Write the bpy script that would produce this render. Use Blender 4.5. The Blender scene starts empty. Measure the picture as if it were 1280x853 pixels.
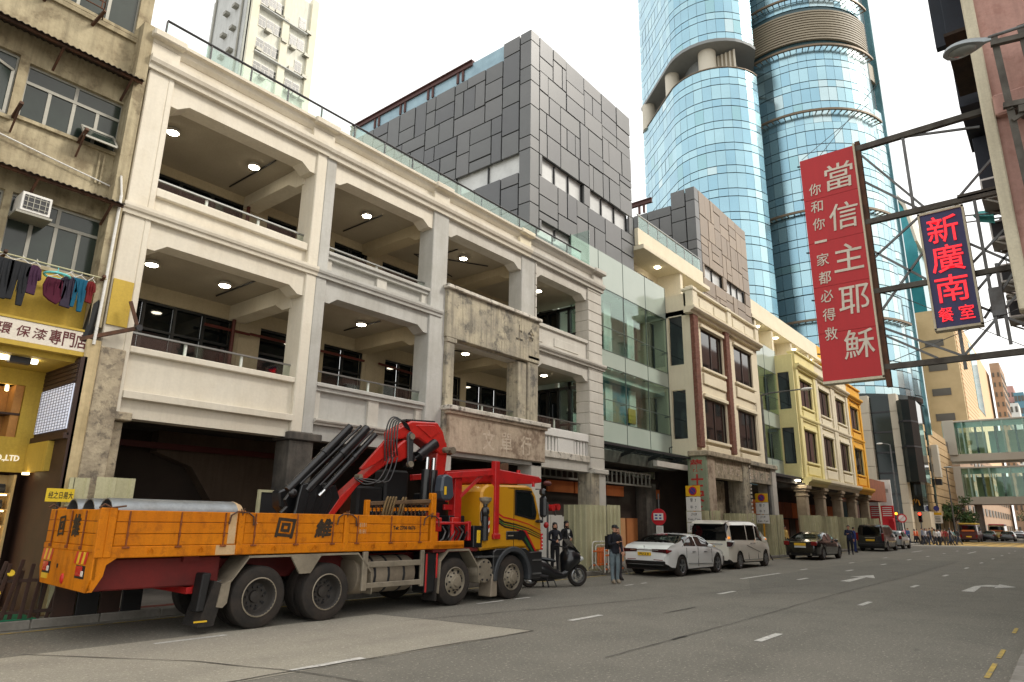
import bpy, bmesh, math, random
from mathutils import Vector, Matrix
from math import sin, cos, pi, radians, sqrt, atan2, tan
random.seed(7)
S = bpy.context.scene
COL = S.collection
# ---------------------------------------------------------------- camera
CAM_H = 1.8
def make_camera():
    yaw, pitch, roll = radians(39.3018), radians(15.0328), radians(0.8749)
    fw = Vector((cos(yaw)*cos(pitch), sin(yaw)*cos(pitch), sin(pitch)))
    rt = fw.cross(Vector((0, 0, 1))).normalized(); up = rt.cross(fw)
    r2 = rt*cos(roll)+up*sin(roll); u2 = up*cos(roll)-rt*sin(roll)
    m = Matrix(((r2.x, u2.x, -fw.x, 0), (r2.y, u2.y, -fw.y, 0), (r2.z, u2.z, -fw.z, CAM_H), (0, 0, 0, 1)))
    cd = bpy.data.cameras.new('camera'); cd.sensor_width = 36; cd.lens = 837.2444/1280*36
    cd.clip_start = 0.05; cd.clip_end = 6000
    o = bpy.data.objects.new('camera', cd); o.matrix_world = m; COL.objects.link(o); S.camera = o
make_camera()
# ---------------------------------------------------------------- sky, sun, exposure
SUN_EL, SUN_AZ = 42, -52          # azimuth from +X towards +Y, degrees
W = bpy.data.worlds.new('World'); S.world = W; W.use_nodes = True
wn, wl = W.node_tree.nodes, W.node_tree.links
bg = wn['Background']
sk = wn.new('ShaderNodeTexSky'); sk.sky_type = 'NISHITA'; sk.sun_disc = False
sk.sun_elevation = radians(SUN_EL); sk.sun_rotation = radians(90-SUN_AZ); sk.dust_density = 6; sk.air_density = 1.5
mulS = wn.new('ShaderNodeMixRGB'); mulS.blend_type = 'MULTIPLY'; mulS.inputs[0].default_value = 1
mulS.inputs[2].default_value = (0.1, 0.1, 0.1, 1); wl.new(sk.outputs[0], mulS.inputs[1])
mixS = wn.new('ShaderNodeMixRGB'); mixS.inputs[0].default_value = 0.78     # overcast: thick white cloud over the clear sky
wl.new(mulS.outputs[0], mixS.inputs[1]); mixS.inputs[2].default_value = (1.12, 1.10, 1.06, 1)
wl.new(mixS.outputs[0], bg.inputs[0]); bg.inputs[1].default_value = 0.93
sd = bpy.data.lights.new('sun', 'SUN'); sd.energy = 1.5; sd.angle = radians(14); sd.color = (1, .95, .86)
so = bpy.data.objects.new('sun', sd); COL.objects.link(so)
sdir = Vector((cos(radians(SUN_EL))*cos(radians(SUN_AZ)), cos(radians(SUN_EL))*sin(radians(SUN_AZ)), sin(radians(SUN_EL))))
so.rotation_euler = sdir.to_track_quat('Z', 'Y').to_euler()
S.view_settings.view_transform = 'Standard'; S.view_settings.look = 'None'
S.view_settings.exposure = 0.8; S.view_settings.gamma = 1
S.cycles.max_bounces = 6; S.cycles.diffuse_bounces = 3; S.cycles.glossy_bounces = 3
S.cycles.transmission_bounces = 4; S.cycles.transparent_max_bounces = 8
S.cycles.sample_clamp_indirect = 4
# ---------------------------------------------------------------- helpers: tags, things, meshes
def tag(o, label=None, cat=None, group=None, kind=None):
    if label: o['label'] = label
    if cat: o['category'] = cat
    if group: o['group'] = group
    if kind: o['kind'] = kind
    return o
ROOT = {}
def thing(name, label, cat, loc=(0, 0, 0), rz=0.0, group=None):
    o = bpy.data.objects.new(name, None); COL.objects.link(o)
    o.empty_display_size = .2
    o.location = loc; o.rotation_euler = (0, 0, rz)
    ROOT[o.name] = Matrix.Translation(Vector(loc)) @ Matrix.Rotation(rz, 4, 'Z')
    return tag(o, label, cat, group)
def copy_tree(o, loc=None, rz=None, label=None, group=None, parent=None):
    c = o.copy(); COL.objects.link(c)
    if parent is not None: c.parent = parent
    if loc is not None: c.location = loc
    if rz is not None: c.rotation_euler = (0, 0, rz)
    if label: c['label'] = label
    if group: c['group'] = group
    for ch in list(o.children): copy_tree(ch, parent=c)
    return c
class MB:
    """collects shapes and links them as one mesh object"""
    def __init__(s): s.v = []; s.f = []; s.m = []; s.mi = 0
    def add(s, vs, fs):
        n = len(s.v); s.v += [tuple(p) for p in vs]
        s.f += [tuple(i+n for i in f) for f in fs]; s.m += [s.mi]*len(fs); return s
    def box(s, x0, y0, z0, x1, y1, z1):
        if x0 > x1: x0, x1 = x1, x0
        if y0 > y1: y0, y1 = y1, y0
        if z0 > z1: z0, z1 = z1, z0
        vs = [(x, y, z) for z in (z0, z1) for y in (y0, y1) for x in (x0, x1)]
        return s.add(vs, [(0, 2, 3, 1), (4, 5, 7, 6), (0, 1, 5, 4), (2, 6, 7, 3), (0, 4, 6, 2), (1, 3, 7, 5)])
    def bar(s, a, b, w, h=None, up=(0, 0, 1)):
        """rectangular bar from a to b, w wide sideways, h high"""
        a, b = Vector(a), Vector(b); h = h or w; d = (b-a).normalized(); up = Vector(up)
        if abs(d.dot(up)) > .98: up = Vector((1, 0, 0))
        sd_ = d.cross(up).normalized(); u = sd_.cross(d)
        vs = [p+sd_*(w/2*i)+u*(h/2*j) for p in (a, b) for i, j in ((-1, -1), (1, -1), (1, 1), (-1, 1))]
        return s.add(vs, [(0, 1, 2, 3), (7, 6, 5, 4), (0, 4, 5, 1), (1, 5, 6, 2), (2, 6, 7, 3), (3, 7, 4, 0)])
    def cyl(s, a, b, r0, r1=None, n=16, caps=True):
        a, b = Vector(a), Vector(b); r1 = r0 if r1 is None else r1; d = (b-a).normalized()
        t = Vector((0, 0, 1)) if abs(d.z) < .9 else Vector((1, 0, 0))
        x = d.cross(t).normalized(); y = d.cross(x)
        vs = []
        for p, r in ((a, r0), (b, r1)):
            vs += [p+x*(r*cos(2*pi*k/n))+y*(r*sin(2*pi*k/n)) for k in range(n)]
        fs = [(k, (k+1) % n, n+(k+1) % n, n+k) for k in range(n)]
        if caps: fs += [tuple(range(n-1, -1, -1)), tuple(range(n, 2*n))]
        return s.add(vs, fs)
    def tube(s, pts, r, n=8, closed=False):
        pts = [Vector(p) for p in pts]; m = len(pts); vs = []; px = None
        rr = r if isinstance(r, (list, tuple)) else [r]*m
        for i, p in enumerate(pts):
            if closed: d = pts[(i+1) % m]-pts[i-1]
            else: d = pts[min(i+1, m-1)]-pts[max(i-1, 0)]
            d.normalize()
            if px is None:
                t = Vector((0, 0, 1)) if abs(d.z) < .9 else Vector((1, 0, 0)); px = d.cross(t).normalized()
            px = (px-d*px.dot(d)).normalized(); py = d.cross(px)
            vs += [p+px*(rr[i]*cos(2*pi*k/n))+py*(rr[i]*sin(2*pi*k/n)) for k in range(n)]
        fs = [(i*n+k, i*n+(k+1) % n, (i+1) * n+(k+1) % n, (i+1)*n+k) for i in range(m-1) for k in range(n)]
        if closed: fs += [((m-1)*n+k, (m-1)*n+(k+1) % n, (k+1) % n, k) for k in range(n)]
        else: fs += [tuple(range(n-1, -1, -1)), tuple(range((m-1)*n, m*n))]
        return s.add(vs, fs)
    def prism(s, poly, axis, a, b):
        """extrude a 2d polygon along axis ('x': (y,z); 'y': (x,z); 'z': (x,y))"""
        def P(p, t): return {'x': (t, p[0], p[1]), 'y': (p[0], t, p[1]), 'z': (p[0], p[1], t)}[axis]
        n = len(poly); vs = [P(p, a) for p in poly]+[P(p, b) for p in poly]
        return s.add(vs, [tuple(range(n-1, -1, -1)), tuple(range(n, 2*n))]+[(k, (k+1) % n, n+(k+1) % n, n+k) for k in range(n)])
    def profile(s, prof, a, b, axis='x'):
        """open moulding profile closed to a solid"""
        return s.prism(prof, axis, a, b)
    def lathe(s, prof, c, axis='z', n=20, a0=0, a1=2*pi):
        """prof: (r, t) pairs along axis through c"""
        c = Vector(c); full = abs(a1-a0-2*pi) < 1e-6; k = n if full else n+1; vs = []
        for r, t in prof:
            for i in range(k):
                a = a0+(a1-a0)*i/n; u, v = r*cos(a), r*sin(a)
                vs.append(c+Vector({'z': (u, v, t), 'y': (u, t, v), 'x': (t, u, v)}[axis]))
        fs = []
        for j in range(len(prof)-1):
            for i in range(n):
                i2 = (i+1) % k
                fs.append((j*k+i, j*k+i2, (j+1)*k+i2, (j+1)*k+i))
        return s.add(vs, fs)
    def sphere(s, c, rx, ry=None, rz=None, n=12, m=8):
        ry = ry or rx; rz = rz or rx; vs = []
        for j in range(m+1):
            t = pi*j/m
            for k in range(n): vs.append((c[0]+rx*sin(t)*cos(2*pi*k/n), c[1]+ry*sin(t)*sin(2*pi*k/n), c[2]-rz*cos(t)))
        return s.add(vs, [(j*n+k, j*n+(k+1) % n, (j+1)*n+(k+1) % n, (j+1)*n+k) for j in range(m) for k in range(n)])
    def quad(s, a, b, c, d): return s.add([a, b, c, d], [(0, 1, 2, 3)])
    def poly(s, pts): return s.add(pts, [tuple(range(len(pts)))])
    def build(s, name, mat, parent=None, smooth=False, bev=0, local=False, ang=35, world=False):
        me = bpy.data.meshes.new(name)
        vs = s.v
        if parent is not None and not local:
            r = parent
            while r.parent: r = r.parent
            inv = (ROOT.get(r.name) or Matrix()).inverted(); vs = [tuple(inv @ Vector(p)) for p in vs]
        me.from_pydata(vs, [], s.f)
        mats = mat if isinstance(mat, (list, tuple)) else [mat]
        for m_ in mats: me.materials.append(m_)
        if len(mats) > 1: me.polygons.foreach_set('material_index', s.m)
        bm = bmesh.new(); bm.from_mesh(me); bmesh.ops.recalc_face_normals(bm, faces=bm.faces); bm.to_mesh(me); bm.free()
        if smooth: me.shade_smooth(); me.set_sharp_from_angle(angle=radians(ang))
        me.update()
        o = bpy.data.objects.new(name, me); COL.objects.link(o)
        if parent is not None:
            o.parent = parent
        if bev:
            b = o.modifiers.new('Bevel', 'BEVEL'); b.width = bev; b.segments = 1; b.limit_method = 'ANGLE'; b.angle_limit = radians(40)
        return o
def struct(name, mb, mat, **k): return tag(mb.build(name, mat, **k), kind='structure')
def bx(*a): return MB().box(*a)
# ---------------------------------------------------------------- text
_tc = {}
def glyphs(s_, bold=0.0, extr=0.0):
    key = (s_, bold, extr)
    if key in _tc: return _tc[key]
    cu = bpy.data.curves.new('lettering', 'FONT'); cu.body = s_; cu.size = 1; cu.align_x = 'CENTER'
    cu.offset = bold; cu.extrude = extr; cu.resolution_u = 2
    o = bpy.data.objects.new('lettering', cu); COL.objects.link(o)
    dg = bpy.context.evaluated_depsgraph_get(); dg.update()
    me = bpy.data.meshes.new_from_object(o.evaluated_get(dg))
    vs = [tuple(v.co) for v in me.vertices]; fs = [tuple(p.vertices) for p in me.polygons]
    if vs:
        x0, x1 = min(v[0] for v in vs), max(v[0] for v in vs); y0, y1 = min(v[1] for v in vs), max(v[1] for v in vs)
        vs = [(v[0]-(x0+x1)/2, v[1]-(y0+y1)/2, v[2]) for v in vs]; dim = (x1-x0, y1-y0)
    else: dim = (1, 1)
    bpy.data.objects.remove(o); bpy.data.curves.remove(cu); bpy.data.meshes.remove(me)
    _tc[key] = (vs, fs, dim); return _tc[key]
def put_text(mb, s_, c, w, h, right, up, bold=0.0, extr=0.0, shear=0.0):
    """text s_ fitted into w x h metres round c"""
    vs, fs, d = glyphs(s_, bold, extr); right, up = Vector(right).normalized(), Vector(up).normalized()
    nrm = right.cross(up); sx = w/max(d[0], 1e-6); sy = h/max(d[1], 1e-6)
    mb.add([Vector(c)+right*(v[0]*sx+v[1]*sy*shear)+up*(v[1]*sy)+nrm*(v[2]) for v in vs], fs)
# ---------------------------------------------------------------- materials
def lin(c):
    return tuple(((x/255)/12.92 if x/255 <= .04045 else ((x/255+.055)/1.055)**2.4) for x in c)+(1,)
def M(name, col, rough=.75, col2=None, scale=1.2, amt=.45, fine=.10, streak=0.0, bump=0.0, bscale=40, metal=0.0, spec=.5, emit=None, es=1.0, coat=0.0, spots=None, spot_amt=0.0, spot_scale=4, lo=.38, hi=.68):
    m = bpy.data.materials.new(name); m.use_nodes = True
    nt = m.node_tree; n, l = nt.nodes, nt.links; b = n['Principled BSDF']
    c1 = lin(col) if len(col) == 3 and max(col) > 1.01 else tuple(col)+(1,)
    c2 = (lin(col2) if max(col2) > 1.01 else tuple(col2)+(1,)) if col2 else tuple(x*.72 for x in c1[:3])+(1,)
    tc = n.new('ShaderNodeTexCoord')
    def noise(sc, det=4, vec=None, rgh=.6):
        t = n.new('ShaderNodeTexNoise'); t.inputs['Scale'].default_value = sc; t.inputs['Detail'].default_value = det
        t.inputs['Roughness'].default_value = rgh
        l.new(vec or tc.outputs['Object'], t.inputs['Vector']); return t
    def ramp(src, a, b_):
        r = n.new('ShaderNodeMapRange'); r.inputs[1].default_value = a; r.inputs[2].default_value = b_
        l.new(src, r.inputs[0]); return r.outputs[0]
    def mix(f, a, b_, mode='MIX'):
        x = n.new('ShaderNodeMixRGB'); x.blend_type = mode
        for i, q in ((0, f), (1, a), (2, b_)):
            if hasattr(q, 'links') or hasattr(q, 'is_output'): l.new(q, x.inputs[i])
            else: x.inputs[i].default_value = q
        return x.outputs[0]
    def mul(a, k):
        x = n.new('ShaderNodeMath'); x.operation = 'MULTIPLY'; l.new(a, x.inputs[0]); x.inputs[1].default_value = k; return x.outputs[0]
    cur = mix(mul(ramp(noise(scale).outputs[0], lo, hi), amt), c1, c2)
    if spots:
        sc = lin(spots) if max(spots) > 1.01 else tuple(spots)+(1,)
        cur = mix(mul(ramp(noise(spot_scale, 8, rgh=.7).outputs[0], .52, .62), spot_amt), cur, sc)
    if streak:
        mp = n.new('ShaderNodeMapping'); mp.inputs['Scale'].default_value = (5, 5, .35); l.new(tc.outputs['Object'], mp.inputs[0])
        f = mul(ramp(noise(1.6, 6, mp.outputs[0]).outputs[0], .45, .75), streak)
        cur = mix(f, cur, tuple(x*.35 for x in c2[:3])+(1,))
    if fine:
        g = ramp(noise(bscale*.7, 3).outputs[0], .3, .7)
        gg = n.new('ShaderNodeMapRange'); gg.inputs[3].default_value = 1-fine; gg.inputs[4].default_value = 1+fine*.5; l.new(g, gg.inputs[0])
        cb = n.new('ShaderNodeCombineColor'); [l.new(gg.outputs[0], cb.inputs[i]) for i in range(3)]
        cur = mix(1.0, cur, cb.outputs[0], 'MULTIPLY')
    l.new(cur, b.inputs['Base Color'])
    b.inputs['Roughness'].default_value = rough; b.inputs['Metallic'].default_value = metal
    b.inputs['Specular IOR Level'].default_value = spec
    if coat: b.inputs['Coat Weight'].default_value = coat; b.inputs['Coat Roughness'].default_value = .05
    if bump:
        bp = n.new('ShaderNodeBump'); bp.inputs['Strength'].default_value = bump; bp.inputs['Distance'].default_value = .02
        l.new(noise(bscale, 5).outputs[0], bp.inputs['Height']); l.new(bp.outputs[0], b.inputs['Normal'])
    if emit:
        b.inputs['Emission Color'].default_value = lin(emit) if max(emit) > 1.01 else tuple(emit)+(1,); b.inputs['Emission Strength'].default_value = es
    return m
def glass(name, tint=(.78, .9, .86), refl=.18, rough=.03, glosstint=(1, 1, 1)):
    """clear pane: looks through, with sky reflections"""
    m = bpy.data.materials.new(name); m.use_nodes = True; nt = m.node_tree; n, l = nt.nodes, nt.links
    n.remove(n['Principled BSDF']); t = n.new('ShaderNodeBsdfTransparent'); t.inputs[0].default_value = tint+(1,)
    g = n.new('ShaderNodeBsdfGlossy'); g.inputs['Roughness'].default_value = rough; g.inputs[0].default_value = glosstint+(1,)
    lw = n.new('ShaderNodeLayerWeight'); lw.inputs[0].default_value = .5
    pw = n.new('ShaderNodeMath'); pw.operation = 'POWER'; l.new(lw.outputs['Facing'], pw.inputs[0]); pw.inputs[1].default_value = 4
    ad = n.new('ShaderNodeMath'); ad.operation = 'MULTIPLY_ADD'; ad.use_clamp = True; l.new(pw.outputs[0], ad.inputs[0]); ad.inputs[1].default_value = .75; ad.inputs[2].default_value = refl
    mx = n.new('ShaderNodeMixShader'); l.new(ad.outputs[0], mx.inputs[0]); l.new(t.outputs[0], mx.inputs[1]); l.new(g.outputs[0], mx.inputs[2])
    l.new(mx.outputs[0], n['Material Output'].inputs[0]); return m
mt = {}
def D(key, *a, **k): mt[key] = M(key, *a, **k); return mt[key]
D('cream', (218, 211, 195), .85, (204, 194, 174), .7, .6, fine=.05, streak=.12, bump=.05, bscale=25, spots=(188, 176, 154), spot_amt=.2, spot_scale=1.1)
D('cream2', (228, 219, 194), .8, (212, 202, 174), .8, .5, streak=.08, bump=.1, bscale=25)
D('grey_render', (186, 185, 179), .88, (166, 163, 154), .8, .8, fine=.05, streak=.16, bump=.08, bscale=25, spots=(152, 148, 138), spot_amt=.25, spot_scale=1.4)
D('light_render', (200, 196, 186), .88, (178, 172, 160), 1.2, .6, fine=.05, streak=.14, bump=.08, bscale=25)
D('weathered', (186, 176, 152), .95, (140, 134, 122), 1.3, .9, streak=.75, bump=.6, bscale=14, spots=(84, 82, 78), spot_amt=.75, spot_scale=1.9)
D('peeled', (192, 174, 152), .95, (166, 148, 128), 2.0, .9, streak=.3, bump=.7, bscale=12, spots=(120, 98, 80), spot_amt=.7, spot_scale=2.0)
D('worn_white', (214, 208, 196), .9, (176, 166, 148), 2, .7, streak=.2, bump=.3, bscale=20, spots=(70, 64, 56), spot_amt=.8, spot_scale=5)
D('rough_concrete', (186, 172, 146), .95, (140, 128, 110), 3.5, .9, streak=.15, bump=1.0, bscale=16, spots=(88, 80, 72), spot_amt=.7, spot_scale=5)
D('concrete', (150, 144, 132), .9, (120, 114, 104), 1.5, .7, streak=.3, bump=.35, bscale=25)
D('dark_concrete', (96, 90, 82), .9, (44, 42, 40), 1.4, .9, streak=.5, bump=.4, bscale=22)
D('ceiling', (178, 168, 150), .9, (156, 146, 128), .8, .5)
D('gallery_wall', (190, 176, 148), .9, (170, 156, 128), .7, .6, streak=.1)
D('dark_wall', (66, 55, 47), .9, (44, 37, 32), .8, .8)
D('black_frame', (30, 32, 33), .45, amt=.2)
D('dark_glass', (16, 22, 24), .04, (10, 14, 16), .5, .5, fine=0, spec=.5)
D('office_glass', (34, 36, 36), .05, (22, 22, 22), .3, .6, fine=0, spec=.7)
D('steel', (150, 152, 150), .35, metal=.8, amt=.3)
D('dark_steel', (52, 52, 54), .5, metal=.3, amt=.5)
D('rust', (98, 66, 46), .85, (58, 42, 34), 4, .9, bump=.4, bscale=50)
D('red_pipe', (92, 36, 28), .6, amt=.4)
D('white_paint', (226, 224, 218), .6, amt=.25)
D('lamp_glow', (255, 250, 235), .5, fine=0, emit=(255, 243, 216), es=22.0)
D('tube_glow', (255, 255, 250), .5, fine=0, emit=(255, 246, 220), es=5.0)
mt['clear_glass'] = glass('clear_glass', (.90, .95, .93), .07)
mt['green_glass'] = glass('green_glass', (.84, .93, .90), .07, glosstint=(.85, .97, .93))
D('hoarding_green', (196, 192, 156), .7, (172, 168, 132), 1.5, .6, streak=.25, metal=.1)
D('black', (20, 20, 21), .6, amt=.3)
D('rubber', (36, 33, 30), .85, (60, 51, 44), 3, .8, bump=.3, bscale=40)
D('cladding_a', (100, 102, 102), .4, (86, 88, 89), .8, .5, fine=.05, spec=.5)
D('cladding_b', (106, 107, 107), .4, (92, 93, 94), .8, .5, fine=.05)
D('cladding_c', (92, 94, 96), .4, (80, 82, 84), .8, .5, fine=.05)
D('brick_red', (126, 80, 64), .9, (98, 60, 48), 6, .9, bump=.4, bscale=30, spots=(150, 120, 104), spot_amt=.5, spot_scale=9)
D('plywood', (196, 124, 70), .8, (166, 100, 54), 1.2, .7, streak=.2)
D('plywood_pale', (216, 162, 112), .8, (194, 140, 92), 1.2, .7)
D('brown_board', (138, 76, 46), .8, (104, 56, 34), 1.4, .7)
D('orange_board', (214, 118, 60), .8, (184, 96, 48), 1.4, .6)
# ================================================================ ground, road, kerbs, markings
def asphalt(name, c1, c2, speck, track):
    """worn asphalt: aggregate, wheel tracks running along the street, oil drips"""
    m = M(name, c1, .88, c2, .45, .8, fine=.30, bump=.7, bscale=110, spots=tuple(int(q*.78) for q in c1), spot_amt=.2, spot_scale=.9)
    nt = m.node_tree; n, l = nt.nodes, nt.links; b = n['Principled BSDF']; src = b.inputs['Base Color'].links[0].from_socket; tc = n.new('ShaderNodeTexCoord')
    def noise(sc, scale3, a, b_, det=4):
        mp = n.new('ShaderNodeMapping'); mp.inputs['Scale'].default_value = scale3; l.new(tc.outputs['Object'], mp.inputs[0]); t = n.new('ShaderNodeTexNoise'); t.inputs['Scale'].default_value = sc; t.inputs['Detail'].default_value = det; l.new(mp.outputs[0], t.inputs['Vector'])
        r = n.new('ShaderNodeMapRange'); r.inputs[1].default_value = a; r.inputs[2].default_value = b_; l.new(t.outputs[0], r.inputs[0]); return r.outputs[0]
    def mixc(f, amt, col):
        k = n.new('ShaderNodeMath'); k.operation = 'MULTIPLY'; l.new(f, k.inputs[0]); k.inputs[1].default_value = amt
        x = n.new('ShaderNodeMixRGB'); l.new(k.outputs[0], x.inputs[0]); l.new(mixc.cur, x.inputs[1]); x.inputs[2].default_value = lin(col); mixc.cur = x.outputs[0]
    mixc.cur = src
    mixc(noise(1.0, (.03, .75, 1), .48, .62), track, tuple(int(q*.80) for q in c1))
    mixc(noise(22, (1, 1, 1), .60, .70, 2), speck, tuple(min(255, int(q*1.35)) for q in c1)); mixc(noise(26, (1, 1.1, 1), .62, .72, 2), speck, tuple(int(q*.6) for q in c1))
    mixc(noise(2.2, (.6, 1.3, 1), .70, .76, 6), .5, tuple(int(q*.55) for q in c1))
    l.new(mixc.cur, b.inputs['Base Color']); mt[name] = m
asphalt('asphalt', (131, 127, 116), (119, 116, 106), .8, .28)
asphalt('asphalt_old', (122, 119, 109), (112, 109, 100), .8, .25)
asphalt('road_concrete', (172, 166, 150), (160, 154, 140), .4, .25)
D('tar', (76, 73, 68), .85, amt=.5)
D('road_white', (216, 214, 206), .8, (170, 168, 160), 6, .7, fine=.2, spots=(110, 106, 100), spot_amt=.55, spot_scale=9)
D('road_yellow', (200, 170, 78), .85, (150, 134, 84), 5, .9, fine=.2, spots=(128, 122, 110), spot_amt=1.0, spot_scale=7)
D('box_yellow', (214, 174, 90), .85, (196, 164, 100), 1, .6)
D('kerb_stone', (138, 134, 126), .9, (112, 108, 100), 2.5, .8, bump=.3, bscale=30)
D('paver_red', (128, 70, 58), .9, (108, 62, 52), 5, .8, bump=.2)
D('paver_grey', (134, 128, 120), .9, (114, 108, 100), 3, .8, bump=.2)
struct('ground', MB().quad((-400, -600, -.03), (3000, -600, -.03), (3000, 800, -.03), (-400, 800, -.03)), mt['asphalt_old'])
KL, KR = 13.30, 0.86
struct('road', MB().quad((-40, KR, 0), (420, KR, 0), (420, KL, 0), (-40, KL, 0)), mt['asphalt'])
struct('road_surface_patch', MB().poly([(-6, 7.9, .004), (9.75, 7.42, .004), (9.42, 9.7, .004), (9.2, 10.9, .004), (-6, 11.05, .004)]), mt['road_concrete'])
struct('road_surface_patch', MB().poly([(21, 5.35, .004), (46, 5.3, .004), (44, 8.9, .004), (24, 9.0, .004), (19, 7.1, .004)]), mt['asphalt_old'])
rng = random.Random(3)
def crack(pts, w, name='road_joint'):
    """a tar filled joint, an uneven thin strip"""
    mb = MB(); out = []
    for (a, b) in zip(pts[:-1], pts[1:]):
        L = math.hypot(b[0]-a[0], b[1]-a[1]); k = max(2, int(L/.35))
        for i in range(k):
            t = i/k; out.append((a[0]+(b[0]-a[0])*t+rng.uniform(-.015, .015), a[1]+(b[1]-a[1])*t+rng.uniform(-.02, .02)))
    out.append(pts[-1]); P = []
    for i, p in enumerate(out):
        q = out[min(i+1, len(out)-1)]; r = out[max(i-1, 0)]; d = Vector((q[0]-r[0], q[1]-r[1])).normalized(); ww = w*rng.uniform(.4, 1.1)
        P.append(((p[0]-d.y*ww/2, p[1]+d.x*ww/2, .012), (p[0]+d.y*ww/2, p[1]-d.x*ww/2, .012)))
    for (a, b), (c, d) in zip(P[:-1], P[1:]): mb.quad(a, b, d, c)
    return struct(name, mb, mt['tar'])
crack([(2, 7.75), (6, 7.58), (9.75, 7.42)], .03); crack([(9.75, 7.42), (9.42, 9.7), (9.2, 10.9)], .025)
crack([(3.4, 11.0), (4.7, 9.0), (5.3, 7.4), (5.6, 5.6)], .03)
crack([(8.6, 5.3), (14, 5.28), (20, 5.36), (30, 5.2), (46, 5.3)], .022); crack([(9, 9.8), (13, 8.9), (17, 8.2), (26, 6.2)], .03)
crack([(13.5, 6.9), (15, 6.86)], .05); crack([(10.6, 5.28), (11.1, 5.27)], .10)
mw = MB()
def dash(x, y, L, w=.11, mat='road_white', name='lane_dash', sk=0):
    struct(name, MB().quad((x, y-w/2, .008), (x+L, y-w/2+sk, .008), (x+L, y+w/2+sk, .008), (x, y+w/2, .008)), mt[mat])
for i, x in enumerate((5.22, 11.2, 18.15, 24.9, 31.3, 37.9, 44.6, 51, 58, 65, 72)): dash(x, 7.66 if i < 2 else 7.64, 1.1, .13)
for x in (11.45, 18.2, 24.8, 25.95+5.4, 38, 44.4, 51, 57.5, 64, 70.5): dash(x, 4.22, 1.05, .13)
for x, L in ((4.9, 1.1), (11.9, .9), (13.2, .6), (18.4, .5), (19.4, .35)): dash(x, 10.62, L, .09)
dash(23.7, 9.15, 4.0, .13); dash(30.5, 9.2, .9); dash(58.8, 9.7, 4.4, .16); dash(60.5, 6.4, 5, .16); dash(38, 9.1, 1); dash(46, 9.1, 1)
def arrow(x, y, L, turn):
    mb = MB(); z = .008
    if turn == 'ahead':
        mb.poly([(x, y-.16, z), (x+L*.62, y-.09, z), (x+L*.62, y+.09, z), (x, y+.16, z)])
        mb.poly([(x+L*.58, y-.42, z), (x+L, y, z), (x+L*.58, y+.42, z), (x+L*.66, y, z)])
    else:
        mb.poly([(x, y-.16, z), (x+L*.62, y-.12, z), (x+L*.62, y+.06, z), (x, y+.16, z)])
        mb.poly([(x+L*.62, y+.06, z), (x+L*.62, y-.12, z), (x+L*.66, y-.5, z), (x+L*.86, y-.5, z), (x+L*.84, y-.2, z)])
        mb.poly([(x+L*.52, y-.48, z), (x+L*.76, y-.98, z), (x+L, y-.48, z)])
    struct('road_arrow', mb, mt['road_white'])
arrow(25.5, 6.3, 4.2, 'ahead'); arrow(24.5, 2.75, 4.0, 'right'); arrow(56, 2.8, 4, 'right')
for x, L in ((9.4, .7), (10.8, 1.2), (12.5, .9), (15.6, .8)): dash(x, 1.15, L, .06, 'road_yellow', 'yellow_line')
dash(-8, 13.05, 62, .08, 'road_yellow', 'yellow_line')
mb = MB()      # yellow box junction, hatched
X0, X1, Y0, Y1 = 86, 110, 1.2, 14.5
for a in ((X0, Y0, X1, Y0), (X0, Y1, X1, Y1), (X0, Y0, X0, Y1), (X1, Y0, X1, Y1)):
    dx, dy = (0, .25) if a[1] == a[3] else (.35, 0)
    mb.quad((a[0]-dx, a[1]-dy, .008), (a[2]+dx if dx == 0 else a[2]-dx, a[3]-dy if dy else a[3], .008), (a[2]+dx, a[3]+dy, .008), (a[0]+dx if dx else a[0], a[1]+dy if dy else a[1], .008))
for k in range(-6, 14):
    x = X0+k*2.4
    for sg in (1, -1):
        t0, t1 = max(0, (X0-x)/13.3), min(1, (X1-x)/13.3)
        if t1 > t0:
            ya, yb = (Y0+13.3*t0, Y0+13.3*t1) if sg > 0 else (Y1-13.3*t0, Y1-13.3*t1); z = .013 if sg > 0 else .018
            mb.quad((x+13.3*t0, ya, z), (x+13.3*t1, yb, z), (x+13.3*t1+.75, yb, z), (x+13.3*t0+.75, ya, z))
struct('yellow_box_marking', mb, mt['box_yellow'])
# pavements with kerb stones
pl = struct('pavement', bx(-30, KL+.3, -.02, 86, 34, .14), mt['paver_grey'])
pr = struct('pavement', bx(-30, -14, -.02, 420, KR-.3, .14), mt['paver_grey'])
struct('pavement', bx(110, KL+.6, -.02, 420, 40, .14), mt['paver_grey'])
tile = bx(-.098, -.048, 0, .098, .048, .02).build('paving_brick', mt['paver_red'], local=True)
tile_me = tile.data; bpy.data.objects.remove(tile)
n = 0
for j in range(3):
    for i in range(66):
        o = bpy.data.objects.new('paving_brick', tile_me); COL.objects.link(o); o.parent = pl
        o.location = (3.2+i*.202+(.1 if j % 2 else 0), KL+.36+j*.102, .128+rng.uniform(-.003, .002)); n += 1
def kerb(y0, y1, xa, xb, L=1.02):
    base = struct('kerb', bx(xa, y0+.02, -.02, xb, y1-.004, .10), mt['concrete'])
    st = bx(0, 0, 0, L-.012, y1-y0, .15).build('kerb_stone', mt['kerb_stone'], local=True, bev=.015)
    first = True; x = xa
    while x < xb:
        o = st if first else st.copy()
        if not first: COL.objects.link(o)
        first = False; o.parent = base; o.location = (x, y0+rng.uniform(-.006, .006), rng.uniform(-.004, .004)); x += L
kerb(KL, KL+.3, -3, 86); kerb(KR-.3, KR, 6, 60)
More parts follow.
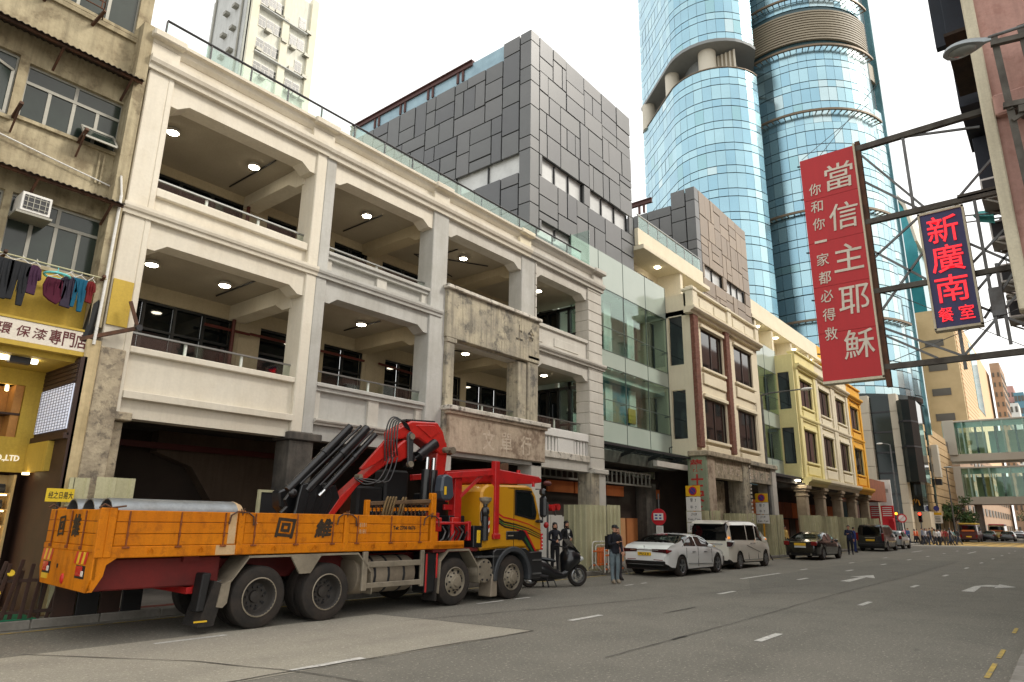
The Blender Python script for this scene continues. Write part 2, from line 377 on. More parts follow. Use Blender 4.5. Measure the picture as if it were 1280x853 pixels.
# ================================================================ arcaded shophouses, four in a row
YF, YB = 13.72, 17.2          # street front, rear wall of the galleries
ZB0, ZM0, ZM1, ZS1 = 3.60, 3.96, 4.10, 4.99
ZB1, ZN0, ZN1, ZS2 = 7.20, 7.61, 7.83, 8.40
ZB2, ZT0, ZT1, ZP = 10.50, 10.92, 11.22, 11.70
CE1, CE2 = 7.42, 10.72        # ceilings
def beam_haunch(x0, x1, z0, z1, yf, yb, h=.28, hz=.17):
    """a lintel beam with chamfered haunches at both ends"""
    return MB().prism([(x0, z1), (x1, z1), (x1, z0-hz), (x1-.16, z0-hz), (x1-h-.12, z0), (x0+h+.12, z0), (x0+.16, z0-hz), (x0, z0-hz)], 'y', yf, yb)
def band(x0, x1, z0, z1, yf, out=.12, ret=True):
    """stepped cornice band"""
    h = z1-z0
    return MB().prism([(yf+.25, z0), (yf-out*.35, z0), (yf-out*.45, z0+h*.35), (yf-out*.8, z0+h*.45), (yf-out, z0+h*.7), (yf-out, z1), (yf+.25, z1)], 'x', x0, x1)
def shop(name, label, x0, x1, colx, mat, sp=None, colmat=None):
    t = thing('shophouse', label, 'shophouse', (x0, YF, 0), group='arcaded shophouses in the row')
    return t
def gallery(t, x0, x1, fl, ce, wins, wall='gallery_wall', head=None):
    """floor slab, ceiling, rear wall with dark openings"""
    head = head or ce-.4
    bx(x0, YF+.35, fl-.42, x1, YB+.3, fl).build('floor_slab', mt['ceiling'], t)
    bx(x0, YF+.35, ce, x1, YB+.3, ce+.12).build('soffit', mt['ceiling'], t)
    w = MB(); xs = x0
    for a, b in wins:
        if a > xs: w.box(xs, YB, fl, a, YB+.2, ce)
        w.box(a, YB, head, b, YB+.2, ce); xs = b
    if xs < x1: w.box(xs, YB, fl, x1, YB+.2, ce)
    w.build('rear_wall', mt[wall], t)
    for a, b in wins:
        f = MB(); k = max(1, round((b-a)/.85)); s = (b-a)/k
        for i in range(k+1): f.box(a+i*s-.035, YB+.04, fl, a+i*s+.035, YB+.12, head)
        f.box(a, YB+.05, head-.06, b, YB+.11, head); f.box(a, YB+.05, head-.75, b, YB+.11, head-.69)
        wd = f.build('window', mt['black_frame'], t)
        for i in range(k): bx(a+i*s+.03, YB+.14, fl, a+i*s+s-.03, YB+.15, head).build('pane', mt['dark_glass'], wd)
def cross_beam(t, x0, x1, ce, z0, mat):
    MB().prism([(YF+.5, ce+.05), (YB, ce+.05), (YB, z0), (YF+1.2, z0), (YF+.85, z0-.2), (YF+.5, z0-.2)], 'x', x0, x1).build('cross_beam', mt[mat], t)
def handrail(t, x0, x1, z0, z1, y, post=True):
    r = MB().bar((x0, y, z1), (x1, y, z1), .05, .035); hr = r.build('handrail', mt['steel'], t)
    k = max(2, int((x1-x0)/1.25)); s = (x1-x0)/k
    for i in range(k): bx(x0+i*s+.02, y-.006, z0, x0+i*s+s-.02, y+.006, z1-.03).build('glass_panel', mt['clear_glass'], hr)
    for i in range(1, k): bx(x0+i*s-.03, y+.02, z0-.1, x0+i*s+.03, y+.05, z1-.02).build('post', mt['white_paint'], hr)
def conduit(t, pts, r=.022, m='dark_steel', name='ceiling_conduit'): MB().tube(pts, r, 6).build(name, mt[m], t)
def column(t, x0, x1, z0, z1, mat, y0=YF, y1=None, name='column', bev=.02):
    return bx(x0, y0, z0, x1, y1 or YF+.62, z1).build(name, mt[mat], t, bev=bev)
def rust_column(t, x0, x1, z0, z1, mat, pitch=.42):
    """column with rusticated joints: courses are stones of their own"""
    c = column(t, x0+.02, x1-.02, z0, z1, mat, YF+.02, YF+.6); z = z0
    while z < z1-.05:
        zz = min(z+pitch, z1); bx(x0, YF-.005, z+.012, x1, YF+.62, zz-.012).build('stone', mt[mat], c, bev=.015); z = zz
A = shop('a', 'cream rendered shophouse at the left end beside the yellow paint shop', 4.55, 9.05, None, 'cream')
B = shop('b', 'grey rendered shophouse with panelled spandrels behind the crane arm', 9.05, 13.5, None, 'grey_render')
Cc = shop('c', 'shophouse with two stained peeling signboard spandrels above the truck cab', 13.5, 18.1, None, 'weathered')
Dd = shop('d', 'pale shophouse with jointed columns and slotted balustrade next to the glass block', 18.1, 22.6, None, 'light_render')
c1, c2, c3, c4, c5 = (4.55, 5.08), (8.76, 9.36), (12.95, 13.60), (17.28, 18.05), (21.5, 22.5)
# ---- A
column(A, 4.95, c1[1], 3.55, ZB2+.5, 'cream'); column(A, 4.55, 4.96, 4.85, ZB2+.5, 'cream', YF+.004, YF+.6)
column(A, 4.55, 5.00, .14, 4.86, 'rough_concrete', YF-.05, YF+.6, 'column_core')
column(A, 4.98, 5.22, .14, 3.52, 'rough_concrete', YF+.14, YF+.66, 'column_base'); bx(4.9, YF-.04, 3.53, 5.30, YF+.6, 3.69).build('column_cap', mt['rough_concrete'], A, bev=.02)
column(A, c2[0], 9.05, 3.72, ZB2+.5, 'cream')
for (x0, x1, z0, z1, m, T) in ((c1[1], c2[0], ZM0-.36, ZM0, 'cream', A), (9.36, 12.95, ZM0-.36, ZM0, 'grey_render', B)):
    bx(x0, YF+.12, z0, x1, YF+.5, z1+.1).build('ground_beam', mt[m], T)
bx(c1[1], YF+.13, ZM1, c2[0], YF+.32, ZS1-.12).build('spandrel', mt['cream'], A); bx(c1[1], YF-.02, ZM0, c2[0]+.02, YF+.2, ZM1+.01).build('moulding', mt['cream'], A, bev=.01)
bx(c1[1], YF+.02, ZS1-.13, c2[0], YF+.36, ZS1).build('sill', mt['cream'], A, bev=.015)
beam_haunch(c1[1], c2[0], ZB1, ZN0, YF+.06, YF+.5).build('beam', mt['cream'], A); band(4.5, 9.05, ZN0, ZN1, YF, .10).build('cornice', mt['cream'], A)
bx(c1[1], YF+.14, ZN1, c2[0], YF+.32, ZS2-.12).build('spandrel', mt['cream'], A); bx(c1[1], YF+.05, ZS2-.2, c2[0], YF+.36, ZS2).build('sill', mt['cream'], A, bev=.02)
beam_haunch(c1[1], c2[0], ZB2, ZT0, YF+.06, YF+.5).build('beam', mt['cream'], A)
gallery(A, 4.6, 9.05, 4.25, CE1, [(5.0, 8.85)], head=7.02); gallery(A, 4.6, 9.05, 7.95, CE2, [(5.2, 8.74), (8.95, 9.05)][:1], head=10.47)
handrail(A, 5.0, 8.8, ZS1+.01, 5.32, YF+.3); handrail(A, 5.0, 8.8, ZS2, 8.68, YF+.3)
for z, ce in ((CE1-.42, CE1), (CE2-.35, CE2)): cross_beam(A, 8.72, 9.18, ce, z, 'cream')
# ---- B
column(B, 9.05, c2[1], 3.72, ZB2+.5, 'grey_render', YF+.003); bx(8.70, YF-.05, 3.54, 9.60, YF+.66, 3.72).build('column_cap', mt['dark_concrete'], B, bev=.02)
column(B, 8.78, 9.42, .14, 3.54, 'dark_concrete', YF+.02)
column(B, c3[0], c3[1], 3.7, ZB2+.5, 'grey_render')
for z0, z1, sl in ((ZM1-.04, ZS1, ZS1), (ZN1, ZS2, ZS2)):
    bx(9.36, YF+.2, z0, 12.95, YF+.36, z1-.1).build('spandrel', mt['grey_render'], B)
    for xa, xb in ((9.36, 9.56), (11.05, 11.4), (12.72, 12.95)): bx(xa, YF+.13, z0, xb, YF+.22, z1-.1).build('pilaster', mt['light_render'], B, bev=.01)
    bx(9.36, YF+.02, z1-.1, 12.98, YF+.4, z1).build('sill', mt['grey_render'], B, bev=.015); bx(9.36, YF+.08, z1-.2, 12.95, YF+.3, z1-.1).build('sill_moulding', mt['grey_render'], B, bev=.01)
band(9.36, 13.0, ZM0, ZM1, YF+.06, .12).build('moulding', mt['light_render'], B)
beam_haunch(9.36, 12.95, ZB1, ZN0, YF+.06, YF+.5).build('beam', mt['grey_render'], B); band(9.052, 13.42, ZN0, ZN1, YF, .10).build('cornice', mt['grey_render'], B)
beam_haunch(9.36, 12.95, ZB2, ZT0, YF+.06, YF+.5).build('beam', mt['cream'], B)
gallery(B, 9.06, 13.5, 4.25, CE1, [(9.7, 10.85), (11.85, 13.35)], head=7.02); gallery(B, 9.06, 13.5, 7.95, CE2, [(9.5, 10.5), (11.9, 13.25)], head=10.45)
handrail(B, 9.3, 13.0, ZS1+.01, 5.32, YF+.3); handrail(B, 9.3, 13.0, ZS2, 8.62, YF+.3)
for z, ce in ((CE1-.42, CE1), (CE2-.35, CE2)): cross_beam(B, 13.0, 13.49, ce, z, 'gallery_wall')
# ---- C
column(Cc, c4[0], c4[1], 8.7, ZB2+.5, 'grey_render', YF+.03)
column(Cc, 13.6, 13.95, 3.6, 8.60, 'weathered', YF-.1, YF+.5, 'pilaster'); bx(13.58, YF-.13, 6.9, 14.02, YF+.5, 7.05).build('pilaster_cap', mt['weathered'], Cc, bev=.02)
column(Cc, 17.1, 17.55, 4.9, 7.0, 'weathered', YF-.02, YF+.5); column(Cc, 17.56, 18.12, 4.9, 7.2, 'weathered', YF-.08, YF+.5, 'pilaster'); bx(17.5, YF-.12, 7.15, 18.16, YF+.4, 7.28).build('pilaster_cap', mt['weathered'], Cc, bev=.02)
bd = bx(13.55, YF-.12, 7.05, 18.14, YF+.3, 8.56).build('signboard_spandrel', mt['weathered'], Cc, bev=.02); bx(13.46, YF-.22, 8.56, 18.2, YF+.4, 8.68).build('sill', mt['worn_white'], Cc, bev=.02)
bd2 = bx(13.72, YF-.22, 3.70, 18.35, YF+.25, 4.78).build('signboard_spandrel', mt['peeled'], Cc, bev=.02)
bx(13.55, YF-.36, 4.86, 18.5, YF+.3, 5.0).build('sill', mt['worn_white'], Cc, bev=.02); bx(13.62, YF-.29, 4.76, 18.42, YF+.3, 4.862).build('sill_moulding', mt['peeled'], Cc, bev=.02)
bx(13.6, YF-.1, .14, 13.98, YF+.5, 3.7).build('column', mt['light_render'], Cc, bev=.02); bx(17.75, YF-.1, .14, 18.3, YF+.5, 3.7).build('column', mt['light_render'], Cc, bev=.02)
bx(13.72, YF-.1, 3.58, 18.3, YF+.4, 3.70).build('ground_beam', mt['grey_render'], Cc)
beam_haunch(13.6, 17.28, ZB2, ZT0, YF+.06, YF+.5).build('beam', mt['light_render'], Cc); bx(13.95, YF+.15, 7.0, 17.3, YF+.5, 7.1).build('beam', mt['light_render'], Cc)
gallery(Cc, 13.51, 18.05, 4.25, CE1, [(14.3, 15.6), (16.7, 18.0)], head=7.0); gallery(Cc, 13.51, 18.05, 7.95, CE2, [(13.9, 15.9), (16.9, 17.9)], head=10.4)
handrail(Cc, 13.9, 17.3, 5.0, 5.3, YF+.2)
for z, ce in ((CE1-.3, CE1), (CE2-.3, CE2)): cross_beam(Cc, 17.4, 18.0, ce, z, 'gallery_wall')
D('ghost_paint', (206, 192, 172), .95, (182, 162, 140), 7, .9, spots=(172, 148, 126), spot_amt=1.0, spot_scale=9)
D('ghost_dark', (64, 60, 54), .95, (100, 92, 78), 6, .9, spots=(150, 136, 108), spot_amt=.8, spot_scale=6)
tx = MB()
for ch, x in (('文', 15.45), ('單', 16.3), ('行', 17.3)): put_text(tx, ch, (x, YF-.224, 4.17), .56, .62, (1, 0, 0), (0, 0, 1), .012)
tx.build('lettering', mt['ghost_paint'], bd2)
tx = MB()
for ch, x in (('上', 17.0), ('金', 17.65)): put_text(tx, ch, (x, YF-.124, 7.95), .36, .55, (1, 0, 0), (0, 0, 1), .02)
tx.build('lettering', mt['ghost_dark'], bd)
# ---- D
for z0, z1 in ((8.72, 10.9), (5.6, 7.2)): rust_column(Dd, 18.05 if z0 < 8 else 18.05, 18.13, z0, z1, 'light_render')
for z0, z1 in ((ZN1, 10.95), (5.0, 7.62), (3.72, 5.0)): rust_column(Dd, c5[0], c5[1], z0, z1, 'light_render')
column(Dd, c5[0]+.05, c5[1]-.4, .14, 3.56, 'weathered'); column(Dd, c5[1]-.42, c5[1]+.02, .14, 3.56, 'light_render', YF-.03)
bx(c5[0]+.1, YF-.12, 3.56, c5[1]+.12, YF+.66, 3.73).build('column_cap', mt['light_render'], Dd, bev=.02)
bx(18.14, YF+.1, ZN1, 21.5, YF+.32, ZS2+.16).build('spandrel', mt['light_render'], Dd); bx(18.14, YF+.03, ZS2+.14, 21.55, YF+.38, ZS2+.28).build('sill', mt['light_render'], Dd, bev=.015)
for xa, xb in ((18.2, 18.6), (19.3, 20.9)): bx(xa, YF+.075, 7.98, xb, YF+.11, 8.3).build('raised_panel', mt['light_render'], Dd, bev=.01)
band(18.1, 22.6, ZN0, ZN1, YF, .14).build('cornice', mt['light_render'], Dd); beam_haunch(18.13, 21.5, ZB1, ZN0, YF+.06, YF+.5).build('beam', mt['light_render'], Dd)
beam_haunch(18.05, 21.5, ZB2, ZT0+.1, YF+.06, YF+.5).build('beam', mt['light_render'], Dd)
bx(18.3, YF+.02, 3.94, 21.95, YF+.3, 4.18).build('balustrade_base', mt['worn_white'], Dd, bev=.02); bx(18.3, YF+.06, 4.7, 21.9, YF+.3, 4.99).build('balustrade_rail', mt['white_paint'], Dd, bev=.02)
for xa, xb in ((18.3, 18.55), (19.55, 20.55), (21.55, 21.9)): bx(xa, YF+.1, 4.18, xb, YF+.3, 4.7).build('balustrade_panel', mt['white_paint'], Dd, bev=.01)
for k in range(5):
    for xa in (18.62, 20.62): bx(xa+k*.2, YF+.12, 4.18, xa+k*.2+.1, YF+.24, 4.7).build('baluster', mt['white_paint'], Dd)
bx(18.3, YF+.26, 4.15, 21.9, YF+.29, 4.72).build('balustrade_backing', mt['dark_concrete'], Dd)
bx(18.3, YF+.1, 3.6, 21.6, YF+.5, 3.95).build('ground_beam', mt['light_render'], Dd)
gallery(Dd, 18.05, 22.6, 4.25, CE1, [(18.3, 21.9)], head=6.9); gallery(Dd, 18.05, 22.6, 7.95, CE2, [(18.3, 21.9)], head=10.3)
handrail(Dd, 18.2, 21.5, 5.05, 5.42, YF+.45)
for z0, z1 in ((4.3, 7.05), (8.0, 10.4)):      # glazed end wall of the gallery
    f = MB(); ys = [14.5, 15.0, 15.55, 16.1, 16.65, 17.15]
    for i, y in enumerate(ys): f.box(22.0, y-.06, z0, 22.1, y+.06, z1)
    f.box(22.0, 14.5, z1-.1, 22.1, 17.2, z1+.02); f.box(22.0, 14.5, z0+1.2, 22.1, 15.5, z0+1.28)
    w = f.build('window', mt['black_frame'], Dd)
    for y, y2 in zip(ys[:-1], ys[1:]): bx(22.12, y+.05, z0, 22.13, y2-.05, z1).build('pane', mt['dark_glass'] if 15 < y < 16.2 else mt['clear_glass'], w)
# ---- parapet, roof band and glass roof rail, each on its own house
for T, x0, x1, m in ((A, 4.5, 9.05, 'cream'), (B, 9.05, 13.5, 'cream'), (Cc, 13.5, 17.7, 'cream'), (Dd, 17.7, 22.6, 'peeled')):
    m2 = 'light_render' if T is Dd else m
    band(x0, x1, ZT0-(.02 if T is not A else 0), ZT1, YF, .16).build('cornice', mt[m2], T)
    bx(x0, YF+.07, ZT1, x1, YF+.4, ZP-.12).build('parapet', mt[m2], T)
    MB().prism([(YF+.4, ZP-.2), (YF+.05, ZP-.2), (YF-.02, ZP-.12), (YF-.05, ZP-.02), (YF-.14, ZP), (YF-.14, ZP+.07), (YF+.4, ZP+.07)], 'x', x0, x1).build('coping', mt[m2], T)
for T, x0, x1, m in ((A, 4.5, 5.1, 'cream'), (A, 8.55, 9.2, 'cream'), (B, 12.9, 13.55, 'cream'), (Cc, 17.1, 17.75, 'cream2'), (Dd, 21.9, 22.62, 'light_render')):
    bx(x0, YF-.03, ZT1+.001, x1, YF+.3, ZP-.15).build('pier', mt[m], T, bev=.01); bx(x0-.05, YF-.2, ZP-.06, x1+.05, YF+.42, ZP+.12).build('pier_cap', mt[m], T, bev=.03)
bx(4.6, YF+.4, 10.84, 22.6, 28, 11.2).build('roof_slab', mt['concrete'], Dd)
for T, x0, x1 in ((A, 4.9, 9.05), (B, 9.05, 13.5), (Cc, 13.5, 17.7), (Dd, 17.7, 21.8)):
    r = MB().tube([(x0, YF+.5, 12.62), (x1, YF+.5, 12.62)], .03, 8).build('roof_handrail', mt['dark_steel'], T, smooth=True)
    k = 4; s = (x1-x0)/k
    for i in range(k):
        bx(x0+i*s+.02, YF+.494, 11.75, x0+i*s+s-.02, YF+.506, 12.56).build('glass_panel', mt['green_glass'], r)
        if T is not Cc: MB().bar((x0+i*s, YF+.5, 11.6), (x0+i*s, YF+.5, 12.6), .035).build('post', mt['dark_steel'], r)
# ---- left flank of A, gallery side walls, ground floor arcade behind
bx(4.5, YF+.3, 3.6, 4.6, 28, 11.6).build('side_wall', mt['cream'], A)
for T, xs in ((A, (4.6, 9.05)), (B, (9.06, 13.5)), (Cc, (13.51, 18.05)), (Dd, (18.06, 22.6))):
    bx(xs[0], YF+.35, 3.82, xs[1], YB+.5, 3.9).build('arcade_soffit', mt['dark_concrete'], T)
w = MB(); 
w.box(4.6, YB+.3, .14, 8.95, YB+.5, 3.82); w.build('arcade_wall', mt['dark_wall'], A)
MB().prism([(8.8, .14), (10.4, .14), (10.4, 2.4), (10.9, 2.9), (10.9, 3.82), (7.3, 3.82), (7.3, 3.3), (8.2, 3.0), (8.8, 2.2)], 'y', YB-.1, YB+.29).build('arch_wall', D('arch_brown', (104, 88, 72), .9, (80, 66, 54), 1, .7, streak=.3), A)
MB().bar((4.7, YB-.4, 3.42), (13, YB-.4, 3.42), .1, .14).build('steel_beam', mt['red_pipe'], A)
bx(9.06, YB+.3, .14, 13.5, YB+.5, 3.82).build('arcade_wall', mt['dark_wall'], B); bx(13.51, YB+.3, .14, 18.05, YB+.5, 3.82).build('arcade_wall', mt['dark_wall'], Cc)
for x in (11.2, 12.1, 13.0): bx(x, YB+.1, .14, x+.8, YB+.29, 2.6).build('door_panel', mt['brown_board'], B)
YD = 15.9
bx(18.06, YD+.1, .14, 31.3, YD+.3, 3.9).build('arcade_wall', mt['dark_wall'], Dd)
for x, z0, z1, m in ((20.2, .14, 2.05, 'white_paint'), (21.2, .14, 2.05, 'white_paint'), (22.0, .14, 2.05, 'white_paint'), (22.75, .14, 2.0, 'white_paint'), (25.4, .14, 1.9, 'plywood'), (26.6, .14, 2.0, 'plywood_pale'), (27.9, .14, 2.0, 'plywood')):
    bx(x, YD, z0, x+.76 if x < 25 else x+1.15, YD+.09, z1).build('hoarding_panel', mt[m], Dd)
for x0, x1 in ((21.8, 23.6), (23.7, 25.2), (26.2, 27.7), (30.3, 31.25)): bx(x0, YD, 2.95, x1, YD+.08, 3.4).build('fascia_board', mt['orange_board'], Dd)
bx(28.9, YD-.5, .14, 29.9, YD+.05, 3.6).build('column', mt['dark_concrete'], Dd)
bx(18.02, 15.8, .14, 18.08, 17.72, 3.82).build('arcade_side_wall', mt['dark_wall'], Dd)
tr = MB(); ytr = 15.3
for z in (3.45, 4.0): tr.bar((19.5, ytr, z), (29.2, ytr, z), .07)
for i in range(26): tr.bar((19.6+i*.38, ytr, 3.47), (19.6+i*.38, ytr, 3.98), .05)
tr.build('lattice_girder', mt['alu_grey'] if 'alu_grey' in mt else D('alu_grey', (150, 148, 140), .5, amt=.4, metal=.2), Dd)
# pipes, conduits
for T, pts in ((A, [(8.0, 14.7, CE1-.03), (8.0, 16.6, CE1-.03)]), (A, [(8.1, 14.6, CE2-.03), (8.1, 16.9, CE2-.03)]), (B, [(11.9, 14.9, CE2-.03), (11.9, 16.8, CE2-.03)]), (B, [(12.1, 14.9, CE1-.03), (12.1, 16.6, CE1-.03)]), (Cc, [(15.2, 14.9, CE2-.03), (15.2, 16.6, CE2-.03)]), (Cc, [(17, 15.1, CE2-.03), (14.6, 16.4, CE2-.03), (17, 16.9, CE2-.03)]), (Cc, [(16.4, 15.4, CE1-.03), (14.0, 16.2, CE1-.03)])): conduit(T, pts)
for T, x in ((A, 8.78), (B, 11.35), (B, 11.2), (Cc, 15.9)): conduit(T, [(x, YB-.2, 4.3), (x, YB-.2, CE1)], .05, 'red_pipe', 'riser_pipe'); conduit(T, [(x, YB-.2, 7.95), (x, YB-.2, CE2)], .05, 'red_pipe', 'riser_pipe')
conduit(A, [(8.0, YB-.15, 6.7), (9.3, YB-.15, 6.7)], .04, 'red_pipe', 'pipe'); conduit(B, [(9.3, YB-.15, 6.72), (13.3, YB-.15, 6.72)], .04, 'red_pipe', 'pipe'); conduit(Cc, [(13.9, YB-.15, 6.75), (17, YB-.15, 6.6)], .04, 'red_pipe', 'pipe')
# ceiling lamps hang under the soffits
lampspec = [(5.8, 15.3, CE2), (7.88, 15.25, CE2), (11.56, 15.2, CE2), (15.82, 15.2, CE2), (17.9-.35, 15.16, CE2), (20.12, 15.16, CE2), (5.88, 15.47, CE1), (7.63, 15.47, CE1), (11.86, 15.46, CE1), (16.3, 15.4, CE1), (18.4, 15.24, CE1), (20.7, 15.3, CE1)]
names = ['top gallery nearest the yellow shop, left one', 'cream top gallery, right one', 'top gallery of the grey house', 'top gallery over the stained signboard, left one', 'top gallery over the stained signboard, right one', 'top gallery beside the glass block', 'middle gallery nearest the yellow shop, left one', 'cream middle gallery, right one', 'middle gallery of the grey house', 'middle gallery over the peeling signboard, left one', 'middle gallery over the peeling signboard, right one', 'middle gallery beside the glass block']
lp = None
for (x, y, z), nm in zip(lampspec, names):
    lb = 'round lit lamp in the '+nm
    if lp is None:
        lp = thing('ceiling_lamp', lb, 'ceiling lamp', (x, y, z), group='round lamps under the gallery ceilings')
        MB().lathe([(.0, .03), (.09, .02), (.145, -.03), (.15, -.09), (.135, -.10)], (0, 0, 0), n=20).build('lamp_rim', mt['white_paint'], lp, smooth=True, local=True)
        MB().lathe([(.136, -.095), (.12, -.115), (.07, -.13), (0, -.135)], (0, 0, 0), n=20).build('diffuser', mt['lamp_glow'], lp, smooth=True, local=True)
    else: copy_tree(lp, (x, y, z), label=lb)
# ---- corrugated hoardings round the column feet
def corrugated(name_or_parent, x0, y0, x1, y1, z0, z1, pitch=.25, depth=.055, mat='hoarding_green', inst=None, pname='sheet'):
    L = math.hypot(x1-x0, y1-y0); ux, uy = (x1-x0)/L, (y1-y0)/L; nx, ny = uy, -ux; k = max(1, int(L/pitch)); p = L/k; mb = MB(); P = []
    for i in range(k):
        for f, d in ((0, 0), (.66, 0), (.74, depth), (.92, depth)): P.append((x0+ux*(i+f)*p+nx*d, y0+uy*(i+f)*p+ny*d))
    P.append((x1, y1))
    Q = P+[(a-nx*.012, b-ny*.012) for a, b in P[::-1]]
    mb.prism(Q, 'z', z0, z1)
    return mb.build(pname, mt[mat], name_or_parent)
def hoarding(x0, x1, label, z1=2.4, gap=True, y=13.42, dep=1.0, frac=.58):
    t = thing('column_hoarding', label, 'hoarding', (x0, y, .14), group='green corrugated hoardings round the column feet')
    xm = x0+(x1-x0)*(frac if gap else 1); gp = .05
    corrugated(t, x0, y, xm-gp, y, .14, z1)
    if gap: corrugated(t, xm+gp, y-.03, x1, y-.03, .14, z1+.03)
    corrugated(t, x0, y+dep, x0, y, .14, z1); corrugated(t, x1, y, x1, y+dep, .14, z1)
    return t
hoarding(4.42, 5.42, 'green corrugated hoarding behind the truck tail under the bare concrete column', 2.42, frac=.3)
hoarding(8.5, 9.6, 'green corrugated hoarding hidden behind the crane at the dark column foot', 2.2, False)
hoarding(20.75, 22.95, 'tall green corrugated hoarding between the scooter and the barriers')
# ================================================================ old tenement and yellow paint shop, far left
D('dirty_cream', (180, 168, 138), .92, (142, 128, 100), 1.1, .8, streak=.55, bump=.35, bscale=18, spots=(112, 98, 76), spot_amt=.6, spot_scale=2.2)
D('yellow_wall', (196, 166, 66), .75, (176, 146, 52), 1, .6, streak=.2)
D('alu_old', (150, 148, 138), .5, metal=.4, amt=.5)
D('murky_glass', (46, 56, 50), .15, (28, 34, 30), .9, .8, fine=0)
D('dark_wood', (62, 38, 26), .6, (42, 26, 18), 3, .8)
D('warm_wood', (196, 140, 72), .6, (150, 100, 48), 2, .7)
D('shelf_light', (255, 235, 190), .5, fine=0, emit=(255, 226, 170), es=4)
D('screen_white', (220, 224, 230), .5, fine=0, emit=(200, 206, 228), es=.34)
D('sign_white', (222, 214, 200), .6, (206, 196, 178), 1, .5)
D('sign_maroon', (92, 24, 24), .6); D('green_mat', (22, 120, 84), .95, (16, 96, 66), 4, .7, bump=.6, bscale=120)
D('letter_white', (240, 236, 220), .5, emit=(255, 245, 220), es=.25)
TY = 14.0
T1 = thing('tenement_building', 'stained cream tenement with corrugated awnings above the yellow paint shop', 'building', (0, TY, 0))
w = MB()
wins = [(2.62, 4.24, 11.68, 13.2), (2.62, 4.30, 8.88, 10.02), (1.05, 2.46, 8.80, 10.1), (2.80, 4.36, 6.18, 7.42), (.9, 2.68, 6.18, 7.42), (.3, 2.3, 11.7, 13.2)]
xs = sorted({-4, 4.5}|{a for q in wins for a in q[:2]}); zs = sorted({4.7, 15}|{a for q in wins for a in q[2:]})
for xa, xb in zip(xs[:-1], xs[1:]):
    for za, zb in zip(zs[:-1], zs[1:]):
        cx, cz = (xa+xb)/2, (za+zb)/2
        if not any(q[0] < cx < q[1] and q[2] < cz < q[3] for q in wins): w.box(xa, TY, za, xb, TY+.25, zb)
w.box(4.28, TY-.32, 5.2, 4.5, TY+.1, 11.9); w.box(-4, TY+3, 4.6, 4.5, TY+3.2, 15); w.box(-4, TY-.06, 11.5, 4.5, TY+.05, 11.6)
w.build('wall', mt['dirty_cream'], T1)
bx(-4, TY-.03, 5.06, 4.28, TY-.001, 6.14).build('yellow_wall_panel', mt['yellow_wall'], T1)
def casement(q, cols, split=.68, opened=None, sashes=True):
    x0, x1, z0, z1 = q; f = MB(); y = TY+.08; zt = z0+(z1-z0)*split; s = (x1-x0)/cols
    f.box(x0, y, z0, x1, y+.06, z0+.05); f.box(x0, y, z1-.05, x1, y+.06, z1); f.box(x0, y-.005, zt-.03, x1, y+.055, zt+.03)
    for i in range(cols+1): f.box(x0+i*s-.03, y+.002, z0, x0+i*s+.03, y+.062, z1 if i % 2 == 0 or i == cols else zt)
    wd = f.build('window', mt['alu_old'], T1)
    for i in range(cols):
        if opened is not None and i == opened: continue
        bx(x0+i*s+.03, y+.02, z0+.05, x0+i*s+s-.03, y+.03, zt-.03).build('pane', mt['murky_glass'], wd)
    for i in range(0, cols, 2): bx(x0+i*s+.03, y+.02, zt+.03, min(x1, x0+(i+2)*s)-.03, y+.03, z1-.05).build('pane', mt['murky_glass'], wd)
    bx(x0, y+.5, z0, x1, y+.52, z1).build('curtain', mt['dark_wall'], wd)
    bx(x0-.05, TY-.06, z0-.07, x1+.05, TY+.02, z0-.001).build('sill', mt['dirty_cream'], wd)
casement(wins[0], 3, 1.0-.04); casement(wins[1], 4); casement(wins[2], 3, .72); casement(wins[3], 4, .70, ); casement(wins[4], 4, .7); casement(wins[5], 3, .96)
# open sashes
def open_sash(x, z0, z1, wd, ang, name='open_sash'):
    d = Vector((cos(ang), -sin(ang), 0)); p = Vector((x, TY+.05, 0)); f = MB()
    for z in (z0, z1): f.bar(p+Vector((0, 0, z)), p+d*wd+Vector((0, 0, z)), .05)
    for k in (0, 1): f.bar(p+d*wd*k+Vector((0, 0, z0)), p+d*wd*k+Vector((0, 0, z1)), .05)
    o = f.build(name, mt['alu_old'], T1)
    a, b = p+Vector((0, 0, z0)), p+d*wd+Vector((0, 0, z0)); MB().quad(a, b, b+Vector((0, 0, z1-z0)), a+Vector((0, 0, z1-z0))).build('pane', mt['murky_glass'], o)
open_sash(2.40, 8.85, 9.75, .5, radians(150)); 
f = MB()    # top hung sash pushed out
for a, b in (((3.62, TY, 9.2), (4.2, TY, 9.2)), ((3.62, TY-.32, 8.86), (4.2, TY-.32, 8.86)), ((3.62, TY, 9.2), (3.62, TY-.32, 8.86)), ((4.2, TY, 9.2), (4.2, TY-.32, 8.86))): f.bar(a, b, .04)
o = f.build('open_sash', mt['alu_old'], T1); MB().quad((3.64, TY, 9.19), (4.18, TY, 9.19), (4.18, TY-.32, 8.87), (3.64, TY-.32, 8.87)).build('pane', mt['murky_glass'], o)
D('awning_metal', (60, 48, 36), .85, (36, 29, 23), 3, .9, streak=.4, bump=.4, bscale=30)
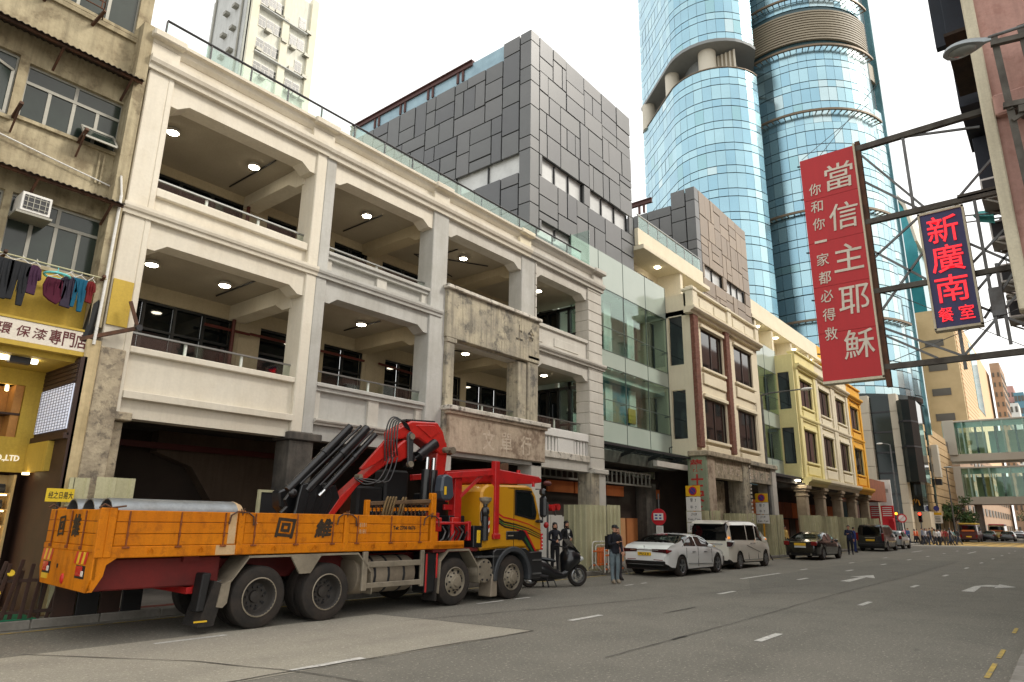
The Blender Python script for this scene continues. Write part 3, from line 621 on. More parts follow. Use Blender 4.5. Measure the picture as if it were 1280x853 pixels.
def awning(x0, x1, z, out=.55, drop=.18):
    mb = MB(); n_ = int((x1-x0)/.026); P = []
    for i in range(n_+1):
        x = x0+(x1-x0)*i/n_; P.append((x, .014*sin(i*pi/2)))
    for (xa, da), (xb, db) in zip(P[:-1], P[1:]):
        q = [(xa, TY, z+drop+da), (xb, TY, z+drop+db), (xb, TY-out, z+db), (xa, TY-out, z+da)]; lo = [(a, b, c-.01) for a, b, c in q]
        mb.add(q+lo, [(0, 1, 2, 3), (7, 6, 5, 4), (2, 3, 7, 6)])
    o = mb.build('awning', mt['awning_metal'], T1); f = MB(); f.bar((x0, TY-out+.1, z-.02), (x1, TY-out+.1, z-.02), .05)
    for k in range(5): xx = x0+.3+(x1-x0-.5)*k/4; f.bar((xx, TY-out+.08, z-.03), (xx, TY, z-.35), .04)
    f.build('awning_bracket', mt['rust'], o)
awning(-1, 4.40, 10.42); awning(-1, 4.46, 7.66)
for x in (2.55, 3.62):
    MB().bar((x, TY, 8.82), (x, TY-.42, 8.95), .06).bar((x, TY-.02, 8.5), (x, TY-.4, 8.93), .03).build('rod_bracket', mt['rust'], T1)
MB().tube([(0, TY-.05, 8.52), (2.2, TY-.06, 8.42), (3.2, TY-.06, 8.28), (4.4, TY-.06, 8.12)], .014, 6).build('wall_pipe', mt['white_paint'], T1)
MB().tube([(4.42, TY-.36, 7.9), (4.42, TY-.36, 6), (4.41, TY-.36, 4.85)], .028, 8).tube([(4.42, TY-.36, 7.9), (4.36, TY-.34, 8.3)], .02, 6).build('drain_pipe', mt['white_paint'], T1, smooth=True)
MB().tube([(4.02, TY-.05, 8.75), (4.02, TY-.05, 8.1)], .02, 6).tube([(4.1, TY-.05, 8.75), (4.1, TY-.05, 8.1)], .02, 6).build('wall_pipe', mt['dirty_cream'], T1)
f = MB()   # clothes cage at the top window
for z in (11.62, 11.78, 11.92): f.tube([(2.5, TY-.02, z), (2.6, TY-.4, z), (3.5, TY-.4, z), (3.6, TY-.02, z)], .014, 6)
for x in (2.7, 3.1, 3.45): f.bar((x, TY-.4, 11.6), (x, TY-.4, 11.94), .02)
f.bar((3.52, TY-.4, 11.6), (3.45, TY, 11.42), .05); f.bar((2.62, TY-.4, 11.6), (2.6, TY, 11.42), .05); f.build('window_cage', mt['rust'], T1)
# air conditioner on the first floor window
def aircon(loc, w_, d_, h_, label, face='-y', group='air conditioners on the old facades'):
    t = thing('air_conditioner', label, 'air conditioner', loc, {'-y': 0, '-x': -pi/2}[face], group)
    bx(0, 0, 0, w_, d_, h_).build('case', mt['white_paint'], t, local=True, bev=.01)
    g = MB().box(.04, -.012, .05, w_-.04, .002, h_-.05).build('grille', mt['dark_steel'], t, local=True)
    s = MB()
    for k in range(1, 4): s.box(.04, -.02, k*h_/4-.006, w_-.04, -.006, k*h_/4+.006)
    for k in range(1, 5): s.box(k*w_/5-.006, -.022, .05, k*w_/5+.006, -.01, h_-.05)
    s.build('grille_bar', mt['alu_old'], t, local=True)
    MB().box(-.05, .0, -.05, w_+.05, d_, -.01).build('shelf', mt['alu_old'], t, local=True)
    return t
aircon((2.86, TY-.40, 6.98), .46, .5, .36, 'white window air conditioner under the lower corrugated awning')
# clothes rod with washing
rod = thing('drying_rod', 'thin green drying rod below the tenement windows', 'drying rod', (2, 13.62, 6.1))
MB().tube([(1.2, 13.62, 6.13), (4.42, 13.62, 6.13)], .014, 8).build('rod', mt['hoarding_green'], rod)
for x in (2.8, 4.36): MB().bar((x, 13.55, 6.16), (x, 14.0, 6.02), .05).build('rod_bracket', mt['rust'], rod)
def garment(x, z, w_, h_, col, label, kind, name, wavy=.025):
    D('cloth_'+name+str(x), col, .95, amt=.5, scale=9)
    t = thing(name, label, 'clothing', (x, 13.62, z), group='washing hung on the drying rod'); m = mt['cloth_'+name+str(x)]
    out = {'trousers': [(-.5, 0), (.5, 0), (.5, -.5), (.42, -1), (.12, -1), (.03, -.42), (-.03, -.42), (-.12, -.9), (-.45, -.9), (-.5, -.5)],
           'shirt': [(-.18, 0), (.18, 0), (.5, -.12), (.62, -.45), (.42, -.5), (.36, -.34), (.34, -1), (-.34, -.97), (-.36, -.34), (-.42, -.5), (-.62, -.45), (-.5, -.12)],
           'bundle': [(-.4, 0), (.4, 0), (.52, -.3), (.45, -.72), (.2, -1), (-.15, -.9), (-.42, -.75), (-.52, -.35)]}[kind]
    P = [(a*w_, b*h_-.07) for a, b in out]; mb = MB(); d = wavy
    mb.prism(P, 'y', -d, d); mb.build('cloth', m, t, local=True, bev=.012)
    fl = MB()
    for k in (-.28, 0, .25): fl.tube([(k*w_, -d-.006, -.1), (k*w_*1.1, -d-.014, -h_*.45), (k*w_*1.2, -d-.006, -h_*.8)], [.006, .016, .006], 5)
    fl.build('fold', m, t, local=True); MB().tube([(0, 0, 0), (.02, 0, .03), (.0, 0, .05)], .006, 5).tube([(-.4*w_, 0, -.07), (0, 0, 0), (.4*w_, 0, -.07)], .008, 5).build('hanger', mt['white_paint'], t, local=True)
garment(2.80, 6.12, .33, .72, (34, 36, 40), 'black trousers hung first on the drying rod', 'trousers', 'trousers')
garment(3.06, 6.12, .30, .78, (32, 34, 38), 'long charcoal trousers beside the black pair on the rod', 'trousers', 'trousers')
garment(3.27, 6.12, .20, .54, (66, 36, 62), 'purple top half hidden behind charcoal trousers', 'shirt', 'shirt')
garment(3.62, 5.98, .36, .48, (78, 16, 42), 'dark red and purple bundle of smalls on a turquoise clip ring', 'bundle', 'laundry_bundle')
garment(3.82, 6.08, .25, .60, (52, 44, 60), 'muted purple shirt between the bundle and blue trousers', 'shirt', 'shirt')
garment(3.99, 6.08, .25, .62, (14, 88, 116), 'bright teal trousers on the drying rod', 'trousers', 'trousers')
garment(4.18, 6.08, .15, .42, (110, 22, 24), 'small red garment at the right end of the rod', 'shirt', 'shirt')
cr = thing('clip_ring', 'turquoise plastic clip ring above the red bundle', 'clip ring', (3.62, 13.62, 6.0))
D('turquoise', (110, 208, 206), .6); MB().tube([(.2*cos(a*pi/8), .2*sin(a*pi/8), -.04) for a in range(16)], .02, 6, True).build('ring', mt['turquoise'], cr, local=True)
MB().tube([(0, 0, .13), (0, 0, .05), (.15, 0, -.03)], .008, 5).tube([(0, 0, .05), (-.15, 0, -.03)], .008, 5).build('hook', mt['turquoise'], cr, local=True)
# brown bracket arms at the corner, dark cable bundle
br = thing('wall_bracket', 'rusty folding bracket arm fixed to the corner column', 'bracket', (4.9, 13.68, 5.2))
MB().bar((4.2, 13.75, 4.92), (5.05, 13.45, 5.28), .07).bar((5.05, 13.45, 5.28), (4.86, 13.5, 5.78), .06).build('arm', mt['rust'], br)
MB().cyl((5.05, 13.37, 5.28), (5.05, 13.52, 5.28), .06, n=12).build('joint', mt['dark_steel'], br)
MB().tube([(4.42, 13.8, 6.0), (4.36, 13.74, 5.6), (4.33, 13.76, 5.2), (4.28, 13.78, 4.9)], [.05, .09, .1, .08], 8).build('cable_bundle', mt['black'], T1, smooth=True)
bx(4.57, YF-.03, 5.3, 4.94, YF-.001, 6.22).build('yellow_patch', mt['yellow_wall'], T1)
bx(4.30, TY-.34, .14, 4.548, TY+.2, 4.95).build('corner_pillar', mt['dirty_cream_pale'] if 'dirty_cream_pale' in mt else D('dirty_cream_pale', (206, 186, 144), .9, (176, 156, 116), 1.5, .8, streak=.5, bump=.3, bscale=18), T1, bev=.02)
# shop front
SH = thing('paint_shop', 'yellow paint shop front with lit shelves at the far left', 'shop', (3, TY, 0.14))
sg = bx(-2, 13.72, 4.68, 4.33, 13.95, 5.06).build('sign_panel', mt['sign_white'], SH, bev=.01)
bx(-2, 13.705, 4.60, 4.33, 13.96, 4.679).build('sign_edge', mt['yellow_wall'], SH); bx(-2, 13.705, 5.061, 4.33, 13.96, 5.1).build('sign_edge', mt['yellow_wall'], SH)
tx = MB()
for ch, x in (('環', 3.04), ('保', 3.32), ('漆', 3.57)): put_text(tx, ch, (x, 13.716, 4.87), .21, .20, (1, 0, 0), (0, 0, 1), .012, shear=.12)
for ch, x in (('專', 3.81), ('門', 4.02), ('店', 4.22)): put_text(tx, ch, (x, 13.716, 4.87), .19, .27, (1, 0, 0), (0, 0, 1), .015)
tx.build('lettering', mt['sign_maroon'], sg)
bx(-4, 13.9, 4.5, 4.3, 15.5, 4.6).build('canopy_soffit', mt['yellow_wall'], SH)
for x0, x1 in ((1.6, 3.3), (3.5, 3.75)): bx(x0, 14.2, 4.43, x1, 14.3, 4.499).build('tube_light', mt['tube_glow'], SH)
bx(3.3, 14.1, 4.38, 3.62, 14.25, 4.49).build('light_fitting', mt['dark_steel'], SH)
w = MB(); w.box(-4, 15.45, 2.55, 2.9, 15.6, 4.5); w.box(2.9, 15.45, 2.55, 3.97, 15.6, 3.2); w.box(3.97, 15.45, 2.55, 4.3, 15.6, 4.5); w.box(2.9, 15.45, 4.2, 3.97, 15.6, 4.5); w.build('yellow_wall', mt['yellow_wall'], SH)
bx(2.9, 15.9, 3.2, 4.0, 15.95, 4.2).build('display_back', mt['warm_wood'], SH); bx(2.9, 15.47, 3.62, 4.0, 15.89, 3.66).build('display_shelf', mt['dark_wood'], SH); bx(3.82, 15.5, 3.2, 3.96, 15.88, 4.2).build('display_door', mt['warm_wood'], SH)
for x in (3.3, 3.5, 3.7): MB().cyl((x, 15.6, 4.18), (x, 15.56, 4.08), .03, n=10).build('spot_lamp', mt['shelf_light'], SH)
bx(4.28, 13.66, .14, 4.36, 17, 4.6).build('side_wall', mt['dark_wood'], SH); bx(4.255, 13.66, 3.16, 4.279, 15.42, 4.58).build('shutter_frame', mt['dark_wood'], SH)
sc = bx(4.23, 13.72, 3.28, 4.254, 15.38, 4.10).build('screen', mt['screen_white'], SH); s = MB()
for k in range(15): s.box(4.222, 13.72, 3.3+k*.055, 4.2295, 15.38, 3.3+k*.055+.008)
for k in range(12): s.box(4.2215, 13.72+k*.145, 3.28, 4.229, 13.72+k*.145+.006, 4.1)
s.build('lattice', mt['galv_grey'] if 'galv_grey' in mt else D('galv_grey', (112, 112, 122), .5), sc)
for k in range(5): bx(4.235, 13.7, 4.13+k*.085, 4.2545, 15.4, 4.13+k*.085+.07).build('slat', mt['dark_wood'], SH)
bx(4.2, 13.66, 3.1, 4.279, 15.42, 3.2).build('shutter_ledge', mt['dark_wood'], SH)
bx(4.18, 14.3, 2.55, 4.279, 15.44, 3.09).build('yellow_return', mt['yellow_wall'], SH)
tx = MB(); put_text(tx, 'CO.,LTD', (3.86, 15.44, 2.80), .46, .13, (1, 0, 0), (0, 0, 1), .02, .02); tx.build('lettering', mt['letter_white'], SH)
bx(-4, 16.6, .14, 4.3, 16.7, 4.5).build('rear_wall', mt['dark_wood'], SH); bx(-4, 13.66, .141, 4.28, 16.6, .15).build('floor', mt['dark_wood'], SH)
MB().cyl((4.15, 15.1, 2.54), (4.15, 15.1, 2.50), .06, n=12).build('spot_lamp', mt['shelf_light'], SH)
D('display_cream', (206, 176, 120), .7, amt=.4)
rk = thing('display_shelf', 'lit display shelves of small tins inside the yellow shop', 'shelves', (3.7, 15.5, .15))
bx(3.0, 15.75, .15, 4.1, 15.8, 2.5).build('back_panel', mt['display_cream'], rk); bx(4.06, 15.4, .15, 4.1, 15.8, 2.5).build('side_panel', mt['display_cream'], rk)
tin0 = None
for k in range(8):
    z = .4+k*.29
    if z > 2.3: break
    bx(3.0, 15.42, z, 4.06, 15.75, z+.02).build('shelf_board', mt['display_cream'], rk); bx(3.0, 15.4, z-.025, 4.0, 15.425, z-.003).build('light_strip', mt['shelf_light'], rk)
    for x in (3.55, 3.9):
        lb = ['dark square tin on the lit shop shelf', 'black tin'][0]
        if tin0 is None:
            tin0 = thing('paint_tin', 'dark paint tin on the lowest lit shop shelf, left one', 'tin', (x, 15.55, z+.021), group='tins on the lit shelves')
            bx(-.08, -.08, 0, .08, .08, .15).build('can', mt['black'], tin0, local=True, bev=.01); bx(-.082, -.082, .04, .082, .082, .10).build('label_band', mt['dark_concrete'], tin0, local=True); bx(-.07, -.07, .15, .07, .07, .17).build('lid', mt['dark_steel'], tin0, local=True)
        else: copy_tree(tin0, (x, 15.55, z+.021), label='dark paint tin on the %s lit shop shelf counted from the bottom, %s one' % (('lowest', 'second', 'third', 'fourth', 'fifth', 'sixth', 'seventh')[k], 'left' if x < 3.7 else 'right'))
# leaning picket fence with green mat
fc = thing('picket_fence', 'leaning brown picket fence on green matting in front of the yellow shop', 'fence', (3.9, 13.5, .15))
pk = bx(-.03, -.012, 0, .03, .012, .85).build('picket', mt['dark_wood'], fc, local=True, bev=.006); rr = random.Random(5)
for i in range(15):
    o = pk if i == 0 else pk.copy()
    if i: COL.objects.link(o)
    o.location = (-1.3+i*.125, rr.uniform(-.03, .03)-.16*(i/15), 0); o.rotation_euler = (rr.uniform(-.04, .06), rr.uniform(.02, .22), 0); o.scale.z = rr.uniform(.85, 1.12)
for z in (.12, .6): MB().bar((-1.4, .01, z), (.55, -.16, z), .03, .05).build('rail', mt['dark_wood'], fc, local=True)
D('tag_yellow', (228, 196, 40), .6)
for x, z in ((-.16, .72), (-.3, .42)): MB().cyl((x, -.13, z), (x, -.15, z+.01), .055, n=10).build('tag', mt['tag_yellow'], fc, local=True)
struct('green_mat', bx(2, KL+.02, .152, 4.2, 14.6, .166), mt['green_mat'])
pb = thing('planter_box', 'dark plastic planter boxes standing on the pavement behind the truck tail', 'planter', (5, 13.6, .15))
for k in range(4): bx(4.40+k*.36, 13.325-.01*(k % 2), .15, 4.74+k*.36, 13.365, .98+.03*(k % 2)).build('panel', mt['black' if k % 2 else 'dark_wood'], pb, bev=.01)  # thin dark sheets upright in front of the hoarding foot
ys = thing('notice_board', 'small yellow notice board with black characters above the steel tubes', 'notice', (4.25, 13.36, 1.95))
bx(4.02, 13.36, 2.0, 4.44, 13.375, 2.22).build('board', mt['tag_yellow'], ys)
tx = MB(); put_text(tx, '经之日易大', (4.24, 13.356, 2.11), .37, .12, (1, 0, 0), (0, 0, 1), .012); tx.build('lettering', mt['black'], ys)
MB().bar((4.23, 13.40, .15), (4.23, 13.40, 2.0), .04).build('post', mt['dark_steel'], ys)
# ================================================================ glass link block, cream and yellow corner houses, clad roof boxes
def clad_box(name, label, x0, x1, z0, z1, yf, yb, wins_front, wins_left, seed, tan=False, beam=True):
    """box clad in a random ashlar of flat metal panels, every panel a part"""
    t = thing(name, label, 'building', (x0, yf, z0)); R_ = random.Random(seed)
    bx(x0+.32, yf+.32, z0, x1-.05, yf+1.6, z1-.12).build('core', mt['black'], t); bx(x0+.32, yf+1.6, z0, x1-.05, yb, z1-.75).build('core', mt['black'], t)
    mats = ['cladding_tan_a', 'cladding_tan_b'] if tan else ['cladding_a', 'cladding_b', 'cladding_c']  # tan option: warm light on the street face put into the panel colour
    base = {}
    def panel(side, a, b, c, d):
        m = R_.choice(mats if side == 'f' else ['cladding_a', 'cladding_b', 'cladding_c']); out = R_.uniform(.0, .03)
        key = (m, side)
        if key not in base:
            o = bx(-.5, -.5, -.5, .5, .5, .5).build('cladding_panel', mt[m], t, local=True); base[key] = o
        else: o = base[key].copy(); COL.objects.link(o)
        o.parent = t
        if side == 'f': o.location = ((a+b)/2-x0, .05-out, (c+d)/2-z0); o.scale = (b-a-.06, .1, d-c-.06)
        else: o.location = (.05-out, (a+b)/2-yf, (c+d)/2-z0); o.scale = (.1, b-a-.06, d-c-.06)
    def split(side, a, b, c, d, wins):
        """tile a rectangle, cutting windows out first"""
        for wn_ in wins:
            wa, wb, wc, wd = wn_
            if wa >= b-1e-6 or wb <= a+1e-6 or wc >= d-1e-6 or wd <= c+1e-6: continue
            if a >= wa-1e-6 and b <= wb+1e-6 and c >= wc-1e-6 and d <= wd+1e-6: return
            if d > wd+1e-6: split(side, a, b, wd, d, wins); split(side, a, b, c, wd, wins); return
            if c < wc-1e-6: split(side, a, b, wc, d, wins); split(side, a, b, c, wc, wins); return
            if a < wa-1e-6: split(side, a, wa, c, d, wins); split(side, wa, b, c, d, wins); return
            if b > wb+1e-6: split(side, wb, b, c, d, wins); split(side, a, wb, c, d, wins); return
        w_, h_ = b-a, d-c
        big = max(w_, h_)
        if big < 1.55 and min(w_, h_) < 1.05 or big < 2.1 and min(w_, h_) < .95 and R_.random() < .8: panel(side, a, b, c, d); return
        if big < 1.6 and R_.random() < .35: panel(side, a, b, c, d); return
        if w_ > h_*R_.uniform(.75, 1.3):
            k = R_.uniform(.3, .7); split(side, a, a+w_*k, c, d, []); split(side, a+w_*k, b, c, d, [])
        else:
            k = R_.uniform(.3, .7); split(side, a, b, c, c+h_*k, []); split(side, a, b, c+h_*k, d, [])
    # big fields first so that joints do not run through
    def field(side, a, b, wins, top=None):
        # wins are handled on the raw grid
        lv = [z0]; 
        for wn_ in wins: lv += [wn_[2], wn_[3]]
        lv = sorted(set(lv+[top or z1]))
        for c, d in zip(lv[:-1], lv[1:]): split(side, a, b, c, d, wins)
    field('f', x0+.62, x1, wins_front); field('l', yf+.62, yf+1.6, wins_left); field('l', yf+1.6, yb, wins_left, z1-.85)
    zc = z0; k = 0                         # folded corner panels
    hs = [1.05, .8, 1.7, .6, 1.5, 1.2, .75, 1.3, .9]
    while zc < z1-.1:
        zz = min(z1, zc+hs[k % len(hs)]);
        if z1-zz < .4: zz = z1
        bx(x0-.012, yf-.012, zc+.025, x0+.58, yf+.58, zz-.025).build('corner_panel', mt['cladding_b' if k % 2 else 'cladding_a'], t); zc = zz; k += 1
    for wn_ in wins_front:
        bx(wn_[0]-.1, yf+.2, wn_[2]-.1, wn_[1]+.1, yf+.21, wn_[3]+.1).build('window', mt['frosted_pane'], t)
        n_ = max(1, round((wn_[1]-wn_[0])/1.2))
        for i in range(n_+1): bx(wn_[0]+(wn_[1]-wn_[0])*i/n_-.03, yf+.12, wn_[2], wn_[0]+(wn_[1]-wn_[0])*i/n_+.03, yf+.195, wn_[3]).build('mullion', mt['black_frame'], t)
    for wn_ in wins_left:
        bx(x0+.2, wn_[0]-.1, wn_[2]-.1, x0+.21, wn_[1]+.1, wn_[3]+.1).build('window', mt['frosted_pane'], t)
        bx(x0+.12, (wn_[0]+wn_[1])/2-.03, wn_[2], x0+.19, (wn_[0]+wn_[1])/2+.03, wn_[3]).build('mullion', mt['black_frame'], t)
    if beam:
        b_ = MB(); zb = z1+.0; ya, yb2 = yf+(yb-yf)*.28, yb
        b_.bar((x0+.1, ya, zb+.14), (x0+.1, yb2, zb+.14), .22, .05); b_.bar((x0+.1, ya, zb-.14), (x0+.1, yb2, zb-.14), .22, .05); b_.bar((x0+.1, ya, zb), (x0+.1, yb2, zb), .05, .26)
        o = b_.build('steel_beam', mt['rust_paint'], t); n_ = 5
        for i in range(n_):
            yy = ya+.6+(yb2-ya-1)*i/(n_-1)
            for dy in (0, .34): MB().bar((x0+.1, yy+dy, z1-.75), (x0+.1, yy+dy, zb-.14), .13).build('steel_stub', mt['rust_paint'], o)
    return t
D('rust_paint', (92, 60, 56), .7, (70, 46, 44), 2, .6)
D('cladding_tan_a', (138, 122, 104), .5, (116, 106, 96), .8, .5, fine=.05); D('cladding_tan_b', (150, 133, 113), .5, (124, 112, 100), .8, .5, fine=.05)
D('frosted_pane', (206, 208, 206), .3, (176, 178, 176), 1.2, .7, fine=.05)
D('film', (150, 182, 196), .35, (120, 150, 166), 1.5, .7)
b1 = clad_box('clad_roof_block', 'dark grey block of flat panels standing on the shophouse roof', 19.9, 28.6, 13.5, 22.95, 15.45, 28.3,
         [(20.75, 24.0, 16.05, 17.05), (24.55, 28.15, 16.05, 17.05), (20.7, 24.2, 13.5, 14.0)], [(16.07, 19.75, 16.1, 17.0)], 11)
bx(20.0, 17.0, 21.9, 20.3, 28.2, 22.95).build('plastic_film', mt['film'], b1)
b2 = clad_box('clad_roof_block', 'brownish block of flat panels beyond the first, above the cream corner house', 36.7, 45.4, 14.6, 22.35, 15.45, 26,
         [(37.6, 40.45, 16.5, 17.4), (41.1, 44.4, 16.5, 17.4)], [], 23, tan=True)
D('galv_line', (92, 104, 98), .5, metal=.2)
# ---- glass block between shophouses and corner house: panes point-fixed in front of a pale interior
def glass_block(x0, x1, yg, z0, z1, label, cols, rows, bands, depth=5):
    t = thing('glass_block', label, 'building', (x0, yg, z0))
    s = (x1-x0)/cols
    for i in range(cols):
        for (za, zb), kind in zip(zip(rows[:-1], rows[1:]), bands):
            bx(x0+i*s+.012, yg, za+.012, x0+i*s+s-.012, yg+.02, zb-.012).build('pane', mt[kind], t)
            if kind == 'mint_pane': pass
    for z in rows[1:-1]: bx(x0, yg-.012, z-.014, x1, yg+.03, z+.014).build('transom', mt['galv_line'], t)
    for i in range(cols+1): bx(x0+i*s-.014, yg-.014, z0, x0+i*s+.014, yg+.032, z1).build('mullion', mt['galv_line'], t)
    f = MB()
    for z in rows[1:-1]:
        for i in range(cols+1): f.cyl((x0+i*s, yg-.03, z), (x0+i*s, yg+.3, z), .03, n=8)
    f.build('pane_fixing', mt['steel'], t)
    f = MB()
    for i in range(cols): f.box(x0+i*s+.25, yg+.9, z0+.3, x0+i*s+.36, yg+1.05, z1-1.7)
    f.build('interior_column', mt['white_paint'], t)
    bx(x0, yg+1.9, z0, x1, yg+2.0, z1).build('interior_wall', mt['interior_pale'], t)
    for z in (8.2, 12.3): bx(x0, yg+.25, z-.05, x1, yg+1.9, z+.35).build('floor_slab', mt['interior_pale'], t)
    for i in range(cols):
        for za in (8.7, 5.6):
            if (i+int(za)) % 2 == 0: bx(x0+i*s+.2, yg+1.75, za, x0+i*s+1.3, yg+1.89, za+2.4).build('interior_door', mt['dark_wall'], t)
    for za, zb in ((5.6, 8.0), (9.1, 12.0)):
        for i in range(cols): bx(x0+(i+.62)*s, yg+.6, za, x0+(i+.9)*s, yg+.66, zb).build('interior_screen', mt['black_frame'] if i == cols-1 else mt['interior_pale'], t)
    return t
D('mint_pane', (170, 182, 172), .12, (158, 172, 161), .6, .5, fine=0, spec=.6)
D('interior_pale', (232, 234, 226), .8, (206, 210, 200), .6, .6)
D('mural_blue', (76, 130, 150), .4, (150, 176, 180), 1.1, .9, fine=0, spots=(176, 140, 70), spot_amt=.6, spot_scale=.5)
GB = glass_block(22.6, 31.48, 15.25, 4.95, 14.0, 'green glass front between the jointed column and the cream corner house', 4, [4.95, 6.1, 7.05, 8.55, 9.3, 10.4, 12.25, 14.0], ['mint_pane', 'green_glass', 'green_glass', 'mint_pane', 'green_glass', 'green_glass', 'mint_pane'])
bx(24.9, 15.9, 6.1, 28.6, 15.95, 8.4).build('mural', mt['mural_blue'], GB); bx(28.2, 15.8, 6.4, 28.9, 15.84, 7.1).build('framed_picture', mt['yellow_wall'], GB)  # the blue reflection in the glass, painted on a sheet behind it
bx(22.7, 18.1, .14, 41.2, 19.5, 13.5).build('rear_mass', mt['interior_pale'], GB); bx(22.6, 15.31, 4.3, 31.4, 18.1, 4.4).build('arcade_soffit', mt['dark_concrete'], GB)
bx(22.55, 14.3, 4.8, 22.6, 15.3, 13.9).build('side_pane', mt['green_glass'], GB)
cp = thing('canopy', 'dark grated steel canopy below the green glass front', 'canopy', (27, 15.2, 5))
f = MB(); f.box(22.7, 14.2, 4.86, 32.2, 14.28, 4.96); f.box(22.7, 15.15, 4.86, 31.4, 15.22, 4.96)
for i in range(24): f.box(22.8+i*.38, 14.28, 4.9, 22.84+i*.38, 15.15, 4.95)
f.build('canopy_frame', mt['dark_steel'], cp); bx(22.7, 14.25, 4.97, 32.1, 15.2, 4.985).build('canopy_glass', mt['green_glass'], cp)
for x in (23.6, 26, 28.5, 30.8): MB().bar((x, 15.2, 4.6), (x, 14.3, 4.85), .08, .14).build('bracket', mt['dark_steel'], cp); 
for x in (23.2, 29.5): MB().tube([(x, 14.4, 5.0), (x, 14.4, 5.25), (x+.1, 14.3, 5.3)], .03, 6).build('bird_spike', mt['black'], cp)
bx(28.0, 14.3, 4.3, 31.2, 14.5, 4.55).build('canopy_beam', mt['light_render'], cp); bx(22.6, 15.0, 4.3, 31.4, 15.3, 4.8).build('fascia', mt['dark_concrete'], cp)
# ---- framed bays shared by the corner houses
def bay_house(t, x0, n_, bw, yf, yb, wall, piers, pier_mat, wz, top, bot, win_w, curtain=True, off=.0):
    """front wall with pierced windows, each window a part; wz: list of (z0, z1)"""
    x1 = x0+n_*bw; w_ = MB(); zs_ = [bot]
    for a, b in wz: zs_ += [a, b]
    zs_.append(top)
    for i in range(n_):
        xa = x0+i*bw; xw = xa+off+(bw-win_w)/2; xe = xw+win_w
        w_.box(xa, yf+.08, bot, xw, yf+.4, top); w_.box(xe, yf+.08, bot, xa+bw, yf+.4, top)
        for j in range(0, len(zs_), 2): w_.box(xw, yf+.08, zs_[j], xe, yf+.4, zs_[j+1])
    w_.build('front_wall', mt[wall[0]] if isinstance(wall, list) else mt[wall], t)
    for i in range(n_):
        m = mt[wall[i]] if isinstance(wall, list) else mt[wall]
        xa = x0+i*bw; xw = xa+off+(bw-win_w)/2; xe = xw+win_w
        if isinstance(wall, list): bx(xa, yf+.06, bot, xw-.06, yf+.079, top).build('wall_facing', m, t); bx(xe+.06, yf+.06, bot, xa+bw, yf+.079, top).build('wall_facing', m, t)
        for a, b in wz:
            f_ = MB(); 
            for xx in (xw, (xw+xe)/2, xe): f_.box(xx-.05, yf+.16, a, xx+.05, yf+.24, b)
            f_.box(xw, yf+.165, b-.1, xe, yf+.235, b); f_.box(xw, yf+.165, a, xe, yf+.235, a+.08)
            wd = f_.build('window', mt['bronze_frame'], t)
            for k in (0, 1): bx((xw, (xw+xe)/2)[k]+.05, yf+.2, a+.08, ((xw+xe)/2, xe)[k]-.05, yf+.21, b-.1).build('pane', mt['bay_glass'], wd)
            bx(xw-.12, yf-.05, a-.15, xe+.12, yf+.2, a-.01).build('sill', m, t, bev=.02); bx(xw-.12, yf-.04, b+.01, xe+.12, yf+.2, b+.2).build('hood', m, t, bev=.02)
            bx(xw-.06, yf-.01, a-.9, xe+.06, yf+.1, a-.3).build('apron_panel', m, t, bev=.03)
            if isinstance(wall, list):
                for za, zb in ((a-1.0, a-.2), (b+.22, b+.5)): bx(xw-.1, yf+.058, za, xe+.1, yf+.078, zb).build('wall_facing', m, t)
    return x1
D('bronze_frame', (62, 44, 36), .5, metal=.2, amt=.3)
def window_mat(name):
    m = M(name, (30, 30, 30), .05, (20, 20, 20), .3, .6, fine=0, spec=.9); return m
mt['bay_glass'] = window_mat('bay_glass')
mt['bay_glass'].node_tree.nodes['Principled BSDF'].inputs['Specular IOR Level'].default_value = 1.0
EX, EY = 31.5, 13.8
EB = thing('corner_house', 'cream corner house with two red brick strips beyond the glass front', 'house', (EX, EY, 0))
D('house_cream', (224, 213, 186), .8, (208, 196, 168), .8, .5, streak=.1, bump=.1)
bay_house(EB, EX+.35, 2, 4.55, EY, 16, 'house_cream', None, None, [(5.95, 8.12), (9.7, 11.85)], 12.3, 5.2, 2.85, off=.0)
bx(EX+9.45, EY+.08, 5.2, 41.1, EY+.4, 12.3).build('wall_end', mt['house_cream'], EB)
for x in (31.5, 35.72): bx(x, EY-.08, 5.45, x+.55, EY+.12, 12.3).build('brick_strip', mt['brick_red'], EB, bev=.01)
bst = MB()
for x in (31.5, 35.72):
    z = 5.5; j = 0
    while z < 12.25:
        for k in (0, 1): bst.box(x+.01+k*.27+(.0 if j % 2 else .02), EY-.1, z, x+.25+k*.27+(.02 if j % 2 else .04), EY-.07, z+.085)
        z += .105; j += 1
tag(bst.build('brick_face', mt['brick_red'], EB), kind='stuff')
w_ = MB()         # flank wall facing the glass block with two dark openings
for za, zb in ((5.0, 5.9), (8.4, 9.7), (12.35, 13.5)): w_.box(EX, EY+.1, za, EX+.3, 17, zb)
for za, zb in ((5.9, 8.4), (9.7, 12.35)): w_.box(EX, EY+.1, za, EX+.3, 14.35, zb); w_.box(EX, 15.12, za, EX+.3, 17, zb)
w_.build('flank_wall', mt['house_cream'], EB)
for za, zb in ((5.9, 8.4), (9.7, 12.35)): bx(EX+.1, 14.37, za+.02, EX+.12, 15.1, zb-.02).build('pane', mt['dark_glass'], EB); bx(EX+.4, 14.5, zb-.25, EX+.6, 15.0, zb-.2).build('interior_lamp', mt['tube_glow'], EB)
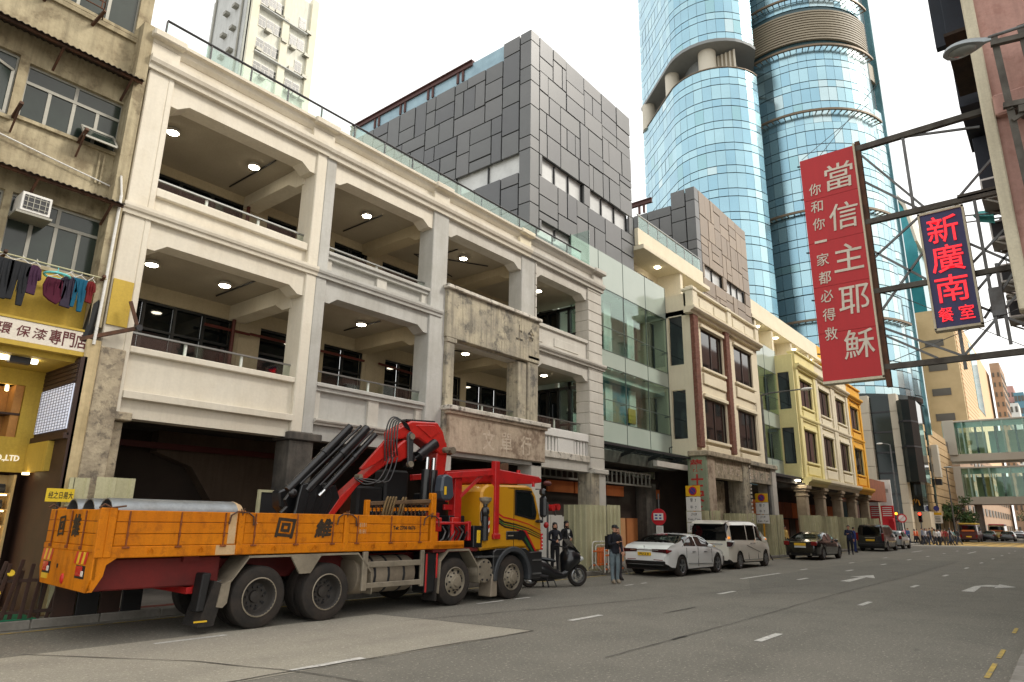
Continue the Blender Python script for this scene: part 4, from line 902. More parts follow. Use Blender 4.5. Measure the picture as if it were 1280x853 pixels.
band(31.1, 41.2, 12.3, 12.65, EY, .35).build('cornice', mt['house_cream'], EB); bx(EX, EY-.05, 12.652, 41.0, EY+.4, 13.6).build('parapet', mt['cream2'], EB); bx(EX-.1, EY-.2, 13.6, 41.1, EY+.5, 13.75).build('coping', mt['cream2'], EB, bev=.03)
for x in (31.45, 36.1, 40.5): bx(x, EY-.15, 12.653, x+.6, EY+.3, 13.85).build('parapet_pier', mt['cream2'], EB, bev=.04)
for xa, xb in ((32.4, 34.0), (34.3, 35.9), (37, 38.6), (38.9, 40.3)): bx(xa, EY-.1, 12.85, xb, EY+.0, 13.4).build('parapet_panel', mt['cream2'], EB, bev=.03)
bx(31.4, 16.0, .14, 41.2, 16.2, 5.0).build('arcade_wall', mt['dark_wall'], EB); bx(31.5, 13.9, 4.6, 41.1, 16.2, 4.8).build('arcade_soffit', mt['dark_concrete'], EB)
bx(EX, EY+.1, 12.3, 41.1, 17, 12.6).build('roof_slab', mt['cream2'], EB); bx(40.8, EY+.1, 5, 41.1, 16.5, 12.6).build('flank_wall', mt['house_cream'], EB)
# set back upper storey with balcony slab
US = thing('rooftop_storey', 'cream set back roof storey with glass rail between the two panel blocks', 'building', (33, 15.6, 12.6))
bx(28.7, 16.4, 12.6, 36.6, 20, 16.2).build('wall', mt['cream2'], US); bx(28.66, 14.9, 15.3, 36.9, 16.4, 15.55).build('balcony_slab', mt['cream2'], US, bev=.02); bx(28.66, 15.2, 15.56, 36.7, 15.4, 16.5).build('parapet', mt['cream2'], US); bx(33.0, 15.0, 13.4, 33.3, 16.4, 15.3).build('pier', mt['cream2'], US)
bx(29.6, 16.33, 13.7, 32.4, 16.42, 14.9).build('window', mt['bronze_frame'], US); MB().cyl((31.5, 15.6, 15.3), (31.5, 15.6, 15.26), .14, n=14).build('soffit_lamp', mt['lamp_glow'], US)
f = MB()
for i in range(8): f.bar((28.8+i*1.1, 15.25, 16.5), (28.8+i*1.1, 15.25, 17.3), .04)
f.bar((28.7, 15.25, 17.3), (36.6, 15.25, 17.3), .05); r_ = f.build('handrail', mt['steel'], US)
for i in range(7): bx(28.85+i*1.1, 15.24, 16.55, 29.85+i*1.1, 15.25, 17.2).build('glass_panel', mt['green_glass'], r_)
bx(45.5, 16.6, 13.4, 75, 21, 17.6).build('far_wall', mt['cream2'], US); bx(45.4, 15.4, 15.9, 70, 16.6, 16.15).build('balcony_slab', mt['cream2'], US); bx(45.4, 15.6, 16.16, 62, 15.8, 17.4).build('parapet', mt['cream2'], US)
bx(62.01, 15.6, 16.16, 75, 15.8, 17.4).build('parapet', mt['house_orange'] if 'house_orange' in mt else D('house_orange', (228, 172, 46), .75, (210, 152, 36), .8, .5, streak=.1), US)
for x in (46, 49.5, 54, 58.5, 63, 67.5): bx(x, 15.5, 13.4, x+.35, 16.6, 15.9).build('pier', mt['cream2'] if x < 62 else mt['house_orange'], US)
for x in (48, 52, 56.5, 61, 65): MB().cyl((x, 16, 15.9), (x, 16, 15.85), .16, n=12).build('soffit_lamp', mt['lamp_glow'], US)
# ---- second glass block and the yellow house
GB2 = glass_block(41.15, 48.6, 15.1, 4.95, 14.0, 'green glass front between the cream corner house and the yellow house', 3, [4.95, 6.1, 8.3, 9.3, 10.4, 12.25, 14.0], ['mint_pane', 'green_glass', 'mint_pane', 'green_glass', 'green_glass', 'mint_pane'])
cp2 = thing('canopy', 'dark canopy below the second glass front near the yellow house', 'canopy', (45, 14.6, 4.9))
bx(41.2, 14.0, 4.75, 49, 15.0, 4.95).build('canopy_deck', mt['dark_steel'], cp2, bev=.02); bx(41.2, 14.2, 4.5, 48.7, 15.0, 4.74).build('fascia', mt['dark_concrete'], cp2)
MB().cyl((47.8, 14.1, 4.74), (47.8, 14.1, 4.68), .18, n=14).build('soffit_lamp', mt['lamp_glow'], cp2)
FX, FY = 48.7, 13.8
D('house_yellow', (230, 218, 158), .8, (214, 202, 142), .8, .5, streak=.1); D('house_pale', (224, 215, 190), .8, (208, 196, 164), .8, .5, streak=.1)
FB = thing('yellow_house', 'row house in pale yellow, cream and orange bays on stone columns', 'house', (FX, FY, 0))
x1 = bay_house(FB, FX, 4, 4.75, FY, 16, ['house_yellow', 'house_pale', 'house_pale', 'house_orange'], None, None, [(6.1, 8.35), (10.0, 12.0)], 12.6, 5.0, 2.75)
w_ = MB()
for za, zb in ((4.9, 5.9), (8.4, 9.7), (12.35, 13.6)): w_.box(FX-.3, FY+.1, za, FX, 17, zb)
for za, zb in ((5.9, 8.4), (9.7, 12.35)): w_.box(FX-.3, FY+.1, za, FX, 14.2, zb); w_.box(FX-.3, 15.0, za, FX, 17, zb)
w_.build('flank_wall', mt['house_yellow'], FB)
for za, zb in ((5.9, 8.4), (9.7, 12.35)): bx(FX-.2, 14.2, za+.02, FX-.18, 15.0, zb-.02).build('pane', mt['dark_glass'], FB)
for i, m in enumerate(('house_yellow', 'house_pale', 'house_pale', 'house_orange')):
    xa = FX+i*4.75-.05; xb = xa+4.75
    band(xa, xb, 12.6, 12.95, FY, .3).build('cornice', mt[m], FB); bx(xa, FY-.03, 12.952, xb, FY+.4, 13.75).build('parapet', mt[m], FB); bx(xa, FY-.16, 13.752, xb, FY+.5, 13.92).build('coping', mt[m], FB, bev=.03)
    band(xa, xb, 4.45, 5.0, FY+.02, .45).build('string_course', mt[m], FB); band(xa, xb, 8.95, 9.25, FY+.06, .16).build('string_course', mt[m], FB)
    for x in (xa, xb-.55): bx(x+.02, FY-.04, 5.01, x+.53, FY+.1, 12.59).build('pier', mt[m], FB, bev=.02)
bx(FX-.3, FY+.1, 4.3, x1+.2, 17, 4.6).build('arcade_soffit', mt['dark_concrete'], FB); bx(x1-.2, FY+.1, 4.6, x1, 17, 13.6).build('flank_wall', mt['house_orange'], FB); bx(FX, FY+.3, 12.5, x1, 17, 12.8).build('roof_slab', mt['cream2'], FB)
bx(41.2, 16.4, .14, x1, 16.6, 4.4).build('arcade_wall', mt['dark_wall'], FB)
rr = random.Random(9)
for i in range(16): bx(41.6+i*1.5, 16.2, .14, 42.9+i*1.5, 16.38, 2.2).build('hoarding_panel', mt[rr.choice(['brown_board', 'plywood', 'brown_board', 'dark_wall'])], FB)
for i in range(15): bx(41.8+i*1.6, 16.2, 2.3, 43.3+i*1.6, 16.38, 3.4).build('hoarding_panel', mt[rr.choice(['orange_board', 'plywood', 'brown_board'])], FB)
D('granite', (168, 152, 128), .9, (136, 122, 102), 2, .8, streak=.2, bump=.3, bscale=20)
for i, x in enumerate((48.75, 52.95, 57.6, 62.1, 66.6)):
    c = bx(x-.33, FY+.05, .14, x+.33, FY+.7, 4.0).build('column', mt['granite'], FB, bev=.05)
    bx(x-.42, FY-.06, 4.0, x+.42, FY+.8, 4.15).build('capital', mt['granite'], c, bev=.04); bx(x-.52, FY-.16, 4.16, x+.52, FY+.9, 4.44).build('capital', mt['granite'], c, bev=.06); bx(x-.38, FY, 3.7, x+.38, FY+.75, 3.8).build('collar', mt['granite'], c, bev=.03)
    hoarding(x-.6, x+.8, ['green hoarding round the first stone column of the yellow house', 'green hoarding at the second stone column behind the black sedan', 'green hoarding at the third stone column', 'green hoarding at the fourth stone column', 'green hoarding at the last stone column by the red banner'][i], 2.45, True, 13.4, .9)
# ---- old concrete portal with painted sign under the cream corner house
PT = thing('concrete_portal', 'weathered concrete arcade portal with green painted pillar under the cream house', 'portal', (31.5, 13.45, 0))
D('green_paint', (146, 158, 130), .9, (120, 128, 106), 2, .8, streak=.3, spots=(170, 160, 140), spot_amt=.5); D('red_letter', (188, 52, 46), .8, (160, 40, 36), 4, .7)
bx(31.35, 13.42, .14, 31.5, 14.4, 5.0).build('painted_pillar', mt['green_paint'], PT, bev=.02); bx(31.5, 13.4, .14, 32.35, 14.3, 5.0).build('pillar', mt['peeled'], PT, bev=.02)
bx(31.2, 13.25, 5.0, 37.0, 14.3, 5.25).build('coping', mt['rough_concrete'], PT, bev=.03); bx(37.0, 13.3, 4.95, 41.5, 14.3, 5.2).build('coping', mt['weathered'], PT, bev=.03)
bx(32.35, 13.46, 4.0, 36.1, 13.9, 5.0).build('sign_beam', mt['rough_concrete'], PT, bev=.02); bx(37.0, 13.48, 4.05, 40.7, 13.9, 4.95).build('sign_beam', mt['weathered'], PT, bev=.02)
bx(36.1, 13.4, .14, 37.0, 14.3, 5.0).build('pillar', mt['weathered'], PT, bev=.02); bx(34.5, 14.3, .14, 35.6, 15.2, 4.0).build('pillar', mt['rough_concrete'], PT, bev=.02); bx(40.7, 13.42, .14, 41.4, 14.3, 5.0).build('pillar', mt['light_render'], PT, bev=.02)
tx = MB()
for k, ch in enumerate('龍士安多'): put_text(tx, ch, (31.345, 13.92, 4.55-k*.72), .62, .6, (0, -1, 0), (0, 0, 1), .03)
tx.build('lettering', mt['red_letter'], PT); tx = MB()
for k, ch in enumerate('陳林記行'): put_text(tx, ch, (32.9+k*.85, 13.455, 4.52), .55, .5, (1, 0, 0), (0, 0, 1), .02)
for k, ch in enumerate('佳和茶莊'): put_text(tx, ch, (37.5+k*.85, 13.475, 4.5), .6, .55, (1, 0, 0), (0, 0, 1), .03)
tx.build('lettering', mt['ghost_paint'], PT)
q = MB()
for k in range(22): q.box(36.9, 13.34, .6+k*.2, 37.02, 13.41, .72+k*.2)
tag(q.build('toothing', mt['worn_white'], PT), kind='stuff')
hoarding(31.0, 32.5, 'green hoarding at the foot of the green painted pillar', 2.4); hoarding(35.2, 37.3, 'green hoarding at the middle portal pillar behind the white people carrier', 2.35); hoarding(40.0, 41.8, 'green hoarding at the right portal pillar by the parking sign', 2.35)
bx(33.2, 14.6, .14, 33.7, 14.8, 3.6).build('fabric_strip', mt['peeled'], PT)
# ================================================================ glass tower, podium, footbridges, far buildings
for k, c in enumerate([(150, 186, 200), (156, 192, 204), (164, 198, 208), (144, 182, 198), (186, 208, 212), (146, 184, 192)]):
    D('tower_glass_%d' % k, c, .22, tuple(int(x*.93) for x in c), .15, .6, fine=0, metal=.82)
D('tower_dark', (104, 144, 150), .15, (84, 122, 128), .1, .6, fine=0, metal=.6); D('tower_core', (58, 84, 90), .3, (48, 74, 80), .2, .5, fine=0); D('tower_deep', (38, 48, 48), .1, (26, 34, 34), .1, .6, fine=0, metal=.3)
D('louvre', (150, 140, 120), .6, (134, 124, 106), .3, .5); D('ring_bronze', (120, 104, 84), .5, metal=.4, amt=.3); D('pale_clad', (206, 200, 184), .6, (190, 184, 168), .2, .5)
D('soffit_grey', (132, 136, 136), .6, amt=.3)
tr_ = random.Random(21)
TW = thing('glass_tower', 'tall blue glass tower with a round front and a brown louvre band', 'tower', (103, 25, 0))
def arc(o, r, a0, a1, n_): return [(o[0]+r*cos(radians(a0+(a1-a0)*i/n_)), o[1]+r*sin(radians(a0+(a1-a0)*i/n_))) for i in range(n_+1)]
_unit = {}
pane_n = [0]
def curtain(t, pts, rows, single=0.0, tints=(0, 1, 2, 3, 4, 5), wts=(6, 6, 5, 4, .6, .8), gap=.045, tfun=None, name='pane'):
    """glass skin over a plan polyline; panes in `rows` nearest the eye are parts, the rest one joined part"""
    rest = {}
    for j, (za, zb) in enumerate(rows):
        for i, (a, b) in enumerate(zip(pts[:-1], pts[1:])):
            k = tr_.choices(tints, wts)[0]
            if tfun: k = tfun(i/(len(pts)-1), (za+zb)/2, k)
            dx, dy = b[0]-a[0], b[1]-a[1]; L = math.hypot(dx, dy); an = atan2(dy, dx)
            if single and pane_n[0] < 298 and single[0] <= za <= single[1]:
                if k not in _unit: _unit[k] = bx(-.5, -.5, -.5, .5, .5, .5).build(name, mt['tower_glass_%d' % k], t, local=True); o = _unit[k]
                else: o = _unit[k].copy(); COL.objects.link(o)
                r = ROOT[t.name].inverted() @ Vector(((a[0]+b[0])/2, (a[1]+b[1])/2, (za+zb)/2))
                o.parent = t; o.location = r; o.scale = (L-gap, .12, zb-za-.12); o.rotation_euler = (tr_.uniform(-.012, .012), 0, an+tr_.uniform(-.012, .012)); pane_n[0] += 1
            else:
                mb = rest.setdefault(k, MB()); ux, uy = dx/L, dy/L; e = tr_.uniform(-.02, .02)
                p = [(a[0]+ux*gap/2+uy*(.06+e), a[1]+uy*gap/2-ux*(.06+e)), (b[0]-ux*gap/2+uy*(.06-e), b[1]-uy*gap/2-ux*(.06-e))]
                mb.quad((p[0][0], p[0][1], za+.06), (p[1][0], p[1][1], za+.06), (p[1][0], p[1][1], zb-.06), (p[0][0], p[0][1], zb-.06))
    for k, mb in rest.items(): tag(mb.build('glazing', mt['tower_glass_%d' % k], t), kind='stuff')
def drum(t, pts, z0, z1, mat, name, back=None):
    P = list(pts)+(back or []); return MB().prism(P, 'z', z0, z1).build(name, mt[mat], t)
CO, CR = (103.64, 24.93), 10.93
A0, A1 = 258, 132                                   # arc seen from the street, right to left
front = arc(CO, CR, 263, 130, 20)
inner = arc(CO, CR-.22, 263, 130, 34); back_ = [(112, 40), (118, 30), (112, 14.5)]
drum(TW, inner, 18, 104, 'tower_core', 'core', back_)
rows = []; z = 18.2
floors = [18.2+3.53*i for i in range(24)]
for zf in floors:
    if 71.0 < zf+1 < 76.5: continue
    rows += [(zf, zf+1.2), (zf+1.2, zf+3.53)]
def cyl_sky_tint(u, z_, k):            # sky reflection put into the tints: paler panes right, bluer panes left
    if u < .42 and tr_.random() < .3: return 4
    if u > .75 and tr_.random() < .5: return 3
    return k
curtain(TW, front, rows, single=(31, 62), tfun=cyl_sky_tint)
lo = arc(CO, CR+.25, 263, 130, 34)
lv = MB(); zz = 72.2
while zz < 77.1: lv.prism(arc(CO, CR+.3, 263, 130, 34)+arc(CO, CR-.1, 130, 263, 34), 'z', zz, zz+.26); zz += .44
tag(lv.build('louvre_slat', mt['louvre'], TW), kind='stuff')
def ring(z, out=.9, a0=263, a1=130, o=CO, r=CR):
    b_ = MB(); b_.prism(arc(o, r+out, a0, a1, 40)+arc(o, r+out-.28, a1, a0, 40), 'z', z, z+.3); g = b_.build('ring', mt['ring_bronze'], TW); q = MB()
    for p, p2 in zip(arc(o, r, a0, a1, 30), arc(o, r+out-.1, a0, a1, 30)): q.bar((*p, z+.1), (*p2, z+.1), .12, .16)
    tag(q.build('ring_bracket', mt['ring_bronze'], g), kind='stuff')
for z in (28.3, 44.2, 59.7, 70.6, 79.5, 90): ring(z)
drum(TW, arc(CO, CR+.9, 263, 130, 34), 17.6, 18.2, 'tower_deep', 'bottom_ledge', [(108, 34), (110, 20)])
# left wing: flat flank and rounded corner, open storey between two masses
LO, LR = (89.2, 33.44), 7.11
lpts = arc(LO, LR, 300, 232, 12)+arc(LO, LR, 226, 143, 16)
lpts = arc(LO, LR, 262, 135, 12)
fl = lpts[-1]; flat = [(fl[0]+7.3*i/8, fl[1]+8.4*i/8) for i in range(1, 9)]
wing = [(99.5, 27.0)]+[(lpts[0][0]+(99.5-lpts[0][0])*(1-i/6), lpts[0][1]+(27.0-lpts[0][1])*(1-i/6)) for i in range(1, 6)]+lpts+flat
wingS = lpts+flat
def grow(P, d):
    out = []
    for i, p in enumerate(P):
        a, b = P[max(i-1, 0)], P[min(i+1, len(P)-1)]; t = Vector((b[0]-a[0], b[1]-a[1])).normalized(); out.append((p[0]-t.y*d, p[1]+t.x*d))
    return out
bk = [(108, 48), (112, 36), (99.4, 31)]
def pol_(az, d): return (d*cos(radians(az)), d*sin(radians(az)))
def wing_rows(z0, z1):
    r_, z = [], z0
    while z < z1-.5: r_ += [(z, min(z+1.2, z1)), (z+1.2, min(z+3.53, z1))] if z+1.2 < z1 else [(z, z1)]; z += 3.53
    return r_
drum(TW, grow(wingS, -.25), 0, 65.4, 'tower_core', 'wing_core', bk); drum(TW, grow(wingS, -.25), 70.8, 108, 'tower_core', 'wing_core', bk)
flip = wingS[::-1][::-1]
curtain(TW, wingS, wing_rows(24, 65.6), wts=(6, 6, 4, 5, .5, .8)); curtain(TW, wingS, wing_rows(70.5, 107), wts=(6, 5, 3, 6, .5, .8))
drum(TW, grow(wingS, .15), 70.0, 70.5, 'soffit_grey', 'wing_soffit', bk); drum(TW, grow(wingS, .05), 65.6, 65.75, 'ring_bronze', 'wing_parapet', bk)
drum(TW, grow(wingS, -3.2), 65, 71, 'soffit_grey', 'recess_wall', bk)
for (x, y), r_ in ((pol_(20.9, 90.6), 1.3), (pol_(24.2, 94.6), 1.1), (pol_(26.5, 102), 1.1)): MB().cyl((x, y, 65.5), (x, y, 70.1), r_, n=20).build('column', mt['pale_clad'], TW, smooth=True)
qa, qb = Vector((*pol_(20.2, 91.6), 0)), Vector((*pol_(18.4, 90.6), 0)); MB().bar(qa+Vector((0, 0, 67.6)), qb+Vector((0, 0, 67.6)), .4, 4.2).build('plant_screen', mt['louvre'], TW)
for k in range(6):
    c_ = qa.lerp(qb, k/5); bx(c_.x-.35, c_.y-.12, 65.5, c_.x-.15, c_.y+.12, 69.7).build('screen_fin', mt['pale_clad'], TW)
# groove between wing and drum, fins and slim lobe on the right
bx(95, 28.6, 16, 99, 31.5, 106).build('groove', mt['tower_dark'], TW)
RO = (107.2, 19.6); rpts = arc(RO, 5.9, 300, 190, 12); curtain(TW, rpts, wing_rows(18, 64), wts=(2, 4, 4, 1, 5, 3)); drum(TW, arc(RO, 5.7, 300, 190, 12), 0, 64, 'tower_deep', 'lobe_core', [(112, 22)])
MB().cyl((105.6, 16.2, 64), (105.6, 16.2, 70), 1.1, n=20).build('column', mt['pale_clad'], TW, smooth=True); drum(TW, arc(RO, 5.6, 300, 190, 12), 69.5, 72.5, 'louvre', 'lobe_collar', [(112, 22)])
curtain(TW, arc(RO, 5.2, 300, 190, 10), wing_rows(72.5, 104), wts=(2, 4, 4, 1, 5, 3)); drum(TW, arc(RO, 5.0, 300, 190, 10), 72, 104, 'tower_deep', 'lobe_core', [(112, 22)])
for az, d in ((8.35, 104.2), (7.35, 108.5)):
    c_, s_ = cos(radians(az)), sin(radians(az)); MB().bar((d*c_, d*s_, 14), (d*c_, d*s_, 104), .9, .9, up=(1, 0, 0)).build('glass_fin', mt['tower_dark'], TW)
drum(TW, inner, 0, 17.6, 'tower_deep', 'core', back_)
# base: dark drum, pale pillars, hanging dark bays
def pol(az, d): return (d*cos(radians(az)), d*sin(radians(az)))
D('pillar_beige', (196, 186, 166), .7, (180, 170, 150), .4, .5, streak=.15)
for az, d, w_ in ((11.25, 94.5, 1.0), (9.32, 94.2, .85)):
    x, y = pol(az, d)
    for k in range(8): bx(x, y-w_/2, .14+k*2.2, x+1.6, y+w_/2, .11+(k+1)*2.2).build('pillar_block', mt['pillar_beige'], TW, bev=.02)
x, y = pol(10.2, 95); bx(x, y-1.3, .14, x+2, y+1.4, 17.6).build('base_glazing', mt['tower_deep'], TW)
for k in range(6): bx(x-.08, y-1.25, 3+k*2.5, x-.01, y+1.35, 3.2+k*2.5).build('transom', mt['dark_steel'], TW)
hb = [pol(9.15, 96), pol(9.1, 93), pol(8.8, 92.2), pol(8.3, 92.5), pol(7.85, 94), pol(7.6, 98)]
MB().prism(hb+[(104, 16)], 'z', 6.9, 16.6).build('hanging_bay', mt['tower_deep'], TW); MB().prism([(a-.1, b) for a, b in hb]+[(104, 16)], 'z', 10.9, 11.1).build('transom', mt['dark_steel'], TW); MB().prism([(a-.1, b) for a, b in hb]+[(104, 16)], 'z', 13.9, 14.1).build('transom', mt['dark_steel'], TW)
x, y = pol(8.6, 96); bx(x, y-1.1, .14, x+3, y+2.0, 3.6).build('base_wall', mt['pillar_beige'], TW); bx(x, y-.6, 3.61, x+3, y+1.0, 6.9).build('base_glazing', mt['tower_deep'], TW); bx(x-.05, y+1.0, 3.62, x+3, y+2.2, 6.88).build('base_wall', mt['pillar_beige'], TW)
D('logo_gold', (190, 140, 40), .6); tx = MB(); tx.tube([(x-.06, y+.55, 4.3), (x-.06, y+.47, 4.9), (x-.06, y+.3, 5.05), (x-.06, y+.17, 4.6), (x-.06, y+.04, 5.05), (x-.06, y-.12, 4.9), (x-.06, y-.2, 4.3)], .07, 6); tx.build('arch_emblem', mt['logo_gold'], TW)
# podium in tan stone courses
PD = thing('stone_podium', 'tan stone podium with stepped courses beside the tower base', 'building', (104, 14, 0))
D('tan_stone', (204, 176, 132), .85, (184, 156, 114), .5, .7, streak=.1, bump=.1)
bx(104.3, 14.2, 3.6, 131, 24, 15.2).build('core', mt['concrete'], PD); zz = 3.9; i = 0
while zz < 15.2:
    xe = 131.5-max(0, (zz-10))*1.4; bx(104, 14.0+.05*(i % 2), zz+.04, xe, 14.3, zz+1.0).build('stone_course', mt['tan_stone'], PD, bev=.02); bx(103.9, 14.0, zz+.04, 104.32, 17.4, zz+1.0).build('stone_course', mt['tan_stone'], PD, bev=.02); zz += 1.04; i += 1
bx(103.9, 13.8, 3.3, 134, 15, 3.9).build('canopy', mt['tan_stone'], PD); bx(104, 15.6, .14, 132, 16, 3.3).build('recess', mt['dark_wall'], PD)
for xx in (106, 112, 118, 126): bx(xx, 14.3, .14, xx+1.2, 15.2, 3.3).build('pier', mt['tan_stone'], PD)
bx(108.6, 13.2, 8.4, 110, 13.99, 12.8).build('pale_sign_box', mt['pale_clad'], PD, bev=.03); bx(108.8, 13.3, 7.4, 109.8, 13.98, 8.2).build('sign_box_base', mt['dark_steel'], PD)
bx(113, 13.0, 4.5, 128, 13.99, 4.75).build('awning_fin', mt['dark_steel'], PD)
# two glazed footbridges across the street
def bridge(zb, zt, x, y1, label, rows_glass):
    t = thing('footbridge', label, 'footbridge', (x, y1, zb), group='glazed footbridges across the street'); y0 = -12; wd = 6
    bx(x, y0, zb, x+wd, y1, zb+1.15).build('deck_beam', mt['pale_clad'], t, bev=.03); bx(x-.1, y0, zt-.25, x+wd, y1, zt).build('roof', mt['pale_clad'], t, bev=.03)
    bx(x+.6, y0, zt-1.1, x+.7, y1, zt-.25).build('valance', mt['mint_pane'], t); L = y1-y0; n_ = int(L/2.45); s = L/n_
    for i in range(n_): bx(x, y0+i*s+.08, zb+1.15, x+.04, y0+i*s+s-.08, zt-.26).build('pane', mt['bridge_glass'], t); 
    for i in range(n_+1): bx(x-.08, y0+i*s-.1, zb+1.16, x+.2, y0+i*s+.1, zt-.26).build('mullion', mt['bridge_frame'], t)
    for i in range(0, n_, 1):
        bx(x+wd-.2, y0+i*s+.12, zb+1.2, x+wd-.1, y0+i*s+s-.3, zt-1.3).build('far_pane', mt['bridge_frame'] if i % 4 == 3 else mt['bridge_warm'], t)
    for i in range(n_): bx(x+2.5, y0+i*s+1, zb+1.16, x+2.8, y0+i*s+1.3, zt-.3).build('inner_post', mt['dark_steel'], t)
    bx(x-.3, y1-1.6, zb+1.0, x+wd, y1, zt+.1).build('end_block', mt['pale_clad'], t, bev=.04)
mt['bridge_glass'] = glass('bridge_glass', (.80, .93, .88), .06, glosstint=(.8, .97, .92)); D('bridge_frame', (160, 192, 178), .4, metal=.2, amt=.3); D('bridge_warm', (222, 216, 180), .7, (190, 192, 156), 1.6, .8)
bridge(12.1, 18.6, 130, 14.6, 'upper glazed footbridge high across the street', 2); bridge(5.4, 11.2, 130, 14.6, 'lower glazed footbridge just above the far traffic', 2)
for y in (12.6, 10.2): MB().cyl((133, y+1.5, 0), (133, y+1.5, 5.4), .55, n=16).build('bridge_pier', mt['concrete'], bpy.data.objects['footbridge.001'])
# buildings farther along
def far_block(name, label, x0, y0, x1, y1, z1, wall, win, fz, nx, ny, wfrac=(.5, .5), side='-x', z0=0, wz=.45):
    t = thing(name, label, 'building', (x0, y0, 0)); bx(x0, y0, z0, x1, y1, z1).build('wall', mt[wall], t); k = int((z1-z0)/fz); cnt = 0
    u = None
    for j in range(k):
        zc = z0+(j+.5)*fz
        for f_, n_, a, b in (('x', nx, y0, y1), ('y', ny, x0, x1)):
            for i in range(n_):
                if cnt >= 290: break
                c = a+(b-a)*(i+.5)/n_; w_ = (b-a)/n_*wfrac[0]
                o = bx(-.5, -.5, -.5, .5, .5, .5).build('window', mt[win], t, local=True) if u is None else u.copy()
                if u is None: u = o
                else: COL.objects.link(o)
                o.parent = t; cnt += 1
                if f_ == 'x': o.location = (0, c-y0, zc); o.scale = (.3, w_, fz*wz)
                else: o.location = (c-x0, 0, zc); o.scale = (w_, .3, fz*wz)
    return t
D('hotel_tan', (196, 174, 132), .85, (176, 154, 114), .3, .6); D('peach', (232, 196, 156), .85, (220, 184, 144), .3, .5); D('brown_flat', (176, 148, 124), .9, (160, 132, 108), .4, .5); D('pink_far', (196, 150, 140), .9); D('blue_far', (96, 140, 158), .6, amt=.3); D('far_window', (96, 92, 84), .4); D('white_far', (222, 222, 216), .8); D('teal_glass', (66, 150, 158), .15, (50, 122, 132), .2, .7, fine=0, metal=.5); D('green_grey', (150, 156, 132), .8, (132, 138, 116), .3, .6)
HT = far_block('hotel_tower', 'tan stone tower with few small windows behind the blue neon sign', 180, 15.2, 272, 23.4, 51.5, 'hotel_tan', 'far_window', 5.8, 1, 0, (.45, .5), wz=.28)
bx(182, 15.05, 0, 272, 15.19, 51.4).build('peach_facing', mt['peach'], HT); bx(211, 14.95, 32, 229, 15.04, 50).build('glass_strip', mt['teal_glass'], HT)  # paler sheet on the street side: its sunlit tone is put into the colour
cs = MB()
for k in range(34): cs.box(181, 15.0, 14+k*1.1, 209, 15.06, 14.12+k*1.1)
tag(cs.build('stone_joint', mt['hotel_tan'], HT), kind='stuff')
far_block('office_block', 'greenish grey block between the glass tower and the tan tower', 176, 23.0, 196, 30, 50, 'green_grey', 'far_window', 4.6, 2, 0, (.4, .5), wz=.4)
CT = thing('curved_block', 'teal glass block with a curved silver roof right of the glass tower', 'building', (200, 24, 0))
hp = [(21.5, 0), (30, 0), (30, 80), (28.5, 91), (26, 92), (23.6, 87), (22, 76)]
MB().prism(hp, 'x', 200, 225).build('body', mt['teal_glass'], CT); MB().prism([(30.3, 60), (30.3, 81), (28.6, 92), (26, 93.2), (23, 88), (21.4, 76), (22, 76), (23.6, 87), (26, 92), (28.5, 91), (30, 80), (30, 60)], 'x', 197, 226).build('curved_roof', mt['pale_clad'], CT)
for k in range(7): bx(199.6, 21.6, 10+k*9, 200, 29.8, 10.7+k*9).build('floor_band', mt['pale_clad'], CT)
far_block('apartment_block', 'brown apartment block behind the upper footbridge', 262, 11.4, 285, 14.0, 53.5, 'brown_flat', 'far_window', 3.2, 2, 6, (.4, .4))
far_block('pink_block', 'distant pink block at the right edge above the footbridge', 420, 14.2, 440, 17.2, 72, 'pink_far', 'far_window', 5, 2, 0)
far_block('blue_block', 'distant blue office block right of the pink one', 405, 10, 420, 14.0, 66, 'blue_far', 'far_window', 6, 3, 0, (.8, .5)); far_block('white_block', 'low white block below the distant pink one', 330, 10.5, 345, 15.2, 50, 'white_far', 'far_window', 5, 3, 0)
far_block('street_building', 'brown building on the far side under the footbridge', 150, 15, 260, 26, 18, 'brown_flat', 'far_window', 3.4, 2, 14)
far_block('street_building', 'pale building at the end of the street below the footbridge', 262, 3, 300, 11, 12, 'peach', 'far_window', 3.2, 4, 2)
# white apartment tower behind the shophouses
D('apt_white', (224, 224, 212), .85, (206, 204, 190), .5, .6, streak=.35); D('apt_grey', (206, 208, 206), .9, (186, 188, 186), .4, .6, streak=.4); D('apt_yellow', (226, 222, 202), .85, (206, 200, 178), .5, .5); D('win_grey', (92, 96, 92), .3, (44, 46, 44), .35, .95, fine=0)
AY = 65; ax0, ax1 = AY/tan(radians(64.7)), AY/tan(radians(58.95))
AP = thing('apartment_tower', 'white apartment tower with many air conditioners behind the shophouse roof', 'building', (ax0, AY, 0))
ZA = 64.5
bx(ax0, AY, 0, ax1, AY+9.7, ZA).build('wall', mt['apt_white'], AP); bx(ax0-.1, AY+.8, 0, ax0-.002, AY+9.6, ZA).build('flank_wall', mt['apt_grey'], AP)
for x in (ax0+.5, ax0+(ax1-ax0)*.53, ax1-.3): bx(x-.5, AY-.4, 0, x+.4, AY+.3, ZA+.6).build('fin', mt['apt_yellow'], AP)
u = bx(-.5, -.5, -.5, .5, .5, .5).build('window', mt['white_paint'], AP, local=True); up_ = MB().box(-.44, -.6, -.42, -.04, .5, .1).box(.04, -.6, -.42, .44, .5, .1).box(-.44, -.6, .16, .44, .5, .42).build('pane', mt['win_grey'], u, local=True)
fz = 3.1; first = True; nn = 0
